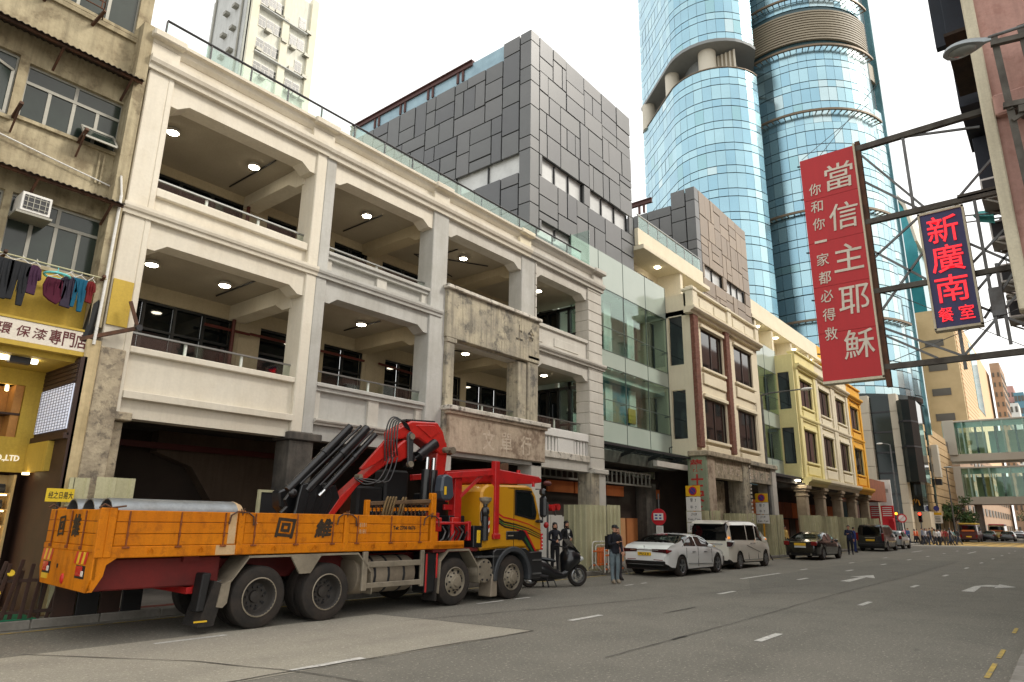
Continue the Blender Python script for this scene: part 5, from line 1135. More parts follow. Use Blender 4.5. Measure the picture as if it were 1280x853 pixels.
for j in range(9, 20):
    zc = 2+j*fz
    for xa, wd in ((1.3, .95), (2.35, .95), (3.4, .95), (5.5, .95), (6.55, .95)):
        if tr_.random() < .07: continue
        x = xa*(ax1-ax0)/8.6
        if first: o = u; first = False
        else:
            o = u.copy(); COL.objects.link(o); p = up_.copy(); COL.objects.link(p); p.parent = o
        o.parent = AP; o.location = (x+.3, -.02, zc); o.scale = (wd, .16, 1.5)
        nn += 1
aw = bx(-.35, -.55, -.2, .35, 0, .2).build('air_conditioner', mt['alu_old'], AP, local=True); first = True
for j in range(9, 20):
    for k in range(4):
        o = aw if first else aw.copy()
        if not first: COL.objects.link(o)
        first = False; o.location = (tr_.choice([1.0, 1.9, 2.8, 4.0, 5.3, 6.2, 7.2])*(ax1-ax0)/8.6+.4, -.05, 2+j*fz-1.1+tr_.uniform(-.1, .2))
    for k in range(2):
        o = aw.copy(); COL.objects.link(o); o.rotation_euler = (0, 0, -pi/2); o.location = (-.1, 3.0+k*2.0+tr_.uniform(-.2, .2), 2+j*fz-.6)
    if j % 2: bx(ax0+.9, AY-.6, 2+j*fz-1.5, ax1-1.2, AY, 2+j*fz-1.38).build('ledge', mt['apt_grey'], AP)
for y in (AY+1.6, AY+8.6): MB().cyl((ax0-.25, y, 0), (ax0-.25, y, ZA), .12, n=8).build('drain_pipe', mt['alu_old'], AP)
# street trees and a tree by the podium
# ================================================================ right side: pink building, sign gantry, signs, street lamp
D('pink_render', (186, 146, 134), .88, (164, 126, 116), .9, .7, streak=.3, bump=.25, bscale=20, spots=(150, 104, 92), spot_amt=.4); D('trim_cream', (206, 198, 174), .85, (184, 174, 150), 1.2, .6, streak=.25)
D('galv', (110, 112, 112), .5, (78, 74, 70), 3, .8, metal=.5); D('rust_steel', (96, 93, 86), .8, (66, 60, 54), 3.5, .9, metal=.2, bump=.3)
PX, PY = 13.0, 0.12
PB = thing('pink_building', 'salmon pink building overhanging the pavement on the right', 'building', (PX, PY, 5.2))
bx(PX, -9, 5.25, 46, PY, 20.5).build('wall', mt['pink_render'], PB); bx(PX-.10, PY-.12, 5.15, PX+.2, PY+.06, 20.6).build('corner_trim', mt['trim_cream'], PB, bev=.02)
bx(PX-.16, -9, 8.55, PX+.05, PY-.12, 8.95).build('ledge', mt['pink_render'], PB, bev=.03); bx(PX-.1, -9, 5.15, PX+.1, PY-.12, 5.35).build('ledge', mt['trim_cream'], PB)
bx(PX, -9, 11.6, PX-.1, -.2, 11.75).build('ledge', mt['pink_render'], PB)
bx(14, -9, .14, 46, -1.6, 5.2).build('ground_floor', mt['dark_wall'], PB); bx(46, -9, 5.25, 90, -.3, 20.4).build('wall', mt['pink_render'], PB); bx(110, -9, .14, 160, -.9, 26).build('far_wing', mt['pink_render'], PB); bx(46, -9, .14, 90, -1.4, 5.2).build('ground_floor', mt['dark_wall'], PB)  # unseen wing past the junction, added to darken reflections in the panes opposite
for i in range(19):
    for z in (6.4, 9.7, 13, 16.4):
        f_ = MB(); x = 14.6+i*3.9; py = PY if i < 8 else -.3; f_.box(x, py, z, x+1.9, py+.06, z+1.5); w_ = f_.build('window', mt['alu_old'], PB)
        for k in (0, 1): bx(x+.06+k*.92, py+.062, z+.06, x+.92+k*.92, py+.07, z+1.44).build('pane', mt['murky_glass'], w_)
        if z > 8: bx(x-.3, py, z+1.65, x+2.2, py+.45, z+1.72).build('awning', mt['awning_metal'], PB)
# grille cage and brackets on the near flank
gr = MB()
for z in (8.4, 9.6): gr.bar((PX-.5, -.12, z+.1), (PX-.35, -1.4, z), .09)
for y in (-.18, -.55): gr.bar((PX-.45, y-.05, 6.9), (PX-.4, y, 9.9), .10)
gr.bar((PX-.5, -.2, 8.2), (PX-.2, -1.4, 8.9), .06); gr.bar((PX, -.4, 8.45), (PX-.5, -.2, 8.45), .08); gr.bar((PX-.5, -.3, 8.35), (PX-.35, -1.4, 8.3), .12)
cg = gr.build('grille_frame', mt['rust_steel'], PB)
gr = MB(); 
for z in (6.6, 7.3, 7.9): gr.bar((PX-.5, -.36, z), (PX-.45, -1.3, z), .05)
gr.bar((PX-.5, -.36, 6.0), (PX-.5, -.36, 7.9), .06); gr.bar((PX-.5, -.36, 6.6), (PX, -.36, 6.6), .05); gr.build('air_conditioner_cage', mt['black'], PB); bx(PX-.45, -1.3, 6.65, PX, -.45, 7.25).build('air_conditioner', mt['dark_steel'], PB)
# air conditioners, boxes and dark awning sheets on the street face
D('dark_sheet', (34, 42, 54), .7, (24, 30, 38), 2, .6)
for x0, x1, z0, z1, d in ((17, 19.5, 11.2, 14.4, .5), (17.5, 20, 14.6, 20, .62), (18.5, 20.5, 9.9, 11.1, .42)): bx(x0, PY+.01, z0, x1, PY+d, z1).build('sheet_box', mt['dark_sheet'], PB, bev=.01)
bx(17.1, PY+.5, 13.0, 17.3, PY+.75, 14.6).build('side_board', mt['dark_sheet'], PB); bx(17.2, PY+.2, 14.4, 18.6, PY+.55, 15.4).build('drum_box', mt['pale_clad'], PB, bev=.1); bx(17.25, PY+.22, 15.4, 18.5, PY+.53, 15.48).build('drum_lid', mt['yellow_wall'], PB)
acs = [(18.2, 9.35, 'white air conditioner high on the pink building below the dark sheeting'), (19.4, 8.7, 'air conditioner with a turquoise cloth beside it on the pink building'), (20.5, 7.9, 'grey air conditioner low on the pink building by the gantry'), (21.5, 7.2, 'air conditioner behind the neon sign brackets'), (22.8, 8.2, 'air conditioner farther along the pink building')]
for x, z, lb in acs:
    t = thing('air_conditioner', lb, 'air conditioner', (x, PY, z), 0, 'air conditioners on the old facades')
    bx(0, .02, 0, .8, .42, .5).build('case', mt['white_paint'], t, local=True, bev=.02); bx(-.012, .05, .06, 0, .38, .44).build('grille', mt['dark_steel'], t, local=True); MB().bar((0, .02, -.25), (0, .40, -.02), .04).bar((.8, .02, -.25), (.8, .40, -.02), .04).box(-.02, 0, -.04, .82, .44, -.005).build('bracket', mt['alu_old'], t, local=True)
tq = thing('hung_cloth', 'turquoise cloth on a rack sticking out from the pink building', 'cloth', (19, PY, 9.3)); MB().tube([(19, PY, 9.2), (19, PY+.95, 9.35), (19.35, PY+.95, 9.3), (19.35, PY, 9.2)], .02, 6).build('rack', mt['steel'], tq)
MB().add([(19.05, PY+.3, 9.36), (19.3, PY+.3, 9.36), (19.3, PY+.62, 9.4), (19.05, PY+.62, 9.4), (19.0, PY+.28, 9.16), (19.32, PY+.3, 9.1), (19.3, PY+.6, 9.2), (19.05, PY+.7, 9.3)], [(0, 1, 2, 3), (0, 4, 5, 1), (2, 6, 7, 3), (0, 3, 7, 4), (1, 5, 6, 2)]).build('cloth', mt['turquoise'], tq)
# steel gantry carrying the two signs
GX = 16.05
GA = thing('sign_gantry', 'rusty steel truss arms carrying the red and blue signs over the street', 'gantry', (GX, .3, 7))
def arm(z, y1=2.72, y0=.1, w_=.10, dz=.0): MB().bar((GX, y0, z+dz), (GX, y1, z), .11, w_).build('arm', mt['rust_steel'], GA)
arm(10.42, w_=.13); arm(8.53, w_=.12); arm(6.86, w_=.11); arm(5.13, w_=.12); arm(8.6, .9, -.1, .09)
f = MB()
for (y0, z0, y1, z1) in ((2.7, 10.4, 1.5, 8.55), (2.7, 9.65, 1.6, 8.55), (1.75, 10.4, .3, 10.1), (2.7, 7.9, 1.7, 6.95), (2.7, 7.6, 1.5, 8.5), (2.7, 5.9, 1.7, 5.2), (2.7, 6.3, .9, 8.5), (1.25, 5.18, 2.6, 6.0), (1.25, 5.18, .1, 6.4), (1.0, 8.5, .2, 9.3), (.9, 7.6, .1, 6.9), (.9, 6.2, .1, 5.6), (.8, 5.9, .1, 6.9), (.85, 6.5, .2, 7.2), (.85, 7.1, .1, 7.8)): f.bar((GX+.02, y0, z0), (GX+.02, y1, z1), .045)
for y, z0, z1 in ((1.72, 8.5, 10.45), (1.25, 4.9, 5.75), (.62, 5.5, 8.6), (2.68, 4.9, 10.5), (.45, 5.3, 7)): f.bar((GX, y, z0), (GX, y, z1), .06)
f.build('brace', mt['galv'], GA)
for (a, b) in (((GX-.05, 3.9, 10.55), (GX, 2.3, 11.5)), ((GX-.05, 3.5, 10.5), (GX, 2.0, 12)), ((GX, .3, 7.1), (GX+2, .15, 6.6)), ((GX, 2.7, 5.2), (GX, .2, 6.0)), ((GX, 2.7, 7.0), (GX, .2, 5.2))): MB().tube([a, b], .008, 4).build('stay_wire', mt['galv'], GA)
D('sign_red', (182, 26, 32), .55, (166, 22, 28), .5, .5, streak=.12, fine=.04); D('sign_letter', (214, 206, 190), .6, (188, 178, 162), 6, .6)
RS = thing('red_sign', 'tall red vertical sign with large pale characters hanging over the street', 'sign', (16, 3.3, 4.95))
RX = 15.95
for k in range(5):
    z0 = 4.94+k*1.112; bx(RX, 2.74, z0+.004, RX+.22, 3.94, z0+1.108).build('panel', mt['sign_red'], RS)
bx(RX-.02, 2.70, 4.90, RX+.24, 2.739, 10.54).build('frame_edge', mt['trim_cream'], RS); bx(RX-.02, 2.70, 4.88, RX+.24, 3.95, 4.938).build('frame_edge', mt['trim_cream'], RS); bx(RX+.05, 2.6, 4.7, RX+.2, 2.699, 10.6).build('back_post', mt['rust'], RS)
R_, U_ = (0, -1, 0), (0, 0, 1)
for k, ch in enumerate('當信主耶穌'):
    tx = MB(); put_text(tx, ch, (RX-.012, 3.11, 9.83-k*1.03), .62, .66, R_, U_, .004, .004, .06); tx.build('character', mt['sign_letter'], RS)
for k, ch in enumerate('你和你一家都必得救'):
    tx = MB(); put_text(tx, ch, (RX-.012, 3.66, 9.64-k*.452), .27, .06 if ch == '一' else .30, R_, U_, .004, .004, .06); tx.build('character', mt['sign_letter'], RS)
f = MB()
for z in (10.4, 9.5, 8.1, 6.9, 5.6): f.bar((RX+.1, 3.95, z), (RX+.1, 4.03, z+.02), .03)
f.build('lug', mt['black'], RS)
D('sign_blue', (44, 46, 96), .5, (36, 38, 80), .6, .5); D('neon_red', (230, 34, 46), .4, emit=(255, 30, 44), es=.7); D('neon_edge', (250, 120, 120), .4, emit=(255, 70, 80), es=2.0)
BS = thing('blue_sign', 'blue neon sign with glowing red characters right of the red sign', 'sign', (16, 1.2, 5.8))
BX_ = 15.9
bx(BX_, .86, 5.78, BX_+.2, 1.62, 8.32).build('panel', mt['sign_blue'], BS); f = MB()
f.box(BX_-.03, .82, 5.74, BX_+.22, .859, 8.36); f.box(BX_-.03, 1.621, 5.74, BX_+.22, 1.66, 8.36); f.box(BX_-.03, .82, 5.73, BX_+.22, 1.66, 5.779); f.box(BX_-.03, .82, 8.321, BX_+.22, 1.66, 8.37); f.build('frame_edge', mt['trim_cream'], BS)
for k, (ch, y, z, w_, h_) in enumerate((('新', 1.24, 7.92, .56, .60), ('廣', 1.24, 7.26, .58, .60), ('南', 1.24, 6.60, .58, .58), ('餐', 1.42, 6.05, .26, .30), ('室', 1.06, 6.05, .26, .30))):
    tx = MB(); put_text(tx, ch, (BX_-.02, y, z), w_, h_, R_, U_, .003 if w_ > .4 else .0, .012); c_ = tx.build('character', mt['neon_red'], BS)
bx(16.0, .42, 5.9, 16.3, .66, 6.5).build('transformer_box', mt['galv'], GA, bev=.01)
# street lamp reaching in from the right
SL = thing('street_lamp', 'grey street lamp head on a thin arm in front of the pink building', 'street lamp', (10.5, -.3, 0)); LX = 10.0
D('lamp_grey', (142, 150, 152), .45, amt=.2, metal=.3); D('lamp_lens', (120, 124, 120), .2, amt=.3, fine=0)
hz = 8.17
pr_ = [(0.42, 0), (.40, .03), (.30, .075), (.12, .10), (-.05, .085), (-.09, .05), (-.09, 0)]
def lamp_head(t, c, L, W_, H_, mat, rot=0):
    vs, fs = [], []; n_, m_ = 14, 6
    for i in range(n_+1):
        u = i/n_; wv = W_*(sin(pi*min(u*1.15, 1)**.7)**.75 if 0 < u < 1 else 0)+.02
        for j in range(m_+1): a = pi*j/m_; vs.append((c[0]+wv*cos(a), c[1]+L*(.5-u), c[2]+H_*sin(a)*(.35+.65*sin(pi*u)**.6)))
    for i in range(n_):
        for j in range(m_): p = i*(m_+1)+j; fs.append((p, p+1, p+m_+2, p+m_+1))
        fs.append((i*(m_+1), (i+1)*(m_+1), (i+1)*(m_+1)+m_, i*(m_+1)+m_))
    return MB().add(vs, fs).build('lamp_head', mat, t, smooth=True)
lamp_head(SL, (LX, .17, hz), .56, .16, .12, mt['lamp_grey']); MB().sphere((LX, .22, hz-.01), .12, .17, .05).build('lens', mt['lamp_lens'], SL, smooth=True)
MB().tube([(LX, -.08, hz+.06), (LX, -1.2, hz+.02), (LX, -2.2, hz-.1)], .022, 8).build('arm', mt['galv'], SL, smooth=True); MB().tube([(LX, -2.2, 0), (LX, -2.2, hz)], .08, 10).build('pole', mt['galv'], SL, smooth=True)
# lamps along the left kerb
def small_lamp(label, base, tip, h):
    t = thing('street_lamp', label, 'street lamp', base, 0, 'street lamps along the left kerb'); b_ = Vector(base); tp = Vector(tip)
    MB().tube([b_, b_+Vector((0, 0, h-.6)), b_+(tp-b_)*.15+Vector((0, 0, h*.98*.0)) if False else Vector((b_.x, b_.y, h-.1)), Vector((b_.x*.8+tp.x*.2, b_.y*.8+tp.y*.2, h)), tp], [.09, .07, .06, .045, .04], 8).build('pole', mt['galv'], t, smooth=True)
    d = (tp-b_); d.z = 0; d.normalize(); MB().sphere((tp.x+d.x*.3, tp.y+d.y*.3, tp.z-.02), .34 if abs(d.x) > .5 else .16, .34 if abs(d.y) > .5 else .16, .10).build('lamp_head', mt['white_paint'], t, smooth=True)
small_lamp('white headed street lamp reaching out before the yellow house', (40.5, 13.6, .14), (40.6, 11.3, 9.5), 9.45); small_lamp('street lamp in front of the tower base', (88, 15.3, .14), (87.6, 16.0, 11.1), 11)
# ================================================================ crane lorry (local frame: x forward from the tail, y left from the kerb-away side, z up)
D('truck_orange', (212, 126, 4), .6, (196, 108, 4), 1.5, .7, streak=.3, bump=.12, bscale=60, spots=(128, 66, 20), spot_amt=.38, spot_scale=4.5, spec=.25)
D('truck_yellow', (200, 142, 20), .4, (182, 126, 16), 1.2, .5, coat=.3, fine=.04); D('truck_red', (190, 26, 26), .45, (156, 20, 20), 2, .6, coat=.2, spots=(96, 30, 24), spot_amt=.3, spot_scale=4)
D('crane_red', (200, 40, 32), .35, (170, 32, 26), 2, .6, coat=.3, spots=(120, 40, 30), spot_amt=.25, spot_scale=5); D('chassis_red', (112, 24, 20), .7, (74, 18, 16), 1.5, .8)
D('crane_black', (26, 27, 29), .3, (40, 40, 42), 2, .5, coat=.2); D('chrome', (210, 212, 214), .12, metal=1, amt=.1, fine=0); D('dirty_silver', (150, 140, 122), .6, (112, 104, 90), 2, .8, metal=.25)
D('tank_beige', (150, 138, 120), .7, (120, 108, 92), 1.5, .8); D('strap_rust', (140, 74, 28), .8, (96, 52, 28), 9, .9); D('rope', (120, 98, 64), .95, (88, 70, 44), 8, .8); D('chain_rust', (112, 72, 42), .7, (70, 46, 30), 12, .9, metal=.3); D('timber', (108, 84, 60), .9, (78, 60, 42), 4, .8, streak=.2)
D('reflect_red', (206, 36, 26), .4); D('reflect_yellow', (232, 188, 40), .4); D('lamp_red', (190, 24, 24), .25, fine=0); D('lens_white', (224, 214, 206), .2, fine=0)
D('tube_steel', (150, 156, 160), .4, (122, 122, 120), 1.5, .8, metal=.6, streak=.2); D('stripe_black', (24, 24, 24), .4); D('stripe_green', (36, 92, 44), .4); D('ink', (38, 30, 18), .7, (70, 48, 20), 10, .7)
D('cab_glass', (22, 28, 28), .05, (14, 18, 18), .5, .6, fine=0)
TX, TYY = 4.03, 10.9
TK = thing('crane_truck', 'orange and yellow flatbed lorry with a folded red loader crane', 'truck', (TX, TYY, 0), -0.022)
def P(name, mb, mat, parent=None, **k): return mb.build(name, mt[mat] if isinstance(mat, str) else mat, parent or TK, local=True, **k)
Xl = lambda X: X-TX
WID = 2.25
# ---- chassis
P('chassis_rail', MB().box(.3, .7, .75, 10.1, .85, 1.1).box(.3, 1.4, .75, 10.1, 1.55, 1.1), 'chassis_red')
P('underbox', bx(.12, .28, .72, 2.0, 1.9, 1.17), 'chassis_red', bev=.02); P('underbox_lug', bx(1.35, .2, 1.1, 1.6, .28, 1.19), 'chassis_red')
P('cross_beam', MB().box(1.6, .3, .62, 3.0, .4, .74).box(1.5, .3, .6, 1.7, 1.9, .7), 'truck_red'); P('air_hose', MB().tube([(1.75, .3, .72), (2.1, .25, .78), (2.35, .3, .95), (2.45, .4, 1.1)], .015, 6), 'galv')
bm_ = MB(); bm_.box(.02, .02, 1.19, 6.55, WID-.02, 1.27); P('bed_floor', bm_, 'timber')
# ---- tail: boards above, lamp panel below
P('tail_rail', bx(-.02, .02, 1.27, .06, WID, 1.36), 'truck_orange', bev=.01)
for k in range(3):
    for ya, yb in ((.06, 1.12), (1.16, WID-.04)): P('tail_plank', bx(-.015, ya, 1.365+k*.172, .03, yb, 1.365+k*.172+.166), 'truck_orange', bev=.008)
lp_ = P('lamp_panel', MB().prism([(0, 1.27), (WID-.02, 1.27), (WID+.02, .98), (WID-.12, .74), (.14, .72), (.0, .90)], 'x', -.02, .05), 'truck_orange', bev=.01)
for y in (.55, 1.15, 1.9): P('hinge_strap', MB().box(-.035, y-.013, 1.32, -.016, y+.013, 1.86).box(-.05, y-.035, 1.30, -.016, y+.035, 1.35), 'strap_rust', bev=.005)
for ya, yb in ((.28, .62), (1.78, 2.1)):
    n_ = 5; s = MB(); s2 = MB()
    for k in range(n_):
        (s if k % 2 else s2).add([(-.026, ya-.06+(yb-ya+.14)*(k)/n_-.03, 1.27), (-.026, ya-.06+(yb-ya+.14)*(k+1)/n_-.03, 1.27), (-.026, ya-.06+(yb-ya+.14)*(k+1)/n_+.03, 1.10), (-.026, ya-.06+(yb-ya+.14)*k/n_+.03, 1.10)], [(0, 1, 2, 3)])
    P('warning_stripe', s, 'reflect_yellow', lp_); P('warning_stripe', s2, 'reflect_red', lp_)
    P('lamp_recess', bx(-.024, ya-.03, .90, .0, yb, 1.08), 'black', lp_); P('tail_lamp', bx(-.036, ya+.06, .93, -.022, yb-.03, 1.07), 'lamp_red', lp_, bev=.01); P('reverse_lamp', bx(-.04, ya, .93, -.022, ya+.08, 1.01), 'lens_white', lp_, bev=.01)
P('tow_eye', MB().sphere((-.02, 1.12, .86), .03, .06, .08), 'reflect_red', lp_); P('number_plate', bx(-.03, 1.8, .82, -.02, 2.08, .9), 'reflect_yellow', lp_); P('reflector', bx(-.03, 1.4, 1.0, -.02, 1.44, 1.06), 'black', lp_)
tx = MB(); [(put_text(tx, '回', (-.022-.0004*q, 1.55+.012*(q-1), 1.62), .24, .30, (0, -1, .1), (0, 0, 1), .012), put_text(tx, '維', (-.022-.0004*q, .9+.012*(q-1), 1.64), .30, .34, (0, -1, 0), (0, 0, 1), .012)) for q in range(3)]; P('lettering', tx, 'ink')
P('corner_post', MB().box(-.03, -.02, 1.2, .09, .06, 1.9), 'truck_orange', bev=.01); P('corner_skirt', MB().prism([(.0, 1.2), (.0, .76), (-.02, .74), (.03, .74), (.14, .95), (.16, 1.1), (.3, 1.2)], 'y', .0, .05), 'truck_orange')
for y in (.0, WID): P('rope_hook', MB().tube([(-.05, y, 1.9), (.02, y+.02, 1.95), (.12, y, 1.9), (.3, y-.03, 1.93)], .015, 6), 'rust')
# ---- side boards: rail below, three drop panels of three planks
posts = [.14, 2.14, 4.27, 6.46]
for side, y0 in ((0, 0), (1, WID-.05)):
    P('side_rail', bx(.06, y0-.005, 1.19, 7.5 if side == 0 else 6.6, y0+.055, 1.355), 'truck_orange', bev=.012)
    for xa, xb in zip(posts[:-1], posts[1:]):
        for k in range(3):
            P('side_plank', bx(xa+.07, y0+.003, 1.36+k*.172, xb-.06, y0+.045, 1.36+k*.172+.166), 'truck_orange', bev=.008)
    for x in posts[:-1] if side == 0 else posts: P('stake', bx(x-.05, y0-.02, 1.2, x+.06, y0+.07, 1.90), 'truck_orange', bev=.01)
for xa, xb in zip(posts[:-1], posts[1:]):
    for f in (.12, .5, .86):
        x = xa+(xb-xa)*f; P('hinge_strap', MB().box(x-.010, -.018, 1.34, x+.010, .002, 1.86).box(x-.014, -.024, 1.48, x+.014, .0, 1.56).box(x-.014, -.024, 1.66, x+.014, .0, 1.72).box(x-.05, -.032, 1.325, x+.05, .0, 1.352), 'strap_rust', bev=.004)
    for f in (.3, .68):
        x = xa+(xb-xa)*f; P('tie_hook', MB().tube([(x-.03, -.02, 1.25), (x-.03, -.03, 1.30), (x, -.03, 1.33), (x+.03, -.03, 1.30), (x+.03, -.02, 1.25)], .009, 5), 'truck_orange')
for x in (2.14, 4.27, 6.46): P('latch', MB().tube([(x-.22, -.02, 1.68), (x-.2, -.03, 1.82), (x-.1, -.03, 1.88), (x+.1, -.03, 1.87), (x+.2, -.03, 1.80), (x+.22, -.02, 1.66)], .014, 6).tube([(x-.03, -.02, 1.93), (x, -.02, 1.82), (x+.03, -.02, 1.94)], .012, 5), 'rust')
D('board_faded', (206, 178, 140), .7, (190, 150, 96), 2, .7); P('faded_patch', MB().box(1.93, -.0012, 1.37, 2.06, .0042, 1.86).box(1.75, -.0068, 1.2, 2.08, -.004, 1.35), 'board_faded')
tx = MB()
for ch, x, w_ in (('回', 2.98, .34), ('維', 3.78, .34)):
    for q in range(5): put_text(tx, ch, (x+(.010, -.010, .006, -.006, 0)[q], -.002-.0004*q, 1.62+(.006, -.008, -.010, .010, 0)[q]), w_, .32, (1, -0.0, -.08 if ch == '回' else .05), (0, 0, 1), .012, .0, .16)
put_text(tx, 'Tel: 2706 0676', (5.72, -.002, 1.63), .60, .08, (1, 0, 0), (0, 0, 1), .035); P('lettering', tx, 'ink')
tx = MB()
for k in (0, 1): put_text(tx, '8181', (4.66, -.002, 1.68-k*.12), .16, .08, (1, 0, 0), (0, 0, 1), .0)
P('stencil_mark', tx, 'board_faded')
# ---- mudguards, side guard, tank
MG = MB(); g_ = [(1.95, .72), (2.08, .80), (2.36, 1.17), (4.6, 1.17), (4.95, .80), (4.98, .42)]
for (a, b), (c, d) in zip(g_[:-1], g_[1:]): MG.bar((a, .17, b), (c, .17, d), .34, .025, up=(0, 1, 0)) if False else MG.prism([(a, b), (c, d), (c-.02, d-.03), (a-.02, b-.03)] if abs(c-a) < .2 else [(a, b), (c, d), (c, d-.035), (a, b-.035)], 'y', -.01, .62)
P('mudguard', MG, 'dirty_silver'); P('mudguard_web', MB().prism([(3.13, 1.16), (3.78, 1.16), (3.56, .84), (3.34, .84)], 'y', -.012, .03), 'dirty_silver'); P('mudguard_web', MB().prism([(1.93, .74), (2.08, .80), (2.05, .45), (1.98, .38), (1.88, .40)], 'y', -.005, .03), 'dirty_silver'); P('mud_flap', MB().prism([(1.62, .12), (1.88, .12), (1.95, .45), (1.98, .74), (1.82, .8)], 'y', .02, .55), 'rubber'); P('reflector', bx(1.55, .005, .19, 1.76, .018, .215), 'reflect_yellow'); P('spare_tool_box', MB().prism([(1.58, .34), (1.7, .34), (1.76, .92), (1.62, .92)], 'y', .03, .3), 'black', bev=.02)
fr = MB(); fr.box(4.72, -.01, .46, 4.84, .05, 1.18).box(6.22, -.01, .46, 6.32, .05, 1.18).box(4.84, -.008, .88, 6.22, .045, .99).box(4.84, -.008, .50, 6.22, .045, .60); P('side_guard', fr, 'dirty_silver', bev=.01)
P('fuel_tank', MB().lathe([(0, 4.7), (.34, 4.72), (.36, 4.78), (.36, 6.15), (.34, 6.2), (0, 6.22)], (0, .48, .72), 'x', 20), 'tank_beige', smooth=True)
for x in (5.1, 5.45, 5.85): P('tank_strap', MB().lathe([(.365, x), (.375, x+.01), (.375, x+.05), (.365, x+.06)], (0, .48, .72), 'x', 20), 'dark_steel')
P('battery_box', bx(6.42, .05, .3, 6.72, .5, 1.12), 'crane_black', bev=.04)
for x in (6.40, 6.7): P('red_strap', MB().box(x, .03, .32, x+.045, .06, 1.1), 'truck_red', bev=.01)
g3 = [(6.72, .30), (6.76, .94), (7.02, 1.18), (7.66, 1.18), (7.96, .82), (8.0, .44)]; MG = MB()
for (a, b), (c, d) in zip(g3[:-1], g3[1:]):
    MG.prism([(a, b), (c, d), (c+.04, d-.02), (a+.04, b-.02)] if abs(c-a) < .1 else [(a, b), (c, d), (c, d-.045), (a, b-.045)], 'y', -.01, .40)
P('mudguard', MG, 'dirty_silver'); P('mud_flap', MB().box(6.68, .02, .14, 6.73, .4, .6), 'rubber'); P('mud_flap', MB().prism([(8.42, .1), (8.66, .1), (8.64, .6), (8.46, .6)], 'y', .0, .4), 'tank_beige', bev=.02)
P('air_tank', MB().lathe([(0, -.01), (.25, -.01), (.27, .02), (.27, .5), (0, .5)], (8.23, .02, .68), 'y', 24), 'dirty_silver', smooth=True)
bt = MB()
for k in range(8): a = k*pi/4+.3; bt.cyl((8.23+.21*cos(a), -.012, .68+.21*sin(a)), (8.23+.21*cos(a), .02, .68+.21*sin(a)), .022, n=8)
P('flange_bolt', bt, 'dark_steel'); P('step_bar', bx(7.95, .0, .97, 8.75, .12, 1.01), 'galv')
# ---- wheels
def wheel(x, y, dish, sgn=1, z=.5):
    w_ = P('wheel', MB(), 'rubber') if False else None
    prof = [(.30, .0), (.36, -.01), (.44, .0), (.485, .02), (.50, .05), (.50, .11), (.492, .115), (.50, .12), (.50, .19), (.492, .195), (.50, .2), (.50, .26), (.485, .29), (.42, .31), (.30, .30)]
    t_ = P('wheel', MB().lathe([(r, y+sgn*d) for r, d in prof], (x, 0, z), 'y', 36), 'rubber', smooth=True)
    if dish: rim = [(.315, -.012), (.30, -.02), (.285, .0), (.265, .05), (.25, .12), (.22, .16), (.10, .165), (.09, .12), (.0, .11)]
    else: rim = [(.305, -.01), (.29, -.02), (.275, .01), (.25, .045), (.22, .03), (.17, -.02), (.155, -.05), (.11, -.06), (.10, -.09), (.0, -.095)]
    r_ = P('rim', MB().lathe([(r, y+sgn*d) for r, d in rim], (x, 0, z), 'y', 28), 'dirty_silver' if not dish else 'rim_dark', t_, smooth=True)
    if dish: P('rim_edge', MB().lathe([(.318, y-sgn*.014), (.30, y-sgn*.022), (.282, y+sgn*.01), (.27, y+sgn*.05)], (x, 0, z), 'y', 32), 'dirty_silver', t_, smooth=True)
    b_ = MB(); n_ = 10
    for k in range(n_):
        a = 2*pi*k/n_; rr_ = .155 if dish else .185; yy = y+sgn*(.15 if dish else -.015)
        b_.cyl((x+rr_*cos(a), yy, z+rr_*sin(a)), (x+rr_*cos(a), yy-sgn*.03, z+rr_*sin(a)), .016, n=6)
    P('wheel_nut', b_, 'dark_steel', t_)
    if not dish:
        h_ = MB()
        for k in range(8): a = 2*pi*k/8+.2; h_.cyl((x+.235*cos(a), y+.02, z+.235*sin(a)), (x+.235*cos(a), y+.045, z+.235*sin(a)), .03, n=8)
        P('rim_hole', h_, 'black', t_)
    else:
        h_ = MB()
        for k in range(8): a = 2*pi*k/8+.2; h_.cyl((x+.205*cos(a), y+.152, z+.205*sin(a)), (x+.205*cos(a), y+.18, z+.205*sin(a)), .028, n=8)
        P('rim_hole', h_, 'black', t_)
D('rim_dark', (66, 62, 58), .6, (48, 46, 44), 2, .7, metal=.3)
for x in (2.62, 3.96):
    wheel(x, .02, True); wheel(x, .36, True); wheel(x, WID-.02, True, -1); P('axle', MB().cyl((x, .4, .5), (x, 1.9, .5), .12), 'black')
for x in (7.27, 9.2): wheel(x, .03, False); wheel(x, WID-.03, False, -1); P('axle', MB().cyl((x, .3, .5), (x, 2.0, .5), .10), 'black')
P('spare_underbody', MB().box(6.8, .35, .55, 10.0, 1.9, 1.1).box(4.9, .9, .4, 6.6, 1.9, 1.15), 'black')
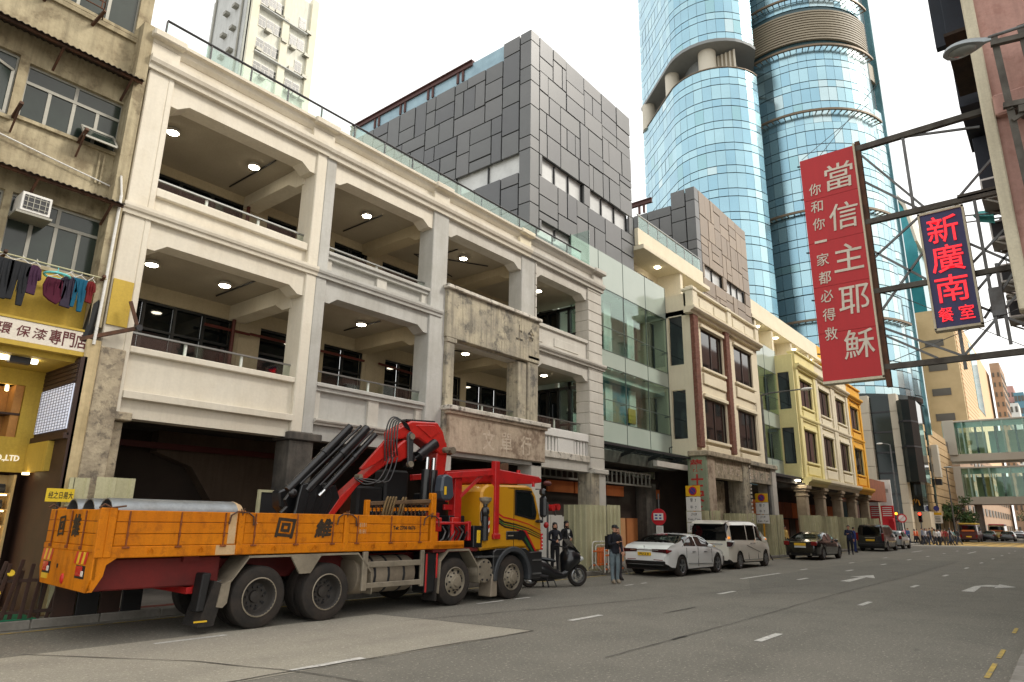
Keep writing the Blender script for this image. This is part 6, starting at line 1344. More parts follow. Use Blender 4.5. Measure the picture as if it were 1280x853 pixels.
# ---- bed front: head rack with chains and ropes, extension rail
for x in (4.86, 6.9-.42): pass
P('rack_post', bx(4.93, .28, 1.3, 5.03, .38, 2.17), 'truck_orange', bev=.01); P('rack_post', bx(6.46, -.01, 1.2, 6.60, .12, 2.36), 'truck_orange', bev=.015)
for z in (1.98, 2.1): P('rack_rail', MB().bar((5.0, .33, z), (6.5, .1, z+.04), .05, .07), 'truck_orange' if z < 2.05 else 'timber')
P('rack_timber', MB().bar((5.02, .30, 2.10), (6.45, .06, 2.19), .09, .08), 'timber', bev=.01)
rk_ = random.Random(4)
for i in range(15):
    x = 5.08+i*.095; y = .28-.18*(i/15); ch = MB(); zz = 2.10; k = 0
    while zz > 1.75:
        pts = [(x+.03*cos(a)*(1 if k % 2 else .3)+rk_.uniform(-.004, .004), y+.02*cos(a)*(.3 if k % 2 else 1), zz+.034*sin(a)) for a in (0, pi/2, pi, 1.5*pi)]
        ch.tube(pts, .013, 4, True); zz -= .056; k += 1
    P('chain', ch, 'chain_rust' if i % 3 else 'crane_black')
for i in range(6):
    x = 5.34+i*.075+(.12 if i > 3 else 0); P('rope_coil', MB().tube([(x+.1*cos(a)*.6+.06*sin(a), .2+.05*cos(a), 2.03+.21*sin(a)) for a in [k*pi/8 for k in range(16)]], .022, 6, True), 'rope', smooth=True)
P('bed_extension', MB().box(6.5, -.005, 1.2, 7.5, .06, 1.285).box(6.55, .0, 1.28, 6.68, .05, 1.55), 'truck_orange', bev=.01)
P('crane_deck', MB().box(6.6, .05, 1.12, 8.0, WID-.05, 1.2), 'chassis_red')
# valve banks and red frames between bed and cab
for (x0, y0, z0, x1, y1, z1, m) in ((6.72, .25, 1.3, 6.95, .5, 1.95, 'truck_red'), (6.78, .22, 1.55, 7.0, .34, 1.85, 'crane_red'), (7.15, .05, 1.25, 7.23, .12, 1.75, 'truck_red'), (6.62, .05, 1.70, 7.75, .1, 1.76, 'truck_red'), (7.66, .04, 1.35, 7.76, .16, 1.78, 'truck_red'), (7.2, .1, 1.72, 7.42, .2, 1.86, 'crane_red'), (7.8, .0, 1.2, 8.1, .35, 1.68, 'crane_black'), (7.9, -.015, 1.3, 8.02, .0, 1.58, 'reflect_yellow'), (8.15, .1, 1.2, 8.5, .45, 1.6, 'crane_black'), (7.3, .3, 1.2, 7.8, 1.0, 1.9, 'crane_black')): P('valve_block', bx(x0, y0, z0, x1, y1, z1), m, bev=.015)
for k in range(6): P('hose', MB().tube([(6.75+k*.16, .12, 1.28), (6.85+k*.15, .02, 1.4+.03*k), (7.0+k*.14, .1, 1.55), (7.1+k*.13, .3, 1.65)], .018, 6), 'crane_black' if k % 2 else 'galv', smooth=True)
tj = MB().cyl((8.17, .0, 1.35), (8.17, .0, 2.1), .085, n=14).sphere((8.15, -.02, 2.0), .11, .1, .13).cyl((8.17, .0, 2.1), (8.17, .0, 2.2), .055, n=12); P('outrigger_jack', tj, 'crane_black', smooth=True); P('jack_foot', MB().lathe([(.0, 2.17), (.06, 2.17), (.14, 2.25), (.15, 2.32), (.0, 2.34)], (8.17, .0, 0), 'z', 16), 'dirty_silver', smooth=True)
P('jack_hose', MB().tube([(8.05, .02, 2.0), (8.02, -.02, 1.8), (8.12, -.02, 1.6), (8.25, 0, 1.4)], .02, 6), 'crane_black')
sp = MB(); sw = MB()
for k in range(4): (sp if k % 2 else sw).add([(8.22, .018, 1.47+k*.085), (8.36, .018, 1.55+k*.085), (8.36, .018, 1.635+k*.085), (8.22, .018, 1.555+k*.085)], [(0, 1, 2, 3)])
P('warning_stripe', sp, 'reflect_red'); P('warning_stripe', sw, 'lens_white'); P('stripe_plate', bx(8.22, .02, 1.45, 8.36, .04, 1.9), 'dirty_silver')
# ---- cab
arch = [(9.2+.68*cos(a), .50+.68*sin(a)) for a in [pi*.06+k*pi*.88/14 for k in range(15)]]
side = [(8.06, 1.12), (8.06, 2.46), (8.16, 2.58), (8.3, 2.64), (9.75, 2.68), (9.98, 2.62), (10.12, 2.45), (10.34, 1.85), (10.37, 1.4), (10.36, 1.05), (10.36, .62), (10.30, .44), (9.92, .44)]+arch[:1]+arch[1:]+[(8.52, 1.0)]
side = [(8.06, 1.12), (8.06, 2.46), (8.16, 2.58), (8.3, 2.64), (9.75, 2.68), (9.98, 2.62), (10.12, 2.45), (10.34, 1.85), (10.37, 1.4), (10.36, 1.07), (9.86, 1.07), (9.72, 1.16), (8.7, 1.16)]
cab = P('cab', MB().prism(side, 'y', .02, WID-.02), 'truck_yellow', bev=.05)
lower = [(10.36, 1.065), (10.36, .62), (10.30, .42), (9.9, .42), (9.9, .6)]+[(9.2+.66*cos(a), .50+.66*sin(a)) for a in [pi*.05+k*pi*.9/14 for k in range(15)]]+[(8.5, .62), (8.5, 1.1), (8.6, 1.155), (9.7, 1.155), (9.85, 1.065)]
P('cab_skirt', MB().prism(lower, 'y', .0, WID), 'crane_black', bev=.02)
ao = [(9.2+.70*cos(a), .50+.70*sin(a)) for a in [-.05*pi+k*pi*1.08/16 for k in range(17)]]; ai = [(9.2+.58*cos(a), .50+.58*sin(a)) for a in [-.05*pi+k*pi*1.08/16 for k in range(17)]]
P('wheel_arch', MB().prism(ao+ai[::-1], 'y', -.04, .35), 'arch_black', bev=.02) if 'arch_black' in mt else P('wheel_arch', MB().prism(ao+ai[::-1], 'y', -.04, .35), D('arch_black', (54, 57, 60), .6, amt=.4), bev=.02)
win = [(9.27, 1.94), (9.27, 2.56), (9.85, 2.56), (10.0, 2.40), (10.13, 2.0), (10.08, 1.84), (9.9, 1.84)]; wc = (9.66, 2.2)
P('window_frame', MB().prism(win, 'y', .005, .03), 'crane_black'); P('side_window', MB().prism([(wc[0]+(x-wc[0])*.86, wc[1]+(z-wc[1])*.84) for x, z in win], 'y', -.002, .02), 'cab_glass', cab)
P('windscreen', MB().prism([(10.02, 2.55), (10.14, 2.42), (10.35, 1.84), (10.30, 1.80)], 'y', .2, WID-.2), 'cab_glass', cab); P('sun_visor', bx(9.3, -.02, 2.5, 9.9, .0, 2.55), 'crane_black', cab); P('seat', bx(9.35, .2, 1.9, 9.5, .7, 2.4), 'black')
P('door_edge', MB().box(9.23, .014, 1.2, 9.245, .02, 2.6).box(9.0, .013, 2.58, 9.9, .02, 2.59), 'crane_black', cab); P('door_handle', bx(8.95, -.005, 1.36, 9.55, .03, 1.56), 'crane_black', cab, bev=.02); P('door_handle', bx(9.0, -.012, 1.44, 9.2, .0, 1.47), 'dirty_silver', cab); P('door_handle', MB().prism([(9.4, 1.35), (9.62, 1.35), (9.66, 1.45), (9.58, 1.58), (9.42, 1.58)], 'y', -.01, .02), 'crane_black', cab)
def ribbon(name, pts, w_, mat):
    mb = MB()
    for i, ((a, b), (c, d)) in enumerate(zip(pts[:-1], pts[1:])): mb.quad((a, .012, b), (c, .012, d), (c, .012, d-w_*(1-.12*(i+1))), (a, .012, b-w_*(1-.12*i)))
    P(name, mb, mat, cab)
rp = [(8.48, 2.2), (8.62, 2.0), (8.85, 1.90), (9.3, 1.84), (9.8, 1.74), (10.32, 1.58)]
for k, m in enumerate(('truck_red', 'truck_yellow', 'stripe_black', 'stripe_green', 'stripe_black')): ribbon('stripe', [(a+.01*k, b-.055*k) for a, b in rp], .05, m)
for k, (m, w_) in enumerate((('truck_red', .055), ('stripe_black', .03), ('stripe_green', .03), ('stripe_black', .03))):
    pts = [(9.35, 1.60-.045*k), (9.65, 1.58-.045*k)]; ribbon('stripe', pts, w_, m); d_ = MB(); o_ = -.06*k; d_.quad((9.62+o_, .0115, 1.58-.045*k), (9.72+o_, .0115, 1.58-.03*k), (10.14+o_, .0115, 1.07), (10.04+o_+.03, .0115, 1.07)); P('stripe', d_, m, cab)
P('step', MB().box(9.95, -.02, .84, 10.3, .1, .88).box(9.95, -.02, .52, 10.3, .1, .56), 'galv', cab); P('bumper_lamp', bx(10.3, -.01, 1.1, 10.38, .06, 1.5), 'lamp_red', cab, bev=.01)
for k in range(4): P('lamp_dot', MB().sphere((10.34, -.015, 1.16+k*.09), .02), 'lens_white', cab)
P('mirror', bx(10.16, -.24, 1.9, 10.28, -.02, 2.42), 'crane_black', cab, bev=.05); P('mirror', bx(10.12, -.22, 2.44, 10.26, -.04, 2.62), 'crane_black', cab, bev=.05); P('mirror_arm', MB().tube([(10.1, .03, 2.6), (10.22, -.1, 2.6), (10.24, -.1, 1.8), (10.1, .03, 1.8)], .018, 6), 'crane_black', cab); P('mirror', bx(10.05, -.16, 1.76, 10.2, -.02, 1.84), 'crane_black', cab, bev=.02)
P('roof_deflector', MB().prism([(8.5, 2.70), (8.5, 3.03), (10.30, 2.93), (10.42, 2.86), (10.40, 2.78), (9.9, 2.72), (8.6, 2.66)], 'y', .06, WID-.06), 'truck_red', bev=.02); P('marker_lamp', MB().cyl((9.85, .4, 2.96), (9.85, .4, 3.08), .05, n=12), 'lamp_red'); P('beacon_stand', MB().box(9.35, .5, 2.97, 9.44, .6, 3.22).box(9.15, .6, 2.97, 9.3, .7, 3.2).box(9.5, .55, 2.97, 9.62, .65, 3.25), 'timber'); P('marker_lamp', MB().cyl((10.05, .06, 2.66), (10.05, .06, 2.78), .04, n=10), 'lamp_red')
P('pole_stand', MB().box(8.48, -.03, 1.48, 8.64, .12, 3.2).box(8.44, -.05, 1.38, 8.68, .14, 1.5), 'truck_red', bev=.01)
f = MB(); f.bar((7.15, .33, 2.78), (8.5, .1, 2.93), .12, .14); f.box(7.45, .3, 1.3, 7.68, .5, 2.8); f.bar((7.5, .36, 2.35), (7.2, .4, 2.76), .07); f.bar((7.62, .34, 2.3), (8.2, .16, 2.84), .07); f.bar((7.2, .4, 2.08), (7.5, .4, 2.08), .06, .12); f.bar((7.1, .34, 2.74), (7.3, .4, 2.2), .06); f.bar((7.5, 1.9, 2.8), (8.5, 1.9, 2.93), .12, .14); P('support_frame', f, 'truck_red', bev=.008)
# ---- loader crane, folded over the bed
CY = 1.0
def cpoly(name, pts, y0, y1, mat, bev=.02): return P(name, MB().prism([(Xl(a), b) for a, b in pts], 'y', y0, y1), mat, bev=bev)
cpoly('crane_base', [(11.0, 1.2), (11.75, 1.2), (11.7, 2.0), (11.55, 2.4), (11.15, 2.4), (11.05, 2.0)], CY-.35, CY+.35, 'crane_black'); col_ = cpoly('crane_column', [(11.28, 2.2), (11.6, 2.2), (11.72, 3.4), (11.68, 3.62), (11.5, 3.66), (11.38, 3.4)], CY-.16, CY+.16, 'crane_red')
mb_ = cpoly('main_boom', [(10.02, 3.52), (10.0, 3.72), (10.25, 3.86), (10.5, 4.0), (11.32, 4.06), (11.52, 3.86), (11.66, 3.50), (11.62, 3.34), (11.45, 3.30), (11.3, 3.38), (10.75, 3.62), (10.45, 3.60)], CY-.2, CY+.2, 'crane_red', .03)
cpoly('boom_plate', [(10.62, 3.92), (11.2, 3.98), (11.38, 3.82), (11.1, 3.66)], CY-.22, CY-.201, 'crane_red', .01); cpoly('boom_top_rib', [(10.4, 4.0), (11.3, 4.065), (11.3, 4.10), (10.4, 4.04)], CY-.12, CY+.12, 'dark_steel', 0)
kn = cpoly('knuckle', [(9.78, 2.95), (10.12, 3.42), (10.32, 3.56), (10.55, 3.45), (10.5, 3.2), (10.2, 3.05)], CY-.24, CY+.24, 'crane_red', .03)
cpoly('outer_boom', [(8.44, 1.86), (8.72, 2.24), (9.34, 2.76), (9.74, 3.12), (10.05, 3.30), (10.32, 3.26), (9.95, 3.0), (9.62, 2.80), (9.14, 2.46), (8.62, 1.86)], CY-.15, CY+.15, 'crane_red', .02)
cpoly('boom_fin', [(9.1, 2.82), (9.72, 3.48), (9.95, 3.5), (9.98, 3.3), (9.5, 2.95), (9.15, 2.78)], CY-.26, CY-.18, 'crane_red', .01)
P('pivot_pin', MB().cyl((Xl(9.15), CY-.22, 2.66), (Xl(9.15), CY-.05, 2.66), .05, n=14).cyl((Xl(11.56), CY-.3, 3.42), (Xl(11.56), CY+.3, 3.42), .07, n=14).cyl((Xl(11.74), CY-.34, 3.42), (Xl(11.74), CY-.2, 3.42), .09, n=14).cyl((Xl(10.42), CY-.34, 3.62), (Xl(10.42), CY+.3, 3.62), .06, n=14), 'dirty_silver')
P('link_bar', MB().bar((Xl(11.45), CY-.3, 3.42), (Xl(11.78), CY-.3, 3.46), .06, .05), 'dirty_silver')
for i, (a, b, c, d, y, r) in enumerate(((7.40, 2.30, 8.72, 3.66, CY-.30, .075), (7.55, 2.32, 8.84, 3.62, CY-.12, .07), (7.78, 2.30, 9.14, 3.68, CY-.32, .085), (7.95, 2.3, 9.22, 3.60, CY-.15, .075), (8.18, 2.34, 9.36, 3.56, CY-.34, .06), (7.62, 2.42, 8.95, 3.7, CY-.36, .025), (8.05, 2.42, 9.28, 3.66, CY-.38, .02))):
    t_ = P('telescopic_tube', MB().cyl((Xl(a), y, b), (Xl(c), y, d), r, n=14), 'crane_black', smooth=True); m_ = .55
    xm, zm = a+(c-a)*m_, b+(d-b)*m_; P('tube_collar', MB().cyl((Xl(xm), y, zm), (Xl(xm+(c-a)*.05), y, zm+(d-b)*.05), r*1.25, n=14), 'crane_black', t_, smooth=True)
    if i in (2, 4): P('piston_rod', MB().cyl((Xl(a-.12), y-.02, b-.12), (Xl(a+.15), y-.02, b+.15), .035, n=10), 'chrome', t_)
for k in range(5): a = .35+k*.1; P('outer_bracket', MB().prism([(Xl(7.55+k*.2), 1.75+.02*k), (Xl(7.72+k*.2), 1.75), (Xl(7.84+k*.22), 2.2), (Xl(7.80+k*.2), 2.46), (Xl(7.66+k*.2), 2.42), (Xl(7.60+k*.19), 2.15)], 'y', CY-.38+k*.06, CY-.30+k*.06), 'crane_black', bev=.015)
P('boom_tip', MB().prism([(Xl(7.35), 2.28), (Xl(7.75), 2.46), (Xl(8.55), 2.5), (Xl(8.6), 1.8), (Xl(7.7), 1.7), (Xl(7.4), 2.0)], 'y', CY-.1, CY+.2), 'crane_black', bev=.03)
P('hook_link', MB().tube([(Xl(7.45), CY-.3, 2.25), (Xl(7.35), CY-.32, 2.12), (Xl(7.42), CY-.3, 2.0), (Xl(7.3), CY-.3, 1.88)], .03, 6).sphere((Xl(7.5), CY-.34, 2.25), .09, .06, .09), 'crane_black', smooth=True)
P('link_arm', MB().prism([(Xl(10.28), 3.66), (Xl(10.36), 3.74), (Xl(10.46), 3.70), (Xl(10.48), 3.3), (Xl(10.46), 2.98), (Xl(10.40), 2.90), (Xl(10.33), 2.98), (Xl(10.31), 3.3)], 'y', CY-.34, CY-.28), 'link_grey', bev=.02) if 'link_grey' in mt else P('link_arm', MB().prism([(Xl(10.28), 3.66), (Xl(10.36), 3.74), (Xl(10.46), 3.70), (Xl(10.48), 3.3), (Xl(10.46), 2.98), (Xl(10.40), 2.90), (Xl(10.33), 2.98), (Xl(10.31), 3.3)], 'y', CY-.34, CY-.28), D('link_grey', (70, 72, 74), .4, amt=.4, metal=.3), bev=.02)
for z in (3.62, 3.0): P('link_boss', MB().cyl((Xl(10.40), CY-.37, z), (Xl(10.40), CY-.27, z), .07, n=14), 'dirty_silver', smooth=True)
P('lift_cylinder', MB().cyl((Xl(11.25), CY-.2, 3.55), (Xl(10.74), CY-.2, 3.2), .13, n=16), 'crane_black', smooth=True); P('piston_rod', MB().cyl((Xl(10.8), CY-.14, 3.235), (Xl(10.45), CY-.14, 3.0), .05, n=12), 'chrome', smooth=True)
cpoly('cylinder_yoke', [(10.4, 2.95), (10.5, 3.3), (10.62, 3.2), (10.55, 2.9)], CY-.25, CY-.05, 'crane_black', .01)
for dx, y in ((0, CY-.28), (.24, CY-.24)): P('lift_cylinder', MB().cyl((Xl(10.92+dx), y, 1.9), (Xl(10.95+dx), y, 2.92), .115, n=16), 'crane_black', smooth=True); P('piston_rod', MB().cyl((Xl(10.95+dx), y, 2.92), (Xl(10.96+dx), y, 3.2), .05, n=12), 'chrome', smooth=True)
P('valve_cabinet', MB().prism([(Xl(10.86), 2.22), (Xl(10.78), 2.42), (Xl(10.82), 2.74), (Xl(10.94), 2.80), (Xl(11.14), 2.74), (Xl(11.20), 2.32), (Xl(11.1), 2.22)], 'y', .02, .28), D('cabinet_blue', (62, 70, 80), .4, amt=.3, coat=.2), bev=.04); P('cabinet_label', bx(Xl(10.86), .012, 2.34, Xl(10.93), .018, 2.52), 'reflect_yellow')
def smooth_path(pts, k=5):
    """Catmull-Rom points through pts"""
    p = [Vector(q) for q in pts]; p = [2*p[0]-p[1]]+p+[2*p[-1]-p[-2]]; out = []
    for a, b, c, d in zip(p[:-3], p[1:-2], p[2:-1], p[3:]):
        for i in range(k):
            t = i/k; out.append(.5*((2*b)+(c-a)*t+(2*a-5*b+4*c-d)*t*t+(3*b-a-3*c+d)*t**3))
    return out+[p[-2]]
for k in range(5):
    o = k*.07; P('hydraulic_hose', MB().tube(smooth_path([(Xl(9.70+o*1.2), CY-.30, 3.02+o*.5), (Xl(9.66+o*1.1), CY-.31-o*.1, 3.4), (Xl(9.70+o*1.1), CY-.30, 3.78+o*.3), (Xl(9.86+o), CY-.26, 4.0-o*.2), (Xl(10.1+o*.8), CY-.24, 3.98-o*.3), (Xl(10.3+o*.5), CY-.22, 3.82-o*.2)]), .017, 6), 'crane_black', smooth=True)
for k in range(3): P('hydraulic_hose', MB().tube(smooth_path([(Xl(9.8+k*.12), CY-.3, 3.12), (Xl(9.7+k*.12), CY-.33, 2.85), (Xl(9.5+k*.14), CY-.33, 2.58), (Xl(9.2+k*.1), CY-.3, 2.5+k*.05), (Xl(9.0+k*.05), CY-.2, 2.62)]), .016, 6), 'crane_black', smooth=True)
P('dark_machinery', MB().box(Xl(9.5), CY+.3, 1.3, Xl(10.2), CY+.6, 2.5).box(Xl(10.2), CY+.25, 1.3, Xl(10.9), CY+.7, 2.9), 'black', bev=.05)
# ---- load: steel tubes on bearers
for i, (y, ln, lb) in enumerate(((.45, 2.0, 'nearest large steel tube on the lorry bed'), (1.12, 1.9, 'middle large steel tube on the lorry bed'), (1.8, 2.1, 'far large steel tube on the lorry bed'))):
    t = thing('steel_tube', lb, 'steel tube', (TX+.2, TYY+y, 1.5), 0, 'steel tubes on the lorry bed'); r = .275
    MB().lathe([(r-.02, 0), (r, 0), (r, ln), (r-.02, ln), (r-.02, 0)], (0, 0, .275), 'x', 28).build('tube', mt['tube_steel'], t, smooth=True, local=True)
    if i == 0: MB().lathe([(.275, ln), (.28, ln+.01), (.24, ln+.12), (.0, ln+.14)], (0, 0, .275), 'x', 24).build('end_wrap', mt['board_faded'], t, smooth=True, local=True)
for x in (.5, 1.7):
    t = thing('timber_bearer', 'timber bearer under the steel tubes, %s' % ('near the tail' if x < 1 else 'near the middle'), 'timber', (TX+x, TYY, 1.27)); bx(-.06, .1, 0, .06, 2.1, .23).build('timber', mt['timber'], t, local=True, bev=.01); bx(-.05, .4, .23, .05, .5, .24).build('wedge', mt['timber'], t, local=True)
sb = thing('signboard', 'dark grey board with pale edge standing behind the crane tip', 'board', (7.4, 13.0, .14)); bx(7.75, 13.0, 1.7, 8.4, 13.04, 2.3).build('panel', mt['dark_steel'], sb); MB().box(7.7, 12.98, 1.65, 7.75, 13.05, 2.35).box(7.75, 12.98, 2.3, 8.4, 13.05, 2.35).build('frame_edge', mt['hoarding_green'], sb); bx(8.0, 13.05, .14, 8.06, 13.1, 1.7).build('leg', mt['dark_steel'], sb)
# ================================================================ vehicles in the street
D('car_white', (226, 228, 226), .25, (218, 220, 218), .5, .3, fine=0, coat=.8); D('car_pearl', (222, 218, 206), .3, (214, 210, 196), .5, .3, fine=0, coat=.6); D('car_black', (14, 14, 16), .22, (20, 20, 22), .5, .3, fine=0, coat=.8); D('car_charcoal', (30, 31, 33), .25, fine=0, coat=.7, amt=.2); D('car_silver', (190, 194, 194), .3, metal=.5, fine=0, coat=.5, amt=.2); D('car_maroon', (74, 28, 28), .35, fine=0, coat=.4, amt=.2)
D('car_glass', (12, 14, 15), .04, (10, 12, 12), .5, .3, fine=0, spec=.6); D('car_trim', (18, 18, 19), .5, fine=0); D('tail_red', (120, 12, 16), .2, fine=0, spec=.6); D('tail_smoke', (58, 22, 26), .2, fine=0); D('alloy', (150, 152, 154), .3, metal=.8, fine=0, amt=.2); D('plate_yellow', (232, 186, 40), .5, fine=0); D('plate_ink', (30, 28, 24), .6, fine=0); D('lens_clear', (206, 210, 208), .15, fine=0); D('indicator_amber', (235, 150, 40), .3, fine=0, emit=(255, 150, 40), es=.5)
def interp(keys, x):
    if x <= keys[0][0]: return keys[0][1]
    for (a, va), (b, vb) in zip(keys[:-1], keys[1:]):
        if x <= b:
            t = (x-a)/(b-a); t = t*t*(3-2*t)*.5+t*.5; return va+(vb-va)*t
    return keys[-1][1]
def car(name, label, cat, loc, rz, L, hw, belt, roof, wid, bot, wheels, wr, paint, side_glass, rear_glass, front_glass, roofw=.78, group=None, plate='', lod=1, spokes=5):
    t = thing(name, label, cat, loc, rz, group)
    xs = sorted(set([0, .02, .06, .12, .2]+[.2+i*(L-.4)/(46 if lod else 22) for i in range((46 if lod else 22)+1)]+[L-.2, L-.12, L-.06, L-.02, L]+[e for g in side_glass for e in g]+list(rear_glass)+list(front_glass)))
    ar = wr+.045
    def ring(x):
        w = interp(wid, x)*hw; zb = interp(bot, x); zt = interp(belt, x); zr = max(interp(roof, x), zt+.012)
        za = zb
        for xc in wheels:
            d = abs(x-xc)
            if d < ar: za = max(za, wr+sqrt(ar*ar-d*d)*.98)
        rise = min(1, (zr-zt)/.45); wr_ = w*(roofw+(1-roofw)*(1-rise)); zm = max(.5*(zb+zt)+.05, za+.03); zm = min(zm, zt-.06)
        return [(w*.90, za-.0 if za > zb else zb), (w*.975, za+.05 if za <= zb else za+.005), (w, zm), (w*.985, zt-.05), (w*.955, zt), (w*.955+(wr_-w*.955)*.06, zt+(zr-zt)*.08), (w*.955+(wr_-w*.955)*.88, zt+(zr-zt)*.80), (wr_*.90, zt+(zr-zt)*.955), (wr_*.55, zr), (0, zr+.012*rise)]
    R_ = [ring(x) for x in xs]; m = len(R_[0])
    body, gl, tr = MB(), MB(), MB(); V = []
    for x, r in zip(xs, R_): V.append([(x, y, z) for y, z in r]+[(x, -y, z) for y, z in r[-2::-1]])
    n_ = len(V[0])
    def inr(x, rg): return any(a-1e-6 <= x <= b+1e-6 for a, b in rg)
    for i in range(len(xs)-1):
        xm = (xs[i]+xs[i+1])/2
        for j in range(n_-1):
            jj = j if j < m-1 else n_-2-j
            q = [V[i][j], V[i+1][j], V[i+1][j+1], V[i][j+1]]
            g = (jj == 5 and inr(xm, side_glass)) or (jj >= 6 and (inr(xm, [rear_glass]) or inr(xm, [front_glass])))
            (gl if g else tr if jj == 0 else body).add(q, [(0, 1, 2, 3)])
    for k in (0, -1): body.add(V[k], [tuple(range(n_))])
    for a in (body, gl):
        pass
    b_ = weld(body, 'body', mt[paint], t); weld(gl, 'window', mt['car_glass'], b_); weld(tr, 'sill_trim', mt['car_trim'], b_)
    bx(.15, -hw*.86, .22, L-.2, hw*.86, min(.62, wr*1.7)).build('underbody', mt['car_trim'], t, local=True); 
    wm = None
    for xc in wheels:
        for sg in (1, -1):
            if wm is None:
                y0 = 0; w_ = MB().lathe([(wr*.62, 0), (wr*.9, -.01), (wr, .03), (wr, .19), (wr*.9, .22), (wr*.62, .2)], (0, 0, 0), 'y', 28).build('wheel', mt['rubber'], t, smooth=True, local=True)
                q = MB(); q.lathe([(wr*.64, .0), (wr*.66, -.008), (wr*.60, .01), (wr*.58, .06)], (0, 0, 0), 'y', 28); q.lathe([(0, .0), (wr*.14, .005), (wr*.16, .03)], (0, 0, 0), 'y', 14)
                for k in range(spokes):
                    a = 2*pi*k/spokes+.3
                    for da in (-.13, .13): q.bar((wr*.1*cos(a+da), .02, wr*.1*sin(a+da)), (wr*.62*cos(a+da*.8), .012, wr*.62*sin(a+da*.8)), wr*.08, .03, up=(0, 1, 0))
                q.build('rim', mt['alloy'], w_, local=True); MB().lathe([(0, .07), (wr*.62, .065)], (0, 0, 0), 'y', 20).build('brake_disc', mt['car_trim'], w_, local=True); wm = w_
                o = w_
            else: o = copy_tree(wm, parent=t)
            o.location = (xc, -sg*(hw*.965), wr); o.rotation_euler = (0, 0, 0 if sg > 0 else pi)
    return t, (xs, V, n_, m)
def weld(mb, name, mat, parent):
    o = mb.build(name, mat, parent, local=True); bm = bmesh.new(); bm.from_mesh(o.data); bmesh.ops.remove_doubles(bm, verts=bm.verts, dist=.0008); bmesh.ops.recalc_face_normals(bm, faces=bm.faces); bm.to_mesh(o.data); bm.free(); o.data.shade_smooth(); o.data.set_sharp_from_angle(angle=radians(38)); return o
def cp(t, name, mb, mat, **k): return mb.build(name, mt[mat], t, local=True, **k)
WIDS = [(0, .80), (.12, .90), (.5, .965), (1.2, 1), (3.6, 1), (4.3, .96), (4.75, .86), (4.98, .66)]
# white liftback saloon
t, _ = car('white_saloon', 'white fastback saloon parked behind the man with the phone', 'car', (22.15, 11.95, 0), -.022, 4.98, .975,
    [(0, .74), (.06, .90), (.3, .985), (1.2, .99), (3.2, .93), (3.9, .86), (4.6, .72), (4.98, .55)], [(0, .745), (.06, .93), (.30, 1.06), (.75, 1.16), (1.6, 1.38), (2.2, 1.44), (2.7, 1.42), (3.2, 1.24), (3.72, .98), (4.3, .86), (4.98, .58)],
    WIDS, [(0, .40), (.3, .27), (1, .20), (4, .20), (4.6, .22), (4.98, .3)], (.98, 3.94), .352, 'car_white', [(1.2, 2.15), (2.22, 3.3)], (.62, 1.85), (2.66, 3.62), .76)
for a, b in ((-.86, -.30), (.30, .86)):
    y0, y1 = a, b; cp(t, 'tail_lamp', MB().add([(-.012, y0, .80), (-.012, y1, .83), (-.012, y1, .92), (-.012, y0, .93)] if a < 0 else [(-.012, y0, .83), (-.012, y1, .80), (-.012, y1, .93), (-.012, y0, .92)], [(0, 1, 2, 3)]), 'tail_smoke')
for sg in (1, -1):
    cp(t, 'tail_lamp', MB().prism([(-.03, .78), (.38, .86), (.34, .90), (-.03, .93)], 'y', sg*.84, sg*.905), 'tail_red', bev=.02); cp(t, 'wing_mirror', MB().sphere((3.12, sg*1.04, 1.0), .12, .1, .075), 'car_white', smooth=True); cp(t, 'door_handle', MB().box(1.75, sg*.975, .80, 1.98, sg*.99, .83).box(2.72, sg*.97, .79, 2.95, sg*.988, .82), 'alloy')
    cp(t, 'sill_line', MB().bar((1.4, sg*.976, .42), (3.4, sg*.976, .36), .02), 'alloy')
cp(t, 'chrome_strip', MB().bar((-.02, -.55, .885), (-.02, .55, .885), .02, .03), 'chrome'); cp(t, 'number_plate', bx(-.03, -.26, .70, -.012, .26, .81), 'plate_yellow'); tx = MB(); put_text(tx, 'PU 2 8', (-.032, 0, .755), .36, .075, (0, -1, 0), (0, 0, 1), .02); cp(t, 'plate_lettering', tx, 'plate_ink'); cp(t, 'rear_diffuser', MB().prism([(-.02, .42), (-.02, .52), (.06, .56), (.3, .3), (.2, .24)], 'y', -.78, .78), 'car_trim', bev=.02); tx = MB(); put_text(tx, 'T', (-.012, 0, .98), .07, .08, (0, -1, 0), (0, 0, 1), .0); cp(t, 'emblem', tx, 'car_trim')
cp(t, 'window_frame', MB().tube([(1.05, -.93, 1.0), (1.4, -.87, 1.2), (1.9, -.82, 1.36), (2.5, -.80, 1.38), (3.0, -.83, 1.25), (3.45, -.93, .98)], .012, 6), 'chrome'); cp(t, 'reflector', MB().bar((-.0, -.7, .56), (-.0, -.35, .57), .02).bar((0, .35, .57), (0, .7, .56), .02), 'tail_red')
for sg in (1, -1):
    for x, z0, z1 in ((2.2, .30, .98), (1.28, .62, .96), (3.36, .42, .90)): cp(t, 'panel_gap', MB().bar((x, sg*.978, z0), (x+.04, sg*.962, z1), .012, .012), 'car_trim')
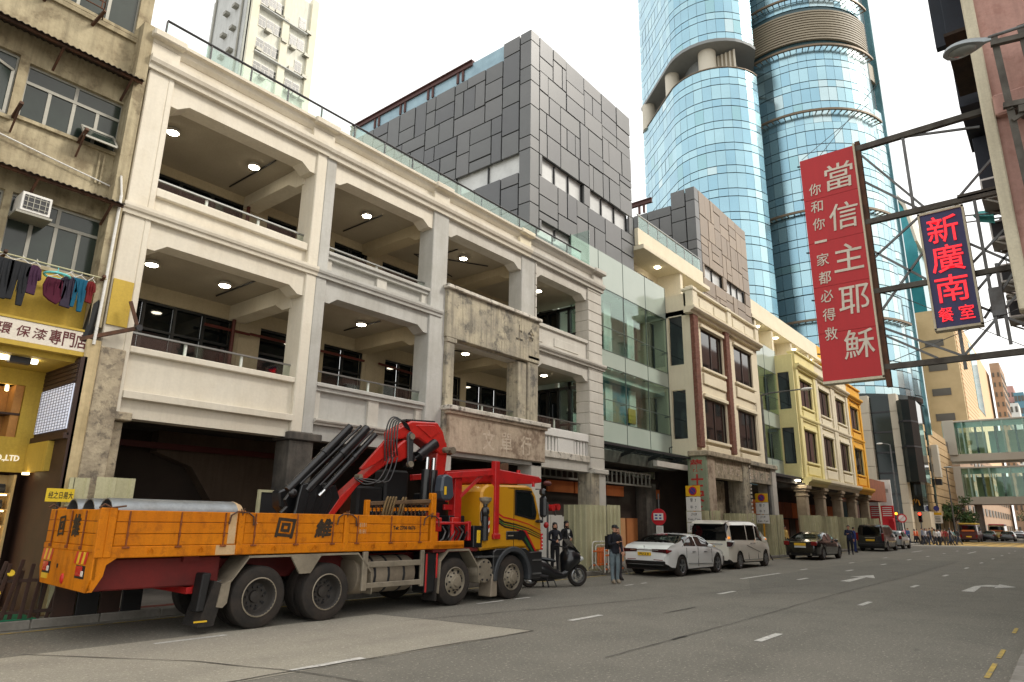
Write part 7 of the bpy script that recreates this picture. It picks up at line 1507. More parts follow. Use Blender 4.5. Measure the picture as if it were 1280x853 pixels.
# white people carrier
t, _ = car('people_carrier', 'white people carrier parked in front of the white saloon', 'van', (27.95, 12.05, 0), -.012, 4.95, .93,
    [(0, 1.0), (.06, 1.04), (.6, 1.10), (3.3, 1.06), (3.9, 1.0), (4.5, .92), (4.95, .72)], [(0, 1.02), (.06, 1.55), (.16, 1.84), (.4, 1.93), (2.8, 1.95), (3.4, 1.86), (3.9, 1.52), (4.3, 1.15), (4.6, 1.0), (4.95, .74)],
    [(0, .9), (.12, .97), (.6, 1), (4, 1), (4.6, .93), (4.95, .76)], [(0, .36), (.3, .24), (4.5, .2), (4.95, .3)], (1.0, 4.0), .345, 'car_pearl', [(.3, 1.9), (1.98, 2.9), (3.0, 3.7)], (.03, .24), (3.25, 4.15), .86, spokes=9)
cp(t, 'rear_window', MB().add([(-.012, -.74, 1.14), (-.012, .74, 1.14), (.1, .70, 1.74), (.1, -.70, 1.74)], [(0, 1, 2, 3)]), 'car_glass')
for sg in (1, -1): cp(t, 'tail_lamp', MB().prism([(-.03, .86), (-.03, 1.16), (.45, 1.12), (.40, .98), (.1, .88)], 'y', sg*.80, sg*.94), 'lens_clear', bev=.03); cp(t, 'tail_lamp_core', MB().prism([(-.04, .9), (-.04, 1.1), (.32, 1.07), (.1, .92)], 'y', sg*.78, sg*.945), 'tail_smoke', bev=.01); cp(t, 'wing_mirror', MB().sphere((3.55, sg*1.04, 1.15), .10, .12, .13), 'car_pearl', smooth=True); cp(t, 'indicator', MB().sphere((3.5, sg*1.12, 1.18), .04, .04, .03), 'indicator_amber'); cp(t, 'indicator', MB().sphere((.05, sg*.86, 1.26), .06, .05, .05), 'indicator_amber'); cp(t, 'door_handle', MB().box(2.2, sg*.925, 1.0, 2.4, sg*.945, 1.03).box(2.55, sg*.925, 1.0, 2.75, sg*.945, 1.03), 'alloy'); cp(t, 'sill_strip', MB().bar((1.45, sg*.915, .36), (3.5, sg*.915, .34), .03), 'chrome'); cp(t, 'door_groove', MB().bar((1.75, sg*.932, .95), (3.3, sg*.932, .62), .012), 'car_trim')
cp(t, 'roof_spoiler', MB().prism([(-.05, 1.80), (-.03, 1.86), (.4, 1.955), (.4, 1.93)], 'y', -.72, .72), 'car_pearl', bev=.01); cp(t, 'number_plate', bx(-.02, -.26, .8, -.005, .26, .92), 'plate_yellow'); cp(t, 'trim_strip', MB().bar((-.015, -.6, 1.0), (-.015, .6, 1.0), .02, .05), 'chrome')
for sg in (1, -1):
    for x, z0, z1 in ((1.92, .35, 1.05), (3.02, .32, 1.05)): cp(t, 'panel_gap', MB().bar((x, sg*.932, z0), (x, sg*.905, z1), .012, .012), 'car_trim')
# black saloon
t, _ = car('black_saloon', 'black saloon with yellow rear plate in front of the people carrier', 'car', (39.2, 11.75, 0), -.02, 5.0, .93,
    [(0, .78), (.06, .94), (.4, 1.0), (1.2, .99), (3.3, .93), (4.2, .84), (4.7, .72), (5.0, .58)], [(0, .79), (.06, .96), (.5, 1.05), (.85, 1.08), (1.5, 1.36), (2.1, 1.46), (2.7, 1.45), (3.2, 1.27), (3.75, .98), (4.4, .88), (5.0, .6)],
    WIDS[:-1]+[(5.0, .66)], [(0, .36), (.3, .26), (4.5, .22), (5, .3)], (1.02, 3.98), .345, 'car_black', [(1.15, 2.1), (2.18, 3.3)], (.9, 1.6), (2.8, 3.7), .76, spokes=7)
for sg in (1, -1): cp(t, 'tail_lamp', MB().prism([(-.02, .74), (-.02, .96), (.34, .98), (.3, .84)], 'y', sg*.56, sg*.86), 'tail_red', bev=.03); cp(t, 'wing_mirror', MB().sphere((3.15, sg*1.0, 1.0), .11, .1, .08), 'car_black', smooth=True); cp(t, 'exhaust', MB().cyl((-.02, sg*.55, .30), (.1, sg*.55, .30), .05), 'chrome')
cp(t, 'number_plate', bx(-.02, -.30, .74, -.002, .30, .88), 'plate_yellow'); cp(t, 'plate_surround', bx(-.015, -.3, .64, -.003, .3, .73), 'lens_clear'); cp(t, 'chrome_strip', MB().bar((-.01, -.5, .93), (-.01, .5, .93), .02, .04), 'chrome')
# black van
t, _ = car('black_van', 'black van with tall red tail lamps stopped before the junction', 'van', (57.6, 12.15, 0), -.01, 5.1, .96,
    [(0, 1.0), (.06, 1.04), (.6, 1.12), (3.6, 1.06), (4.3, .98), (4.8, .85), (5.1, .7)], [(0, 1.02), (.05, 1.5), (.14, 1.82), (.4, 1.93), (3.0, 1.94), (3.5, 1.82), (4.2, 1.2), (4.6, 1.0), (5.1, .72)],
    [(0, .9), (.12, .97), (.6, 1), (4, 1), (4.7, .93), (5.1, .76)], [(0, .36), (.3, .26), (5.1, .3)], (1.05, 4.1), .35, 'car_charcoal', [(.35, 1.9), (2.0, 3.0), (3.1, 3.8)], (.03, .2), (3.35, 4.2), .85)
cp(t, 'rear_window', MB().add([(-.012, -.74, 1.14), (-.012, .74, 1.14), (.1, .70, 1.76), (.1, -.70, 1.76)], [(0, 1, 2, 3)]), 'lens_glassy' if 'lens_glassy' in mt else 'car_glass')
for sg in (1, -1): cp(t, 'tail_lamp', MB().prism([(-.03, .75), (-.03, 1.3), (.12, 1.35), (.3, 1.0), (.1, .8)], 'y', sg*.80, sg*.955), 'tail_red', bev=.02); cp(t, 'wing_mirror', MB().sphere((3.75, sg*1.06, 1.15), .1, .1, .12), 'car_charcoal', smooth=True)
cp(t, 'number_plate', bx(-.03, -.3, .74, -.005, .3, .88), 'plate_yellow'); cp(t, 'tailgate_trim', MB().bar((-.01, -.35, .98), (-.01, .35, .98), .02, .05), 'chrome'); cp(t, 'bumper', MB().box(-.07, -.88, .34, .1, .88, .58), 'car_trim', bev=.03)
# silver hatchback half hidden
t, _ = car('silver_hatchback', 'pale silver hatchback half hidden ahead of the black van', 'car', (65.4, 12.25, 0), 0, 4.2, .87,
    [(0, .9), (.06, .96), (2.6, .92), (3.4, .86), (4.2, .6)], [(0, .92), (.06, 1.2), (.4, 1.4), (1.2, 1.5), (2.0, 1.48), (2.6, 1.28), (3.1, .95), (3.8, .8), (4.2, .62)],
    [(0, .86), (.2, .97), (.6, 1), (3.4, 1), (4, .9), (4.2, .76)], [(0, .34), (.3, .26), (4.2, .3)], (.8, 3.35), .32, 'car_silver', [(.6, 1.5), (1.58, 2.6)], (.05, .4), (2.15, 3.05), .78)
for sg in (1, -1): cp(t, 'tail_lamp', MB().prism([(-.02, .8), (-.02, 1.1), (.25, 1.06), (.2, .84)], 'y', sg*.62, sg*.84), 'tail_red', bev=.02)
# far traffic beyond the junction
def minibus(label, loc, paint, top, rz=0):
    t, _ = car('minibus', label, 'minibus', loc, rz, 6.2, 1.02, [(0, 1.2), (5.4, 1.2), (6.2, .9)], [(0, 1.22), (.05, 2.05), (.2, 2.35), (5.2, 2.4), (5.8, 1.6), (6.2, 1.0)], [(0, .96), (.3, 1), (5.6, 1), (6.2, .85)], [(0, .4), (6.2, .4)], (1.3, 4.9), .38, paint, [(.4, 1.6), (1.7, 2.9), (3.0, 4.2), (4.3, 5.3)], (.02, .06), (5.0, 5.7), .92, lod=0, group='minibuses beyond the junction')
    cp(t, 'roof_panel', bx(.05, -.98, 2.2, 5.1, .98, 2.42), top, bev=.08); cp(t, 'rear_window', bx(-.02, -.8, 1.3, 0, .8, 2.1), 'car_glass'); cp(t, 'number_plate', bx(-.03, -.3, .62, -.01, .3, .78), 'plate_yellow'); cp(t, 'rear_board', bx(-.03, -.7, 1.35, -.021, .7, 1.55), 'orange_board')
    for sg in (1, -1): cp(t, 'tail_lamp', bx(-.04, sg*.75, .6, -.0, sg*.95, .95), 'tail_red')
    return t
minibus('maroon minibus with a yellow roof crossing the junction', (108, 11.05, 0), 'car_maroon', 'yellow_wall')
D('minibus_cream', (214, 196, 140), .4, fine=0); D('roof_red', (200, 60, 70), .4, fine=0)
minibus('cream minibus with a red roof under the footbridge', (127, 9.35, 0), 'minibus_cream', 'roof_red')
def plain(label, loc, paint, name='saloon_car'):
    t, _ = car(name, label, 'car', loc, 0, 4.7, .9, [(0, .78), (.06, .94), (3.2, .93), (4.2, .8), (4.7, .58)], [(0, .79), (.06, .96), (.7, 1.05), (1.4, 1.38), (2.0, 1.46), (2.6, 1.42), (3.4, .98), (4.7, .6)], [(0, .85), (.4, .97), (3.8, 1), (4.7, .7)], [(0, .36), (4.7, .3)], (1, 3.7), .33, paint, [(1.1, 2.0), (2.1, 3.1)], (.8, 1.5), (2.5, 3.3), .76, lod=0)
    for sg in (1, -1): cp(t, 'tail_lamp', bx(-.02, sg*.55, .78, .02, sg*.82, .94), 'tail_red')
plain('black saloon between the two minibuses', (119, 9.9, 0), 'car_black'); plain('dark saloon with red tail lamps beside the cream minibus', (122, 7.9, 0), 'car_charcoal'); plain('dark car at the right edge under the footbridge', (140, 7.6, 0), 'car_charcoal', 'estate_car')
# ---- scooter
SC = thing('scooter', 'black maxi scooter on its stand in front of the lorry', 'scooter', (15.62, 12.38, 0), -.54); SC.scale = (1.04, 1.04, 1.04)
def sp_(name, mb, mat, **k): return mb.build(name, mt[mat], SC, local=True, **k)
D('scooter_black', (18, 20, 24), .3, (26, 28, 32), 2, .5, coat=.5, fine=0); D('seat_vinyl', (46, 50, 54), .55, amt=.3); D('screen_smoke', (150, 152, 150), .1, fine=0)
for x, r in ((.28, .27), (1.72, .29)):
    w_ = sp_('wheel', MB().lathe([(r*.66, -.05), (r*.9, -.06), (r, -.02), (r, .02), (r*.9, .06), (r*.66, .05)], (x, 0, r), 'y', 28), 'rubber', smooth=True); q = MB().lathe([(r*.68, -.055), (r*.60, -.06), (r*.58, -.02), (r*.58, .02), (r*.6, .06), (r*.68, .055)], (x, 0, r), 'y', 28).cyl((x, -.06, r), (x, .06, r), .045, n=12)
    for k in range(5): a = k*2*pi/5; q.bar((x, 0, r), (x+r*.62*cos(a), 0, r+r*.62*sin(a)), .05, .03, up=(0, 1, 0))
    q.build('rim', mt['alloy'], w_, local=True); MB().lathe([(.06, -.07), (r*.42, -.072), (r*.42, -.065), (.06, -.062)], (x, 0, r), 'y', 20).build('brake_disc', mt['chrome'], w_, local=True)
def hull(name, prof, hw_, mat, **k):
    """smooth shell: (x, z0, z1, half width) stations"""
    vs, fs = [], []; n_ = 10
    for x, z0, z1, w in prof:
        for j in range(n_): a = 2*pi*j/n_; vs.append((x, w*cos(a)*(1 if abs(sin(a)) < .9 else .8), (z0+z1)/2+(z1-z0)/2*sin(a)))
    for i in range(len(prof)-1): fs += [(i*n_+j, i*n_+(j+1) % n_, (i+1)*n_+(j+1) % n_, (i+1)*n_+j) for j in range(n_)]
    fs += [tuple(range(n_)), tuple(range((len(prof)-1)*n_, len(prof)*n_))]
    return sp_(name, MB().add(vs, fs), mat, smooth=True, ang=60)
hull('tail_fairing', [(-.16, .62, .78, .06), (.05, .40, .84, .16), (.35, .24, .84, .23), (.7, .17, .76, .25), (.95, .16, .52, .24), (1.2, .2, .40, .22), (1.38, .24, .62, .2)], 0, 'scooter_black')
hull('front_fairing', [(1.22, .3, .88, .16), (1.36, .26, 1.06, .27), (1.5, .40, 1.08, .29), (1.66, .52, 1.0, .26), (1.80, .64, .84, .14), (1.86, .70, .78, .06)], 0, 'scooter_black')
hull('seat', [(.02, .76, .84, .10), (.25, .76, .88, .15), (.48, .74, .86, .15), (.58, .70, .80, .14), (.85, .66, .76, .16), (1.02, .64, .72, .12)], 0, 'seat_vinyl')
sp_('front_mudguard', MB().lathe([(.30, -.09), (.325, 0), (.30, .09)], (1.72, 0, .29), 'y', 12, radians(20), radians(150)), 'scooter_black', smooth=True)
sp_('front_fork', MB().bar((1.72, .1, .29), (1.5, .09, .75), .045).bar((1.72, -.1, .29), (1.5, -.09, .75), .045), 'dark_steel'); sp_('windscreen', MB().add([(1.76, -.16, .88), (1.76, .16, .88), (1.38, .2, 1.26), (1.38, -.2, 1.26), (1.64, .23, .96), (1.64, -.23, .96)], [(0, 1, 2, 3), (1, 4, 2), (0, 3, 5)]), 'screen_smoke', smooth=True)
sp_('headlamp', MB().sphere((1.74, -.13, .74), .12, .06, .07).sphere((1.74, .13, .74), .12, .06, .07), 'lens_clear', smooth=True); sp_('handlebar', MB().tube([(1.22, -.36, 1.06), (1.3, -.2, 1.06), (1.36, 0, 1.02), (1.3, .2, 1.06), (1.22, .36, 1.06)], .02, 8), 'dark_steel', smooth=True); sp_('grip', MB().cyl((1.2, -.40, 1.05), (1.28, -.24, 1.06), .028).cyl((1.2, .40, 1.05), (1.28, .24, 1.06), .028), 'black')
for sg in (1, -1): sp_('mirror', MB().tube([(1.3, sg*.24, 1.07), (1.32, sg*.34, 1.2), (1.30, sg*.38, 1.27)], .012, 6).sphere((1.28, sg*.42, 1.30), .03, .09, .055), 'chrome' if sg < 0 else 'black', smooth=True)
sp_('stand', MB().bar((.72, -.15, .26), (.78, -.2, .0), .03).bar((.72, .15, .26), (.78, .2, .0), .03).bar((.92, -.18, .22), (1.0, -.22, .02), .025), 'dark_steel'); sp_('exhaust', MB().cyl((.1, -.2, .34), (.75, -.19, .28), .07, .05), 'dark_steel', smooth=True); sp_('tail_lamp', MB().sphere((-.12, 0, .69), .04, .1, .04), 'tail_red'); sp_('engine_block', bx(.3, -.12, .16, 1.0, .12, .4), 'black', bev=.03); sp_('decal', MB().sphere((1.46, -.245, .70), .03, .012, .03), 'lens_clear'); sp_('rear_mudguard', MB().lathe([(.29, -.08), (.31, 0), (.29, .08)], (.28, 0, .27), 'y', 10, radians(40), radians(170)), 'scooter_black', smooth=True)
# ================================================================ people
D('skin', (196, 146, 118), .6, (180, 128, 102), 12, .4, fine=0); D('hair_black', (22, 19, 18), .6, fine=0); D('shoe_dark', (44, 40, 38), .7, fine=0); D('shoe_tan', (150, 136, 116), .7, fine=0); D('denim', (118, 132, 138), .9, (88, 104, 112), 6, .9, fine=.1); D('navy_cloth', (22, 24, 34), .85, (34, 36, 46), 5, .7, fine=.1)
def pcol(c):
    k = 'cloth_%d_%d_%d' % c
    return k if k in mt else (D(k, c, .9, tuple(int(x*.75) for x in c), 7, .7, fine=.05), k)[1]
_bodies = {}
def skeleton(pose):
    """joints for a 1.75 m figure facing +x"""
    J, E, Rg = [], [], []; idx = {}
    def j(n_, p, r, ry=None): idx[n_] = len(J); J.append((Vector(p), r, ry or r))
    def e(a, b, reg): E.append((idx[a], idx[b])); Rg.append(reg)
    ln = pose.get('lean', 0)
    j('pelvis', (0, 0, .96), .15, .125); j('waist', (ln*.3, 0, 1.10), .145, .115); j('chest', (ln*.7, 0, 1.30), .175, .125); j('collar', (ln, 0, 1.45), .10, .08); j('neck', (ln+.01, 0, 1.52), .052); j('jaw', (ln+.03, 0, 1.585), .068, .06); j('skull', (ln+.02, 0, 1.665), .085, .088); j('crown', (ln+.015, 0, 1.725), .06)
    for a, b in (('pelvis', 'waist'), ('waist', 'chest'), ('chest', 'collar')): e(a, b, 'top')
    e('collar', 'neck', 'skin'); e('neck', 'jaw', 'skin'); e('jaw', 'skull', 'skin'); e('skull', 'crown', 'skin')
    for sd_, y in (('l', 1), ('r', -1)):
        lg = pose.get('leg_'+sd_, (0.02, 0.0)); k, f = lg
        j('hip'+sd_, (0, y*.09, .90), .108); j('knee'+sd_, (k, y*.10, .50), .074, .076); j('ankle'+sd_, (f, y*.105, .09), .05); j('toe'+sd_, (f+.15, y*.12, .035), .036, .042); j('heel'+sd_, (f-.04, y*.105, .04), .036)
        e('pelvis', 'hip'+sd_, 'bottom'); e('hip'+sd_, 'knee'+sd_, 'bottom'); e('knee'+sd_, 'ankle'+sd_, 'bottom'); e('ankle'+sd_, 'toe'+sd_, 'shoe'); e('ankle'+sd_, 'heel'+sd_, 'shoe')
        el, wr = pose.get('arm_'+sd_, ((-.03, .25, 1.15), (.05, .26, .92)))
        j('sh'+sd_, (ln, y*.185, 1.42), .076, .07); j('el'+sd_, (ln+el[0], y*el[1], el[2]), .052); j('wr'+sd_, (ln+wr[0], y*wr[1], wr[2]), .031)
        d = (J[idx['wr'+sd_]][0]-J[idx['el'+sd_]][0]).normalized(); h = J[idx['wr'+sd_]][0]+d*.085; j('hand'+sd_, h, .034, .024)
        e('collar', 'sh'+sd_, 'top'); e('sh'+sd_, 'el'+sd_, 'top'); e('el'+sd_, 'wr'+sd_, 'top' if pose.get('sleeves', 1) else 'skin'); e('wr'+sd_, 'hand'+sd_, 'skin')
        if pose.get('fingers'):
            sx = d.cross(Vector((0, 0, 1))).normalized(); up = sx.cross(d)
            for q in range(4):
                ln_ = (.07, .08, .075, .06)[q]; b0 = h+sx*(.026-.017*q); j('f%s%d0' % (sd_, q), b0+d*.02, .0095); j('f%s%d1' % (sd_, q), b0+d*(.02+ln_*.55)-up*.01, .009); j('f%s%d2' % (sd_, q), b0+d*(.02+ln_*.8)-up*.035, .008)
                e('hand'+sd_, 'f%s%d0' % (sd_, q), 'skin'); e('f%s%d0' % (sd_, q), 'f%s%d1' % (sd_, q), 'skin'); e('f%s%d1' % (sd_, q), 'f%s%d2' % (sd_, q), 'skin')
            j('t%s0' % sd_, J[idx['wr'+sd_]][0]+d*.03+sx*.034, .012); j('t%s1' % sd_, J[idx['wr'+sd_]][0]+d*.075+sx*.06-up*.012, .0095); e('wr'+sd_, 't%s0' % sd_, 'skin'); e('t%s0' % sd_, 't%s1' % sd_, 'skin')
    return J, E, Rg
def body_mesh(key, pose):
    if key in _bodies: return _bodies[key]
    J, E, Rg = skeleton(pose); me = bpy.data.meshes.new('body'); me.from_pydata([tuple(p) for p, _, _ in J], E, []); o = bpy.data.objects.new('body', me); COL.objects.link(o)
    sk_ = o.modifiers.new('Skin', 'SKIN'); sv = me.skin_vertices[0].data
    for i, (_, a, b) in enumerate(J): sv[i].radius = (a, b)
    sv[0].use_root = True; sk_.use_smooth_shade = True; ss = o.modifiers.new('Sub', 'SUBSURF'); ss.levels = 1; ss.render_levels = 1
    dg = bpy.context.evaluated_depsgraph_get(); dg.update(); out = bpy.data.meshes.new_from_object(o.evaluated_get(dg)); bpy.data.objects.remove(o)
    order = {'top': 0, 'bottom': 1, 'skin': 2, 'shoe': 3}; mats = []
    for p in out.polygons:
        c = p.center; best = None
        for (a, b), rg in zip(E, Rg):
            A, B = J[a][0], J[b][0]; d = B-A; t = max(0, min(1, (c-A).dot(d)/d.length_squared)); q = (c-(A+d*t)).length-.5*(J[a][1]*(1-t)+J[b][1]*t)
            if best is None or q < best[0]: best = (q, rg)
        rg = best[1]
        if rg == 'top' and c.z < .93: rg = 'bottom'
        if rg == 'bottom' and c.z > 1.0: rg = 'top'
        mats.append(order[rg])
    out.polygons.foreach_set('material_index', mats); out.polygons.foreach_set('use_smooth', [True]*len(mats)); out.name = 'body'
    _bodies[key] = out; return out
POSES = {'stand': {}, 'phone': {'lean': .03, 'leg_l': (.04, -.03), 'leg_r': (.0, .02), 'arm_r': ((.02, .24, 1.16), (.24, .08, 1.24)), 'arm_l': ((-.03, .26, 1.16), (.06, .25, .95)), 'fingers': 1}, 'walk': {'lean': .05, 'leg_l': (.17, .30), 'leg_r': (-.02, -.34), 'arm_l': ((-.12, .23, 1.18), (-.06, .24, .95)), 'arm_r': ((.10, .23, 1.17), (.25, .2, 1.0))}, 'walk2': {'lean': .04, 'leg_r': (.12, .18), 'leg_l': (-.02, -.2), 'arm_r': ((-.08, .23, 1.18), (-.02, .24, .95)), 'arm_l': ((.07, .23, 1.17), (.2, .18, 1.05))}, 'fold': {'arm_l': ((.02, .25, 1.18), (.2, .05, 1.14)), 'arm_r': ((.02, .25, 1.17), (.21, .02, 1.1))}, 'reach': {'lean': .04, 'arm_r': ((.14, .22, 1.2), (.34, .18, 1.12)), 'arm_l': ((-.02, .25, 1.16), (.04, .25, .93))}}
def person(label, loc, rz, h, pose, top, bottom, shoe='shoe_dark', hair='short', group=None, head=True, extra=None):
    t = thing('person', label, 'person', loc, rz, group); s = h/1.755
    me = body_mesh(pose, POSES[pose]).copy()
    for m in (top if isinstance(top, str) else pcol(top), bottom if isinstance(bottom, str) else pcol(bottom), 'skin', shoe): me.materials.append(mt[m])
    o = bpy.data.objects.new('body', me); COL.objects.link(o); o.parent = t; o.scale = (s, s, s)
    ln = POSES[pose].get('lean', 0)
    def part(name, mb, mat): q = mb.build(name, mt[mat], t, smooth=True, local=True); q.scale = (s, s, s); return q
    hx = ln+.02
    if hair == 'short': part('hair', MB().sphere((hx-.028, 0, 1.702), .088, .09, .072), 'hair_black')
    elif hair == 'long': part('hair', MB().sphere((hx-.028, 0, 1.70), .092, .098, .08).sphere((hx-.06, 0, 1.58), .055, .085, .11).sphere((hx-.02, .085, 1.62), .04, .02, .08).sphere((hx-.02, -.085, 1.62), .04, .02, .08), 'hair_black')
    elif hair == 'cap': part('hair', MB().sphere((hx-.03, 0, 1.66), .075, .085, .07), 'hair_black'); part('cap', MB().lathe([(.0, 1.775), (.06, 1.768), (.09, 1.735), (.101, 1.69), (.095, 1.685)], (hx-.005, 0, 0), 'z', 16).add([(hx+.06, -.07, 1.705), (hx+.06, .07, 1.705), (hx+.17, .045, 1.675), (hx+.17, -.045, 1.675), (hx+.06, -.07, 1.692), (hx+.06, .07, 1.692), (hx+.17, .045, 1.665), (hx+.17, -.045, 1.665)], [(0, 1, 2, 3), (7, 6, 5, 4), (0, 3, 7, 4), (1, 5, 6, 2), (2, 6, 7, 3)]), 'black')
    if head:
        part('face', MB().add([(hx+.098, -.012, 1.62), (hx+.098, .012, 1.62), (hx+.118, 0, 1.615), (hx+.096, 0, 1.66)], [(0, 1, 2), (0, 2, 3), (1, 3, 2)]).sphere((hx-.0, .086, 1.645), .018, .012, .03, 6, 4).sphere((hx-.0, -.086, 1.645), .018, .012, .03, 6, 4), 'skin')
        part('eyes', MB().sphere((hx+.082, .034, 1.66), .012, .014, .008, 6, 4).sphere((hx+.082, -.034, 1.66), .012, .014, .008, 6, 4).box(hx+.088, -.024, 1.586, hx+.092, .024, 1.594), 'hair_black')
    return t, part
M1, part = person('man in a dark cap, black jacket and pale jeans looking at his phone', (18.75, 11.15, 0), radians(-112), 1.72, 'phone', 'navy_cloth', 'denim', 'shoe_tan', 'cap')
part('jacket_hem', MB().lathe([(.155, .90), (.165, .96), (.155, 1.04)], (.0, 0, 0), 'z', 16), 'navy_cloth'); part('collar', MB().lathe([(.085, 1.44), (.075, 1.53), (.085, 1.54)], (.03, 0, 0), 'z', 14), 'black'); part('backpack', MB().box(-.30, -.14, 1.02, -.13, .14, 1.42), 'black'); part('strap', MB().tube([(-.14, .11, 1.4), (-.02, .125, 1.48), (.10, .12, 1.38), (.13, .13, 1.2), (0, .17, 1.05)], .018, 6).tube([(-.14, -.11, 1.4), (-.02, -.125, 1.48), (.10, -.12, 1.38), (.13, -.13, 1.2), (0, -.17, 1.05)], .018, 6), 'black')
ph = thing('phone', 'black phone held in the hand of the man in the cap', 'phone', (18.75, 11.15, 0), radians(-112)); bx(.33, -.085, 1.225, .345, -.0, 1.37).build('case', mt['black'], ph, local=True, bev=.004); bx(.3265, -.08, 1.235, .3298, -.005, 1.36).build('display', mt['dark_glass'], ph, local=True)
person('person in a pale top standing right behind the man with the phone', (19.75, 11.63, 0), radians(-100), 1.66, 'stand', (206, 150, 136), (60, 58, 62), hair='short')
person('woman with dark bobbed hair and navy coat behind the scooter', (19.25, 13.75, .14), radians(-125), 1.62, 'fold', 'navy_cloth', (26, 26, 30), hair='long'); W2, part = person('woman in a dark suit and white blouse beside the tall hoarding', (20.3, 14.0, .14), radians(-105), 1.68, 'fold', (30, 29, 32), (34, 32, 34), hair='long'); part('blouse', MB().prism([(-.05, 1.46), (.05, 1.46), (.03, 1.15), (-.03, 1.15)], 'x', .11, .135), 'white_paint')
person('man in a dark blue shirt and trousers standing behind the black saloon', (49.2, 11.6, 0), radians(-170), 1.84, 'phone', (34, 42, 74), (28, 30, 40)); person('person in bright blue half hidden beside the black van', (53.5, 12.3, 0), radians(-60), 1.72, 'stand', (46, 66, 140), (44, 60, 120))
person('person with a light jacket whose head shows over the black saloon, left one', (43.2, 14.2, .14), radians(-90), 1.66, 'stand', (206, 180, 130), (60, 56, 50)); person('person whose head shows over the black saloon, right one', (45.2, 14.4, .14), radians(-120), 1.6, 'stand', (226, 190, 110), (60, 56, 50))
person('person in pink standing by the sacks near the black van', (52.8, 13.7, .14), radians(-120), 1.6, 'stand', (214, 150, 150), (120, 96, 92)); 
person('man in a brown jacket striding across the junction', (92, 12.85, 0), radians(-30), 1.78, 'walk', (150, 122, 84), (52, 46, 42), group=None)
cr_ = random.Random(12)
crowd = [(103, 17.6, (206, 80, 120), 'pink top', 'bag'), (102, 17.0, (84, 110, 150), 'blue shirt', ''), (98.5, 16.4, (70, 96, 140), 'denim blue jacket', ''), (99, 15.75, (232, 104, 60), 'bright orange shirt', ''), (97.5, 15.3, (226, 110, 66), 'orange vest', ''), (101, 15.2, (90, 96, 110), 'grey shirt', ''), (98, 14.85, (130, 140, 156), 'pale blue shirt', ''), (100, 14.6, (76, 84, 100), 'slate jacket', ''), (96.5, 14.3, (196, 196, 200), 'white shirt', ''), (99.5, 14.15, (60, 70, 92), 'dark blue jacket', ''), (101.5, 13.95, (150, 170, 160), 'pale green top', ''), (98, 13.4, (220, 214, 206), 'cream blouse', ''), (100.5, 13.1, (210, 150, 140), 'salmon dress', ''), (97, 12.9, (228, 228, 230), 'white top', ''), (99, 12.5, (170, 60, 60), 'red jacket', ''), (101, 12.3, (200, 206, 214), 'light grey shirt', ''), (98.5, 12.0, (70, 66, 70), 'black coat', ''), (103, 12.2, (110, 150, 150), 'teal shirt', ''), (104, 11.75, (60, 60, 64), 'charcoal coat', '')]
near = ['at the far left of the crossing crowd', 'second from the left in the crossing crowd', 'walking ahead of the orange shirts', 'at the front of the crossing crowd', 'behind the other orange figure', 'in the left half of the crowd', 'next to the orange vest', 'in the middle row of the crowd', 'in the middle of the crowd', 'behind the white shirt', 'deep in the crowd', 'right of the crowd middle', 'behind the cream blouse', 'in the right half of the crowd', 'near the white direction sign', 'at the right end beside the red jacket', 'near the small tree', 'last on the far kerb', 'beside the maroon minibus']
for (x, y, c, nm, _), w_ in zip(crowd, near):
    person('pedestrian in a %s %s' % (nm, w_), (x*.87, y*.87, 0), radians(cr_.choice([-90, -70, 90, -110, 180])+cr_.uniform(-20, 20)), cr_.uniform(1.58, 1.76), cr_.choice(['walk', 'walk2', 'stand', 'walk2']), c, cr_.choice([(40, 42, 52), (60, 62, 74), (50, 60, 84), (90, 86, 80), (30, 30, 34)]), hair=cr_.choice(['short', 'long']), group='pedestrians at the crossing', head=False)
# ================================================================ street furniture, signs, small things
D('barrier_white', (222, 220, 210), .6, spots=(120, 110, 96), spot_amt=.4); D('barrier_orange', (226, 120, 56), .6, (206, 100, 44), 2, .6); D('sign_yellow', (232, 180, 24), .5); D('sign_blue_d', (62, 62, 140), .5); D('sign_red_d', (196, 26, 40), .5); D('signal_red', (255, 60, 40), .4, emit=(255, 50, 30), es=4); D('signal_amber', (255, 170, 60), .4, emit=(255, 150, 40), es=3); D('banner_red', (206, 24, 36), .5, (190, 20, 30), 1, .4); D('sack_white', (214, 208, 200), .9, (180, 172, 164), 3, .8); D('cone_dark', (60, 54, 52), .8); D('post_yellow', (206, 150, 40), .6)
def barrier(loc, rz, label):
    t = thing('crowd_barrier', label, 'barrier', loc, rz, 'white and orange works barriers'); L, Hh = 1.25, 1.0; f = MB()
    for x0, x1, hh in ((0, L, Hh), (.22, L-.22, Hh-.12)): f.tube([(x0, 0, .1), (x0, 0, hh-.14), (x0+.04, 0, hh-.04), (x0+.14, 0, hh), (x1-.14, 0, hh), (x1-.04, 0, hh-.04), (x1, 0, hh-.14), (x1, 0, .1)], .022, 8)
    f.build('frame', mt['barrier_white'], t, smooth=True, local=True)
    for x in (.42, .62, .82): bx(x-.07, -.015, .26, x+.07, .015, .8).build('slat', mt['barrier_orange'], t, local=True, bev=.005)
    for z in (.68, .22): bx(.0, -.03, z-.03, L, -.016, z+.03).build('rail', mt['barrier_orange'], t, local=True, bev=.005)
    for x in (.12, L-.12): MB().bar((x, -.28, .02), (x, 0, .3), .04).bar((x, .28, .02), (x, 0, .3), .04).bar((x, -.28, .015), (x, .28, .015), .04).build('foot', mt['alu_old'], t, local=True)
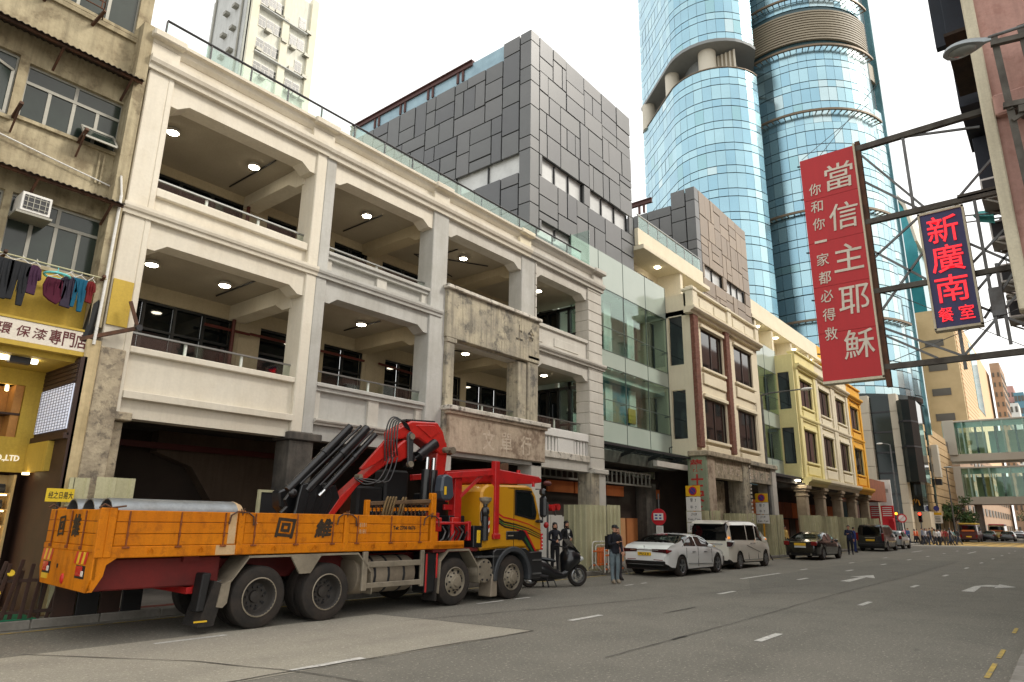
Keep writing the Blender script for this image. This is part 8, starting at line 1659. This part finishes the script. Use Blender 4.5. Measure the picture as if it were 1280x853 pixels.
barrier((20.72, 13.2, 0.14), radians(4), 'white and orange barrier next to the tall green hoarding'); barrier((21.2, 13.0, 0.0), radians(-3), 'white and orange barrier behind the man with the phone'); barrier((23.2, 13.6, .14), radians(80), 'white and orange barrier end showing beside the white saloon')
barrier((35.2, 13.5, .14), radians(20), 'works barrier between the people carrier and the black saloon'); barrier((36.6, 13.5, .14), radians(-10), 'works barrier beside the white sacks'); barrier((50.6, 13.6, .14), radians(10), 'works barrier on the pavement near the person in pink')
for i, (x, y, s, lb) in enumerate(((36.9, 13.7, .42, 'large white sack leaning on the works barrier'), (37.6, 13.6, .38, 'white sack next to the black saloon tail'), (37.2, 13.9, .5, 'tall white sack behind the other sacks'), (51.6, 13.8, .4, 'pale pinkish sack on the pavement by the person in pink'))):
    t = thing('sack', lb, 'sack', (x, y, .14), 0, 'builders sacks on the pavement'); MB().lathe([(0, 0), (s*.8, .02), (s, s*.6), (s*.95, s*1.4), (s*.6, s*2.0), (s*.25, s*2.2), (s*.35, s*2.5), (0, s*2.45)], (0, 0, 0), 'z', 12).build('bag', mt['sack_white'], t, smooth=True, local=True); MB().tube([(s*.26*cos(k*pi/5), s*.26*sin(k*pi/5), s*2.22) for k in range(10)], .015, 5, True).build('tie', mt['rope'], t, local=True)
tp = thing('tripod_sign', 'small dark tripod on the kerb behind the black saloon', 'tripod', (37.4, 12.9, 0)); MB().bar((0, 0, .5), (.25, .1, 0), .05).bar((0, 0, .5), (-.25, .1, 0), .05).bar((0, 0, .5), (0, -.25, 0), .05).build('legs', mt['cone_dark'], tp, local=True)
# bus stop flag
bs_ = thing('bus_stop_sign', 'round red bordered stop sign with a notice sheet below', 'sign', (26.4, 13.5, .14)); MB().cyl((26.4, 13.5, .14), (26.4, 13.5, 3.0), .035, n=10).build('pole', mt['galv'], bs_, smooth=True)
MB().cyl((26.38, 13.5, 2.05), (26.35, 13.5, 2.05), .34, n=28).build('disc', mt['sign_red_d'], bs_); bx(26.325, 13.28, 1.92, 26.348, 13.72, 2.20).build('panel', mt['white_paint'], bs_); bx(26.33, 13.3, 1.36, 26.345, 13.62, 1.70).build('notice', mt['white_paint'], bs_); tx = MB(); q = MB()
for z in (2.12, 2.0): q.box(26.32, 13.36, z-.03, 26.324, 13.46, z+.03); q.box(26.32, 13.54, z-.03, 26.324, 13.66, z+.03)
q.build('symbol', mt['sign_blue_d'], bs_); q = MB()
for k in range(6): q.box(26.326, 13.34, 1.40+k*.045, 26.3295, 13.58, 1.41+k*.045)
q.build('lettering', mt['alu_old'], bs_)
def parking_sign(x, y, label, plates):
    t = thing('parking_sign', label, 'sign', (x, y, .14), 0, 'parking restriction signs'); MB().cyl((x, y, .14), (x, y, 3.5), .05, n=10).build('pole', mt['post_yellow'], t, smooth=True)
    xx = x-.07; bx(xx, y-.35, 3.02, xx+.03, y+.35, 3.5).build('panel', mt['sign_yellow'], t); MB().cyl((xx-.004, y, 3.26), (xx-.012, y, 3.26), .2, n=22).build('symbol', mt['sign_red_d'], t); MB().cyl((xx-.014, y, 3.26), (xx-.02, y, 3.26), .145, n=22).build('symbol', mt['sign_blue_d'], t); MB().bar((xx-.022, y-.12, 3.14), (xx-.022, y+.12, 3.38), .012, .045, up=(1, 0, 0)).build('symbol', mt['sign_red_d'], t)
    z = 2.99; tx = MB()
    for hh, rows_ in plates:
        bx(xx, y-.35, z-hh, xx+.03, y+.35, z).build('panel', mt['white_paint'], t)
        for i, r in enumerate(rows_): put_text(tx, r, (xx-.006, y, z-hh*(i+.5)/len(rows_)), min(.56, .075*len(r)), hh/len(rows_)*.55, (0, -1, 0), (0, 0, 1), .01)
        z -= hh+.04
    tx.build('lettering', mt['plate_ink'], t)
parking_sign(29.9, 13.5, 'yellow topped parking sign with three plates in front of the green pillar', [(.62, ['早  7', '午  7']), (.46, ['上午七時', '8 am - 7 pm']), (.42, ['公共小巴除外'])]); parking_sign(38.9, 13.5, 'yellow topped parking sign with two plates at the right portal pillar', [(.62, ['早  7', '午  7']), (.46, ['上午七時', '8 am - 7 pm'])])
# hydrant pump and red bells by the doors
hy = thing('fire_inlet', 'red fire inlet pipes on a post beside the lorry cab', 'fire inlet', (19.1, 13.7, .14)); MB().tube([(18.9, 13.8, .14), (18.9, 13.8, 2.4), (18.6, 13.8, 2.5)], .035, 8).tube([(19.35, 13.8, 2.0), (19.3, 13.8, 2.25), (18.9, 13.8, 2.28)], .03, 8).build('pipe', mt['galv'], hy, smooth=True)
for x, z in ((19.35, 2.28), (19.05, 2.25)): MB().cyl((x, 13.66, z), (x, 13.84, z), .11, n=14).build('cap', mt['truck_red'], hy, smooth=True)
MB().sphere((18.75, 13.75, 1.68), .09, .09, .1).build('valve', mt['truck_red'], hy, smooth=True); MB().sphere((18.85, 13.78, 3.05), .22, .1, .09).build('bell', mt['red_pipe'], hy, smooth=True)
# red banner shop, traffic lights, no entry sign, direction sign at the junction
bnr = thing('banner_sign', 'tall sign with white top and red panel beside the yellow house', 'sign', (80, 15, .14))
bx(79.9, 14.4, .14, 80.1, 14.6, 6.4).build('post', mt['banner_red'], bnr); bx(79.6, 14.3, 3.9, 79.85, 15.45, 6.5).build('panel', mt['white_paint'], bnr); bx(79.58, 14.3, 1.7, 79.86, 15.45, 3.88).build('panel', mt['banner_red'], bnr); tx = MB(); put_text(tx, '恒豐', (79.59, 14.9, 5.4), .7, .4, (0, -1, 0), (0, 0, 1), .01); tx.build('lettering', mt['alu_old'], bnr); q = MB()
for k in range(5): q.box(79.57, 14.45, 3.65-k*.2, 79.579, 15.3, 3.74-k*.2)
q.build('lettering', mt['white_paint'], bnr)
bs2 = thing('shop_front', 'brown fascia shop between the yellow house and the banner', 'shop', (70, 14.5, .14)); bx(68.6, 14.6, 4.2, 78.5, 18, 6.2).build('fascia', mt['brown_board'], bs2); bx(68.6, 15.4, .14, 78.5, 15.6, 4.19).build('shop_window', mt['office_glass'], bs2); MB().box(70.5, 15.3, .14, 70.6, 15.39, 4.19).box(73, 15.3, .14, 73.1, 15.39, 4.19).build('mullion', mt['steel'], bs2)
rb = thing('red_box', 'red letter pillar and bright lamp at the base of the banner', 'pillar', (78, 14.2, .14)); bx(77.6, 14.0, .14, 78.2, 14.5, 2.3).build('pillar', mt['banner_red'], rb, bev=.03); bx(77.55, 14.05, 2.32, 78.25, 14.45, 2.6).build('pillar_cap', mt['banner_red'], rb, bev=.03)
def signal(x, y, label, amber=False):
    t = thing('traffic_light', label, 'traffic light', (x, y, 0), 0, 'traffic lights at the junction'); MB().cyl((x, y, 0), (x, y, 3.4), .07, n=10).build('pole', mt['galv'], t, smooth=True); bx(x-.12, y-.18, 2.3, x+.12, y+.18, 3.4).build('housing', mt['black'], t, bev=.03)
    for k, m in enumerate(('signal_red', 'dark_glass', 'dark_glass') if not amber else ('signal_amber', 'dark_glass', 'dark_glass')): MB().cyl((x-.13, y, 3.2-k*.34), (x-.16, y, 3.2-k*.34), .14, n=14).build('lamp', mt[m], t); MB().lathe([(.15, -.12), (.16, -.3)], (x, y, 3.2-k*.34), 'x', 12, -.2, pi+.2).build('hood', mt['black'], t)
signal(86, 15.2, 'traffic light showing amber next to the red banner', True); signal(87, 13.1, 'traffic light showing red left of the crowd')
ne = thing('no_entry_sign', 'round red ringed traffic sign on a pole beside the crowd', 'sign', (84, 14.35, .14)); MB().cyl((84, 14.35, 0), (84, 14.35, 2.9), .05, n=8).build('pole', mt['white_paint'], ne); MB().cyl((83.93, 14.35, 2.7), (83.9, 14.35, 2.7), .46, n=24).build('disc', mt['sign_red_d'], ne); MB().cyl((83.89, 14.35, 2.7), (83.88, 14.35, 2.7), .33, n=24).build('disc', mt['white_paint'], ne); MB().bar((83.87, 14.6, 2.45), (83.87, 14.1, 2.95), .02, .09, up=(1, 0, 0)).build('slash', mt['sign_red_d'], ne)
ds = thing('direction_sign', 'white rectangular sign with yellow head above the crowd', 'sign', (101, 13.3, 0)); MB().cyl((101, 13.3, 0), (101, 13.3, 4.1), .06, n=8).build('pole', mt['galv'], ds); bx(100.8, 12.8, 2.3, 100.9, 13.75, 3.6).build('panel', mt['white_paint'], ds); bx(100.78, 12.8, 3.3, 100.8, 13.75, 3.6).build('panel_head', mt['sign_yellow'], ds); MB().cyl((100.9, 13.3, 4.1), (100.86, 13.3, 4.1), .32, n=18).build('disc', mt['sign_blue_d'], ds); q = MB()
for k in range(4): q.box(100.775, 13.0, 2.5+k*.18, 100.795, 13.55, 2.56+k*.18)
q.build('lettering', mt['plate_ink'], ds)
mp_ = thing('lamp_post', 'thin grey post rising beside the stone podium', 'post', (106, 12.2, 0)); MB().tube([(106, 12.2, 0), (106, 12.2, 9.5)], [.12, .06], 8).build('pole', mt['galv'], mp_, smooth=True); MB().sphere((106, 12.0, 9.5), .3, .5, .12).build('lamp_head', mt['lamp_grey'], mp_, smooth=True)
# trees near the podium
D('bark', (74, 62, 50), .95, (50, 42, 34), 6, .8, bump=.5); D('leaf_a', (52, 78, 36), .7, (38, 60, 26), 2, .6, fine=0); D('leaf_b', (70, 96, 46), .7, (52, 76, 34), 2, .6, fine=0)
def tree(loc, h, r, label, seed, n_=900):
    t = thing('street_tree', label, 'tree', loc, 0, 'trees beyond the junction'); q = random.Random(seed); tk = MB().tube([(0, 0, 0), (.1, .05, h*.3), (.0, .1, h*.55)], [.2, .14, .08], 8); cl = []
    for k in range(7):
        a = q.uniform(0, 2*pi); b_ = Vector((cos(a)*r*q.uniform(.3, .8), sin(a)*r*q.uniform(.3, .8), h*q.uniform(.5, .92))); tk.tube([(.03, .08, h*.4), (b_.x*.5, b_.y*.5, (h*.45+b_.z)/2), tuple(b_)], [.09, .05, .02], 6); cl.append((b_, r*q.uniform(.35, .6)))
    tk.build('trunk', mt['bark'], t, local=True, smooth=True)
    for m in ('leaf_a', 'leaf_b'):
        lf = MB()
        for _ in range(n_//2):
            c, rr_ = q.choice(cl); d = Vector((q.gauss(0, 1), q.gauss(0, 1), q.gauss(0, .8))); d = d.normalized()*rr_*q.uniform(.3, 1.05); p = c+d; s = q.uniform(.12, .24); u = Vector((q.gauss(0, 1), q.gauss(0, 1), q.gauss(0, 1))).normalized(); v = u.cross(Vector((q.gauss(0, 1), q.gauss(0, 1), q.gauss(0, 1)))).normalized()
            lf.add([p-u*s, p+v*s*.5, p+u*s, p-v*s*.5], [(0, 1, 2, 3)])
        lf.build('crown', mt[m], t, local=True)
tree((112, 12.9, .0), 6.2, 2.3, 'leafy street tree in front of the stone podium', 1); tree((114.5, 11.9, .0), 4.6, 1.9, 'lower dark tree beside the maroon minibus', 2); tree((180, 6.5, 0), 6, 3, 'distant tree at the end of the street', 3, 500); tree((185, 3.5, 0), 6.5, 3.2, 'distant tree at the right edge under the footbridge', 4, 500)
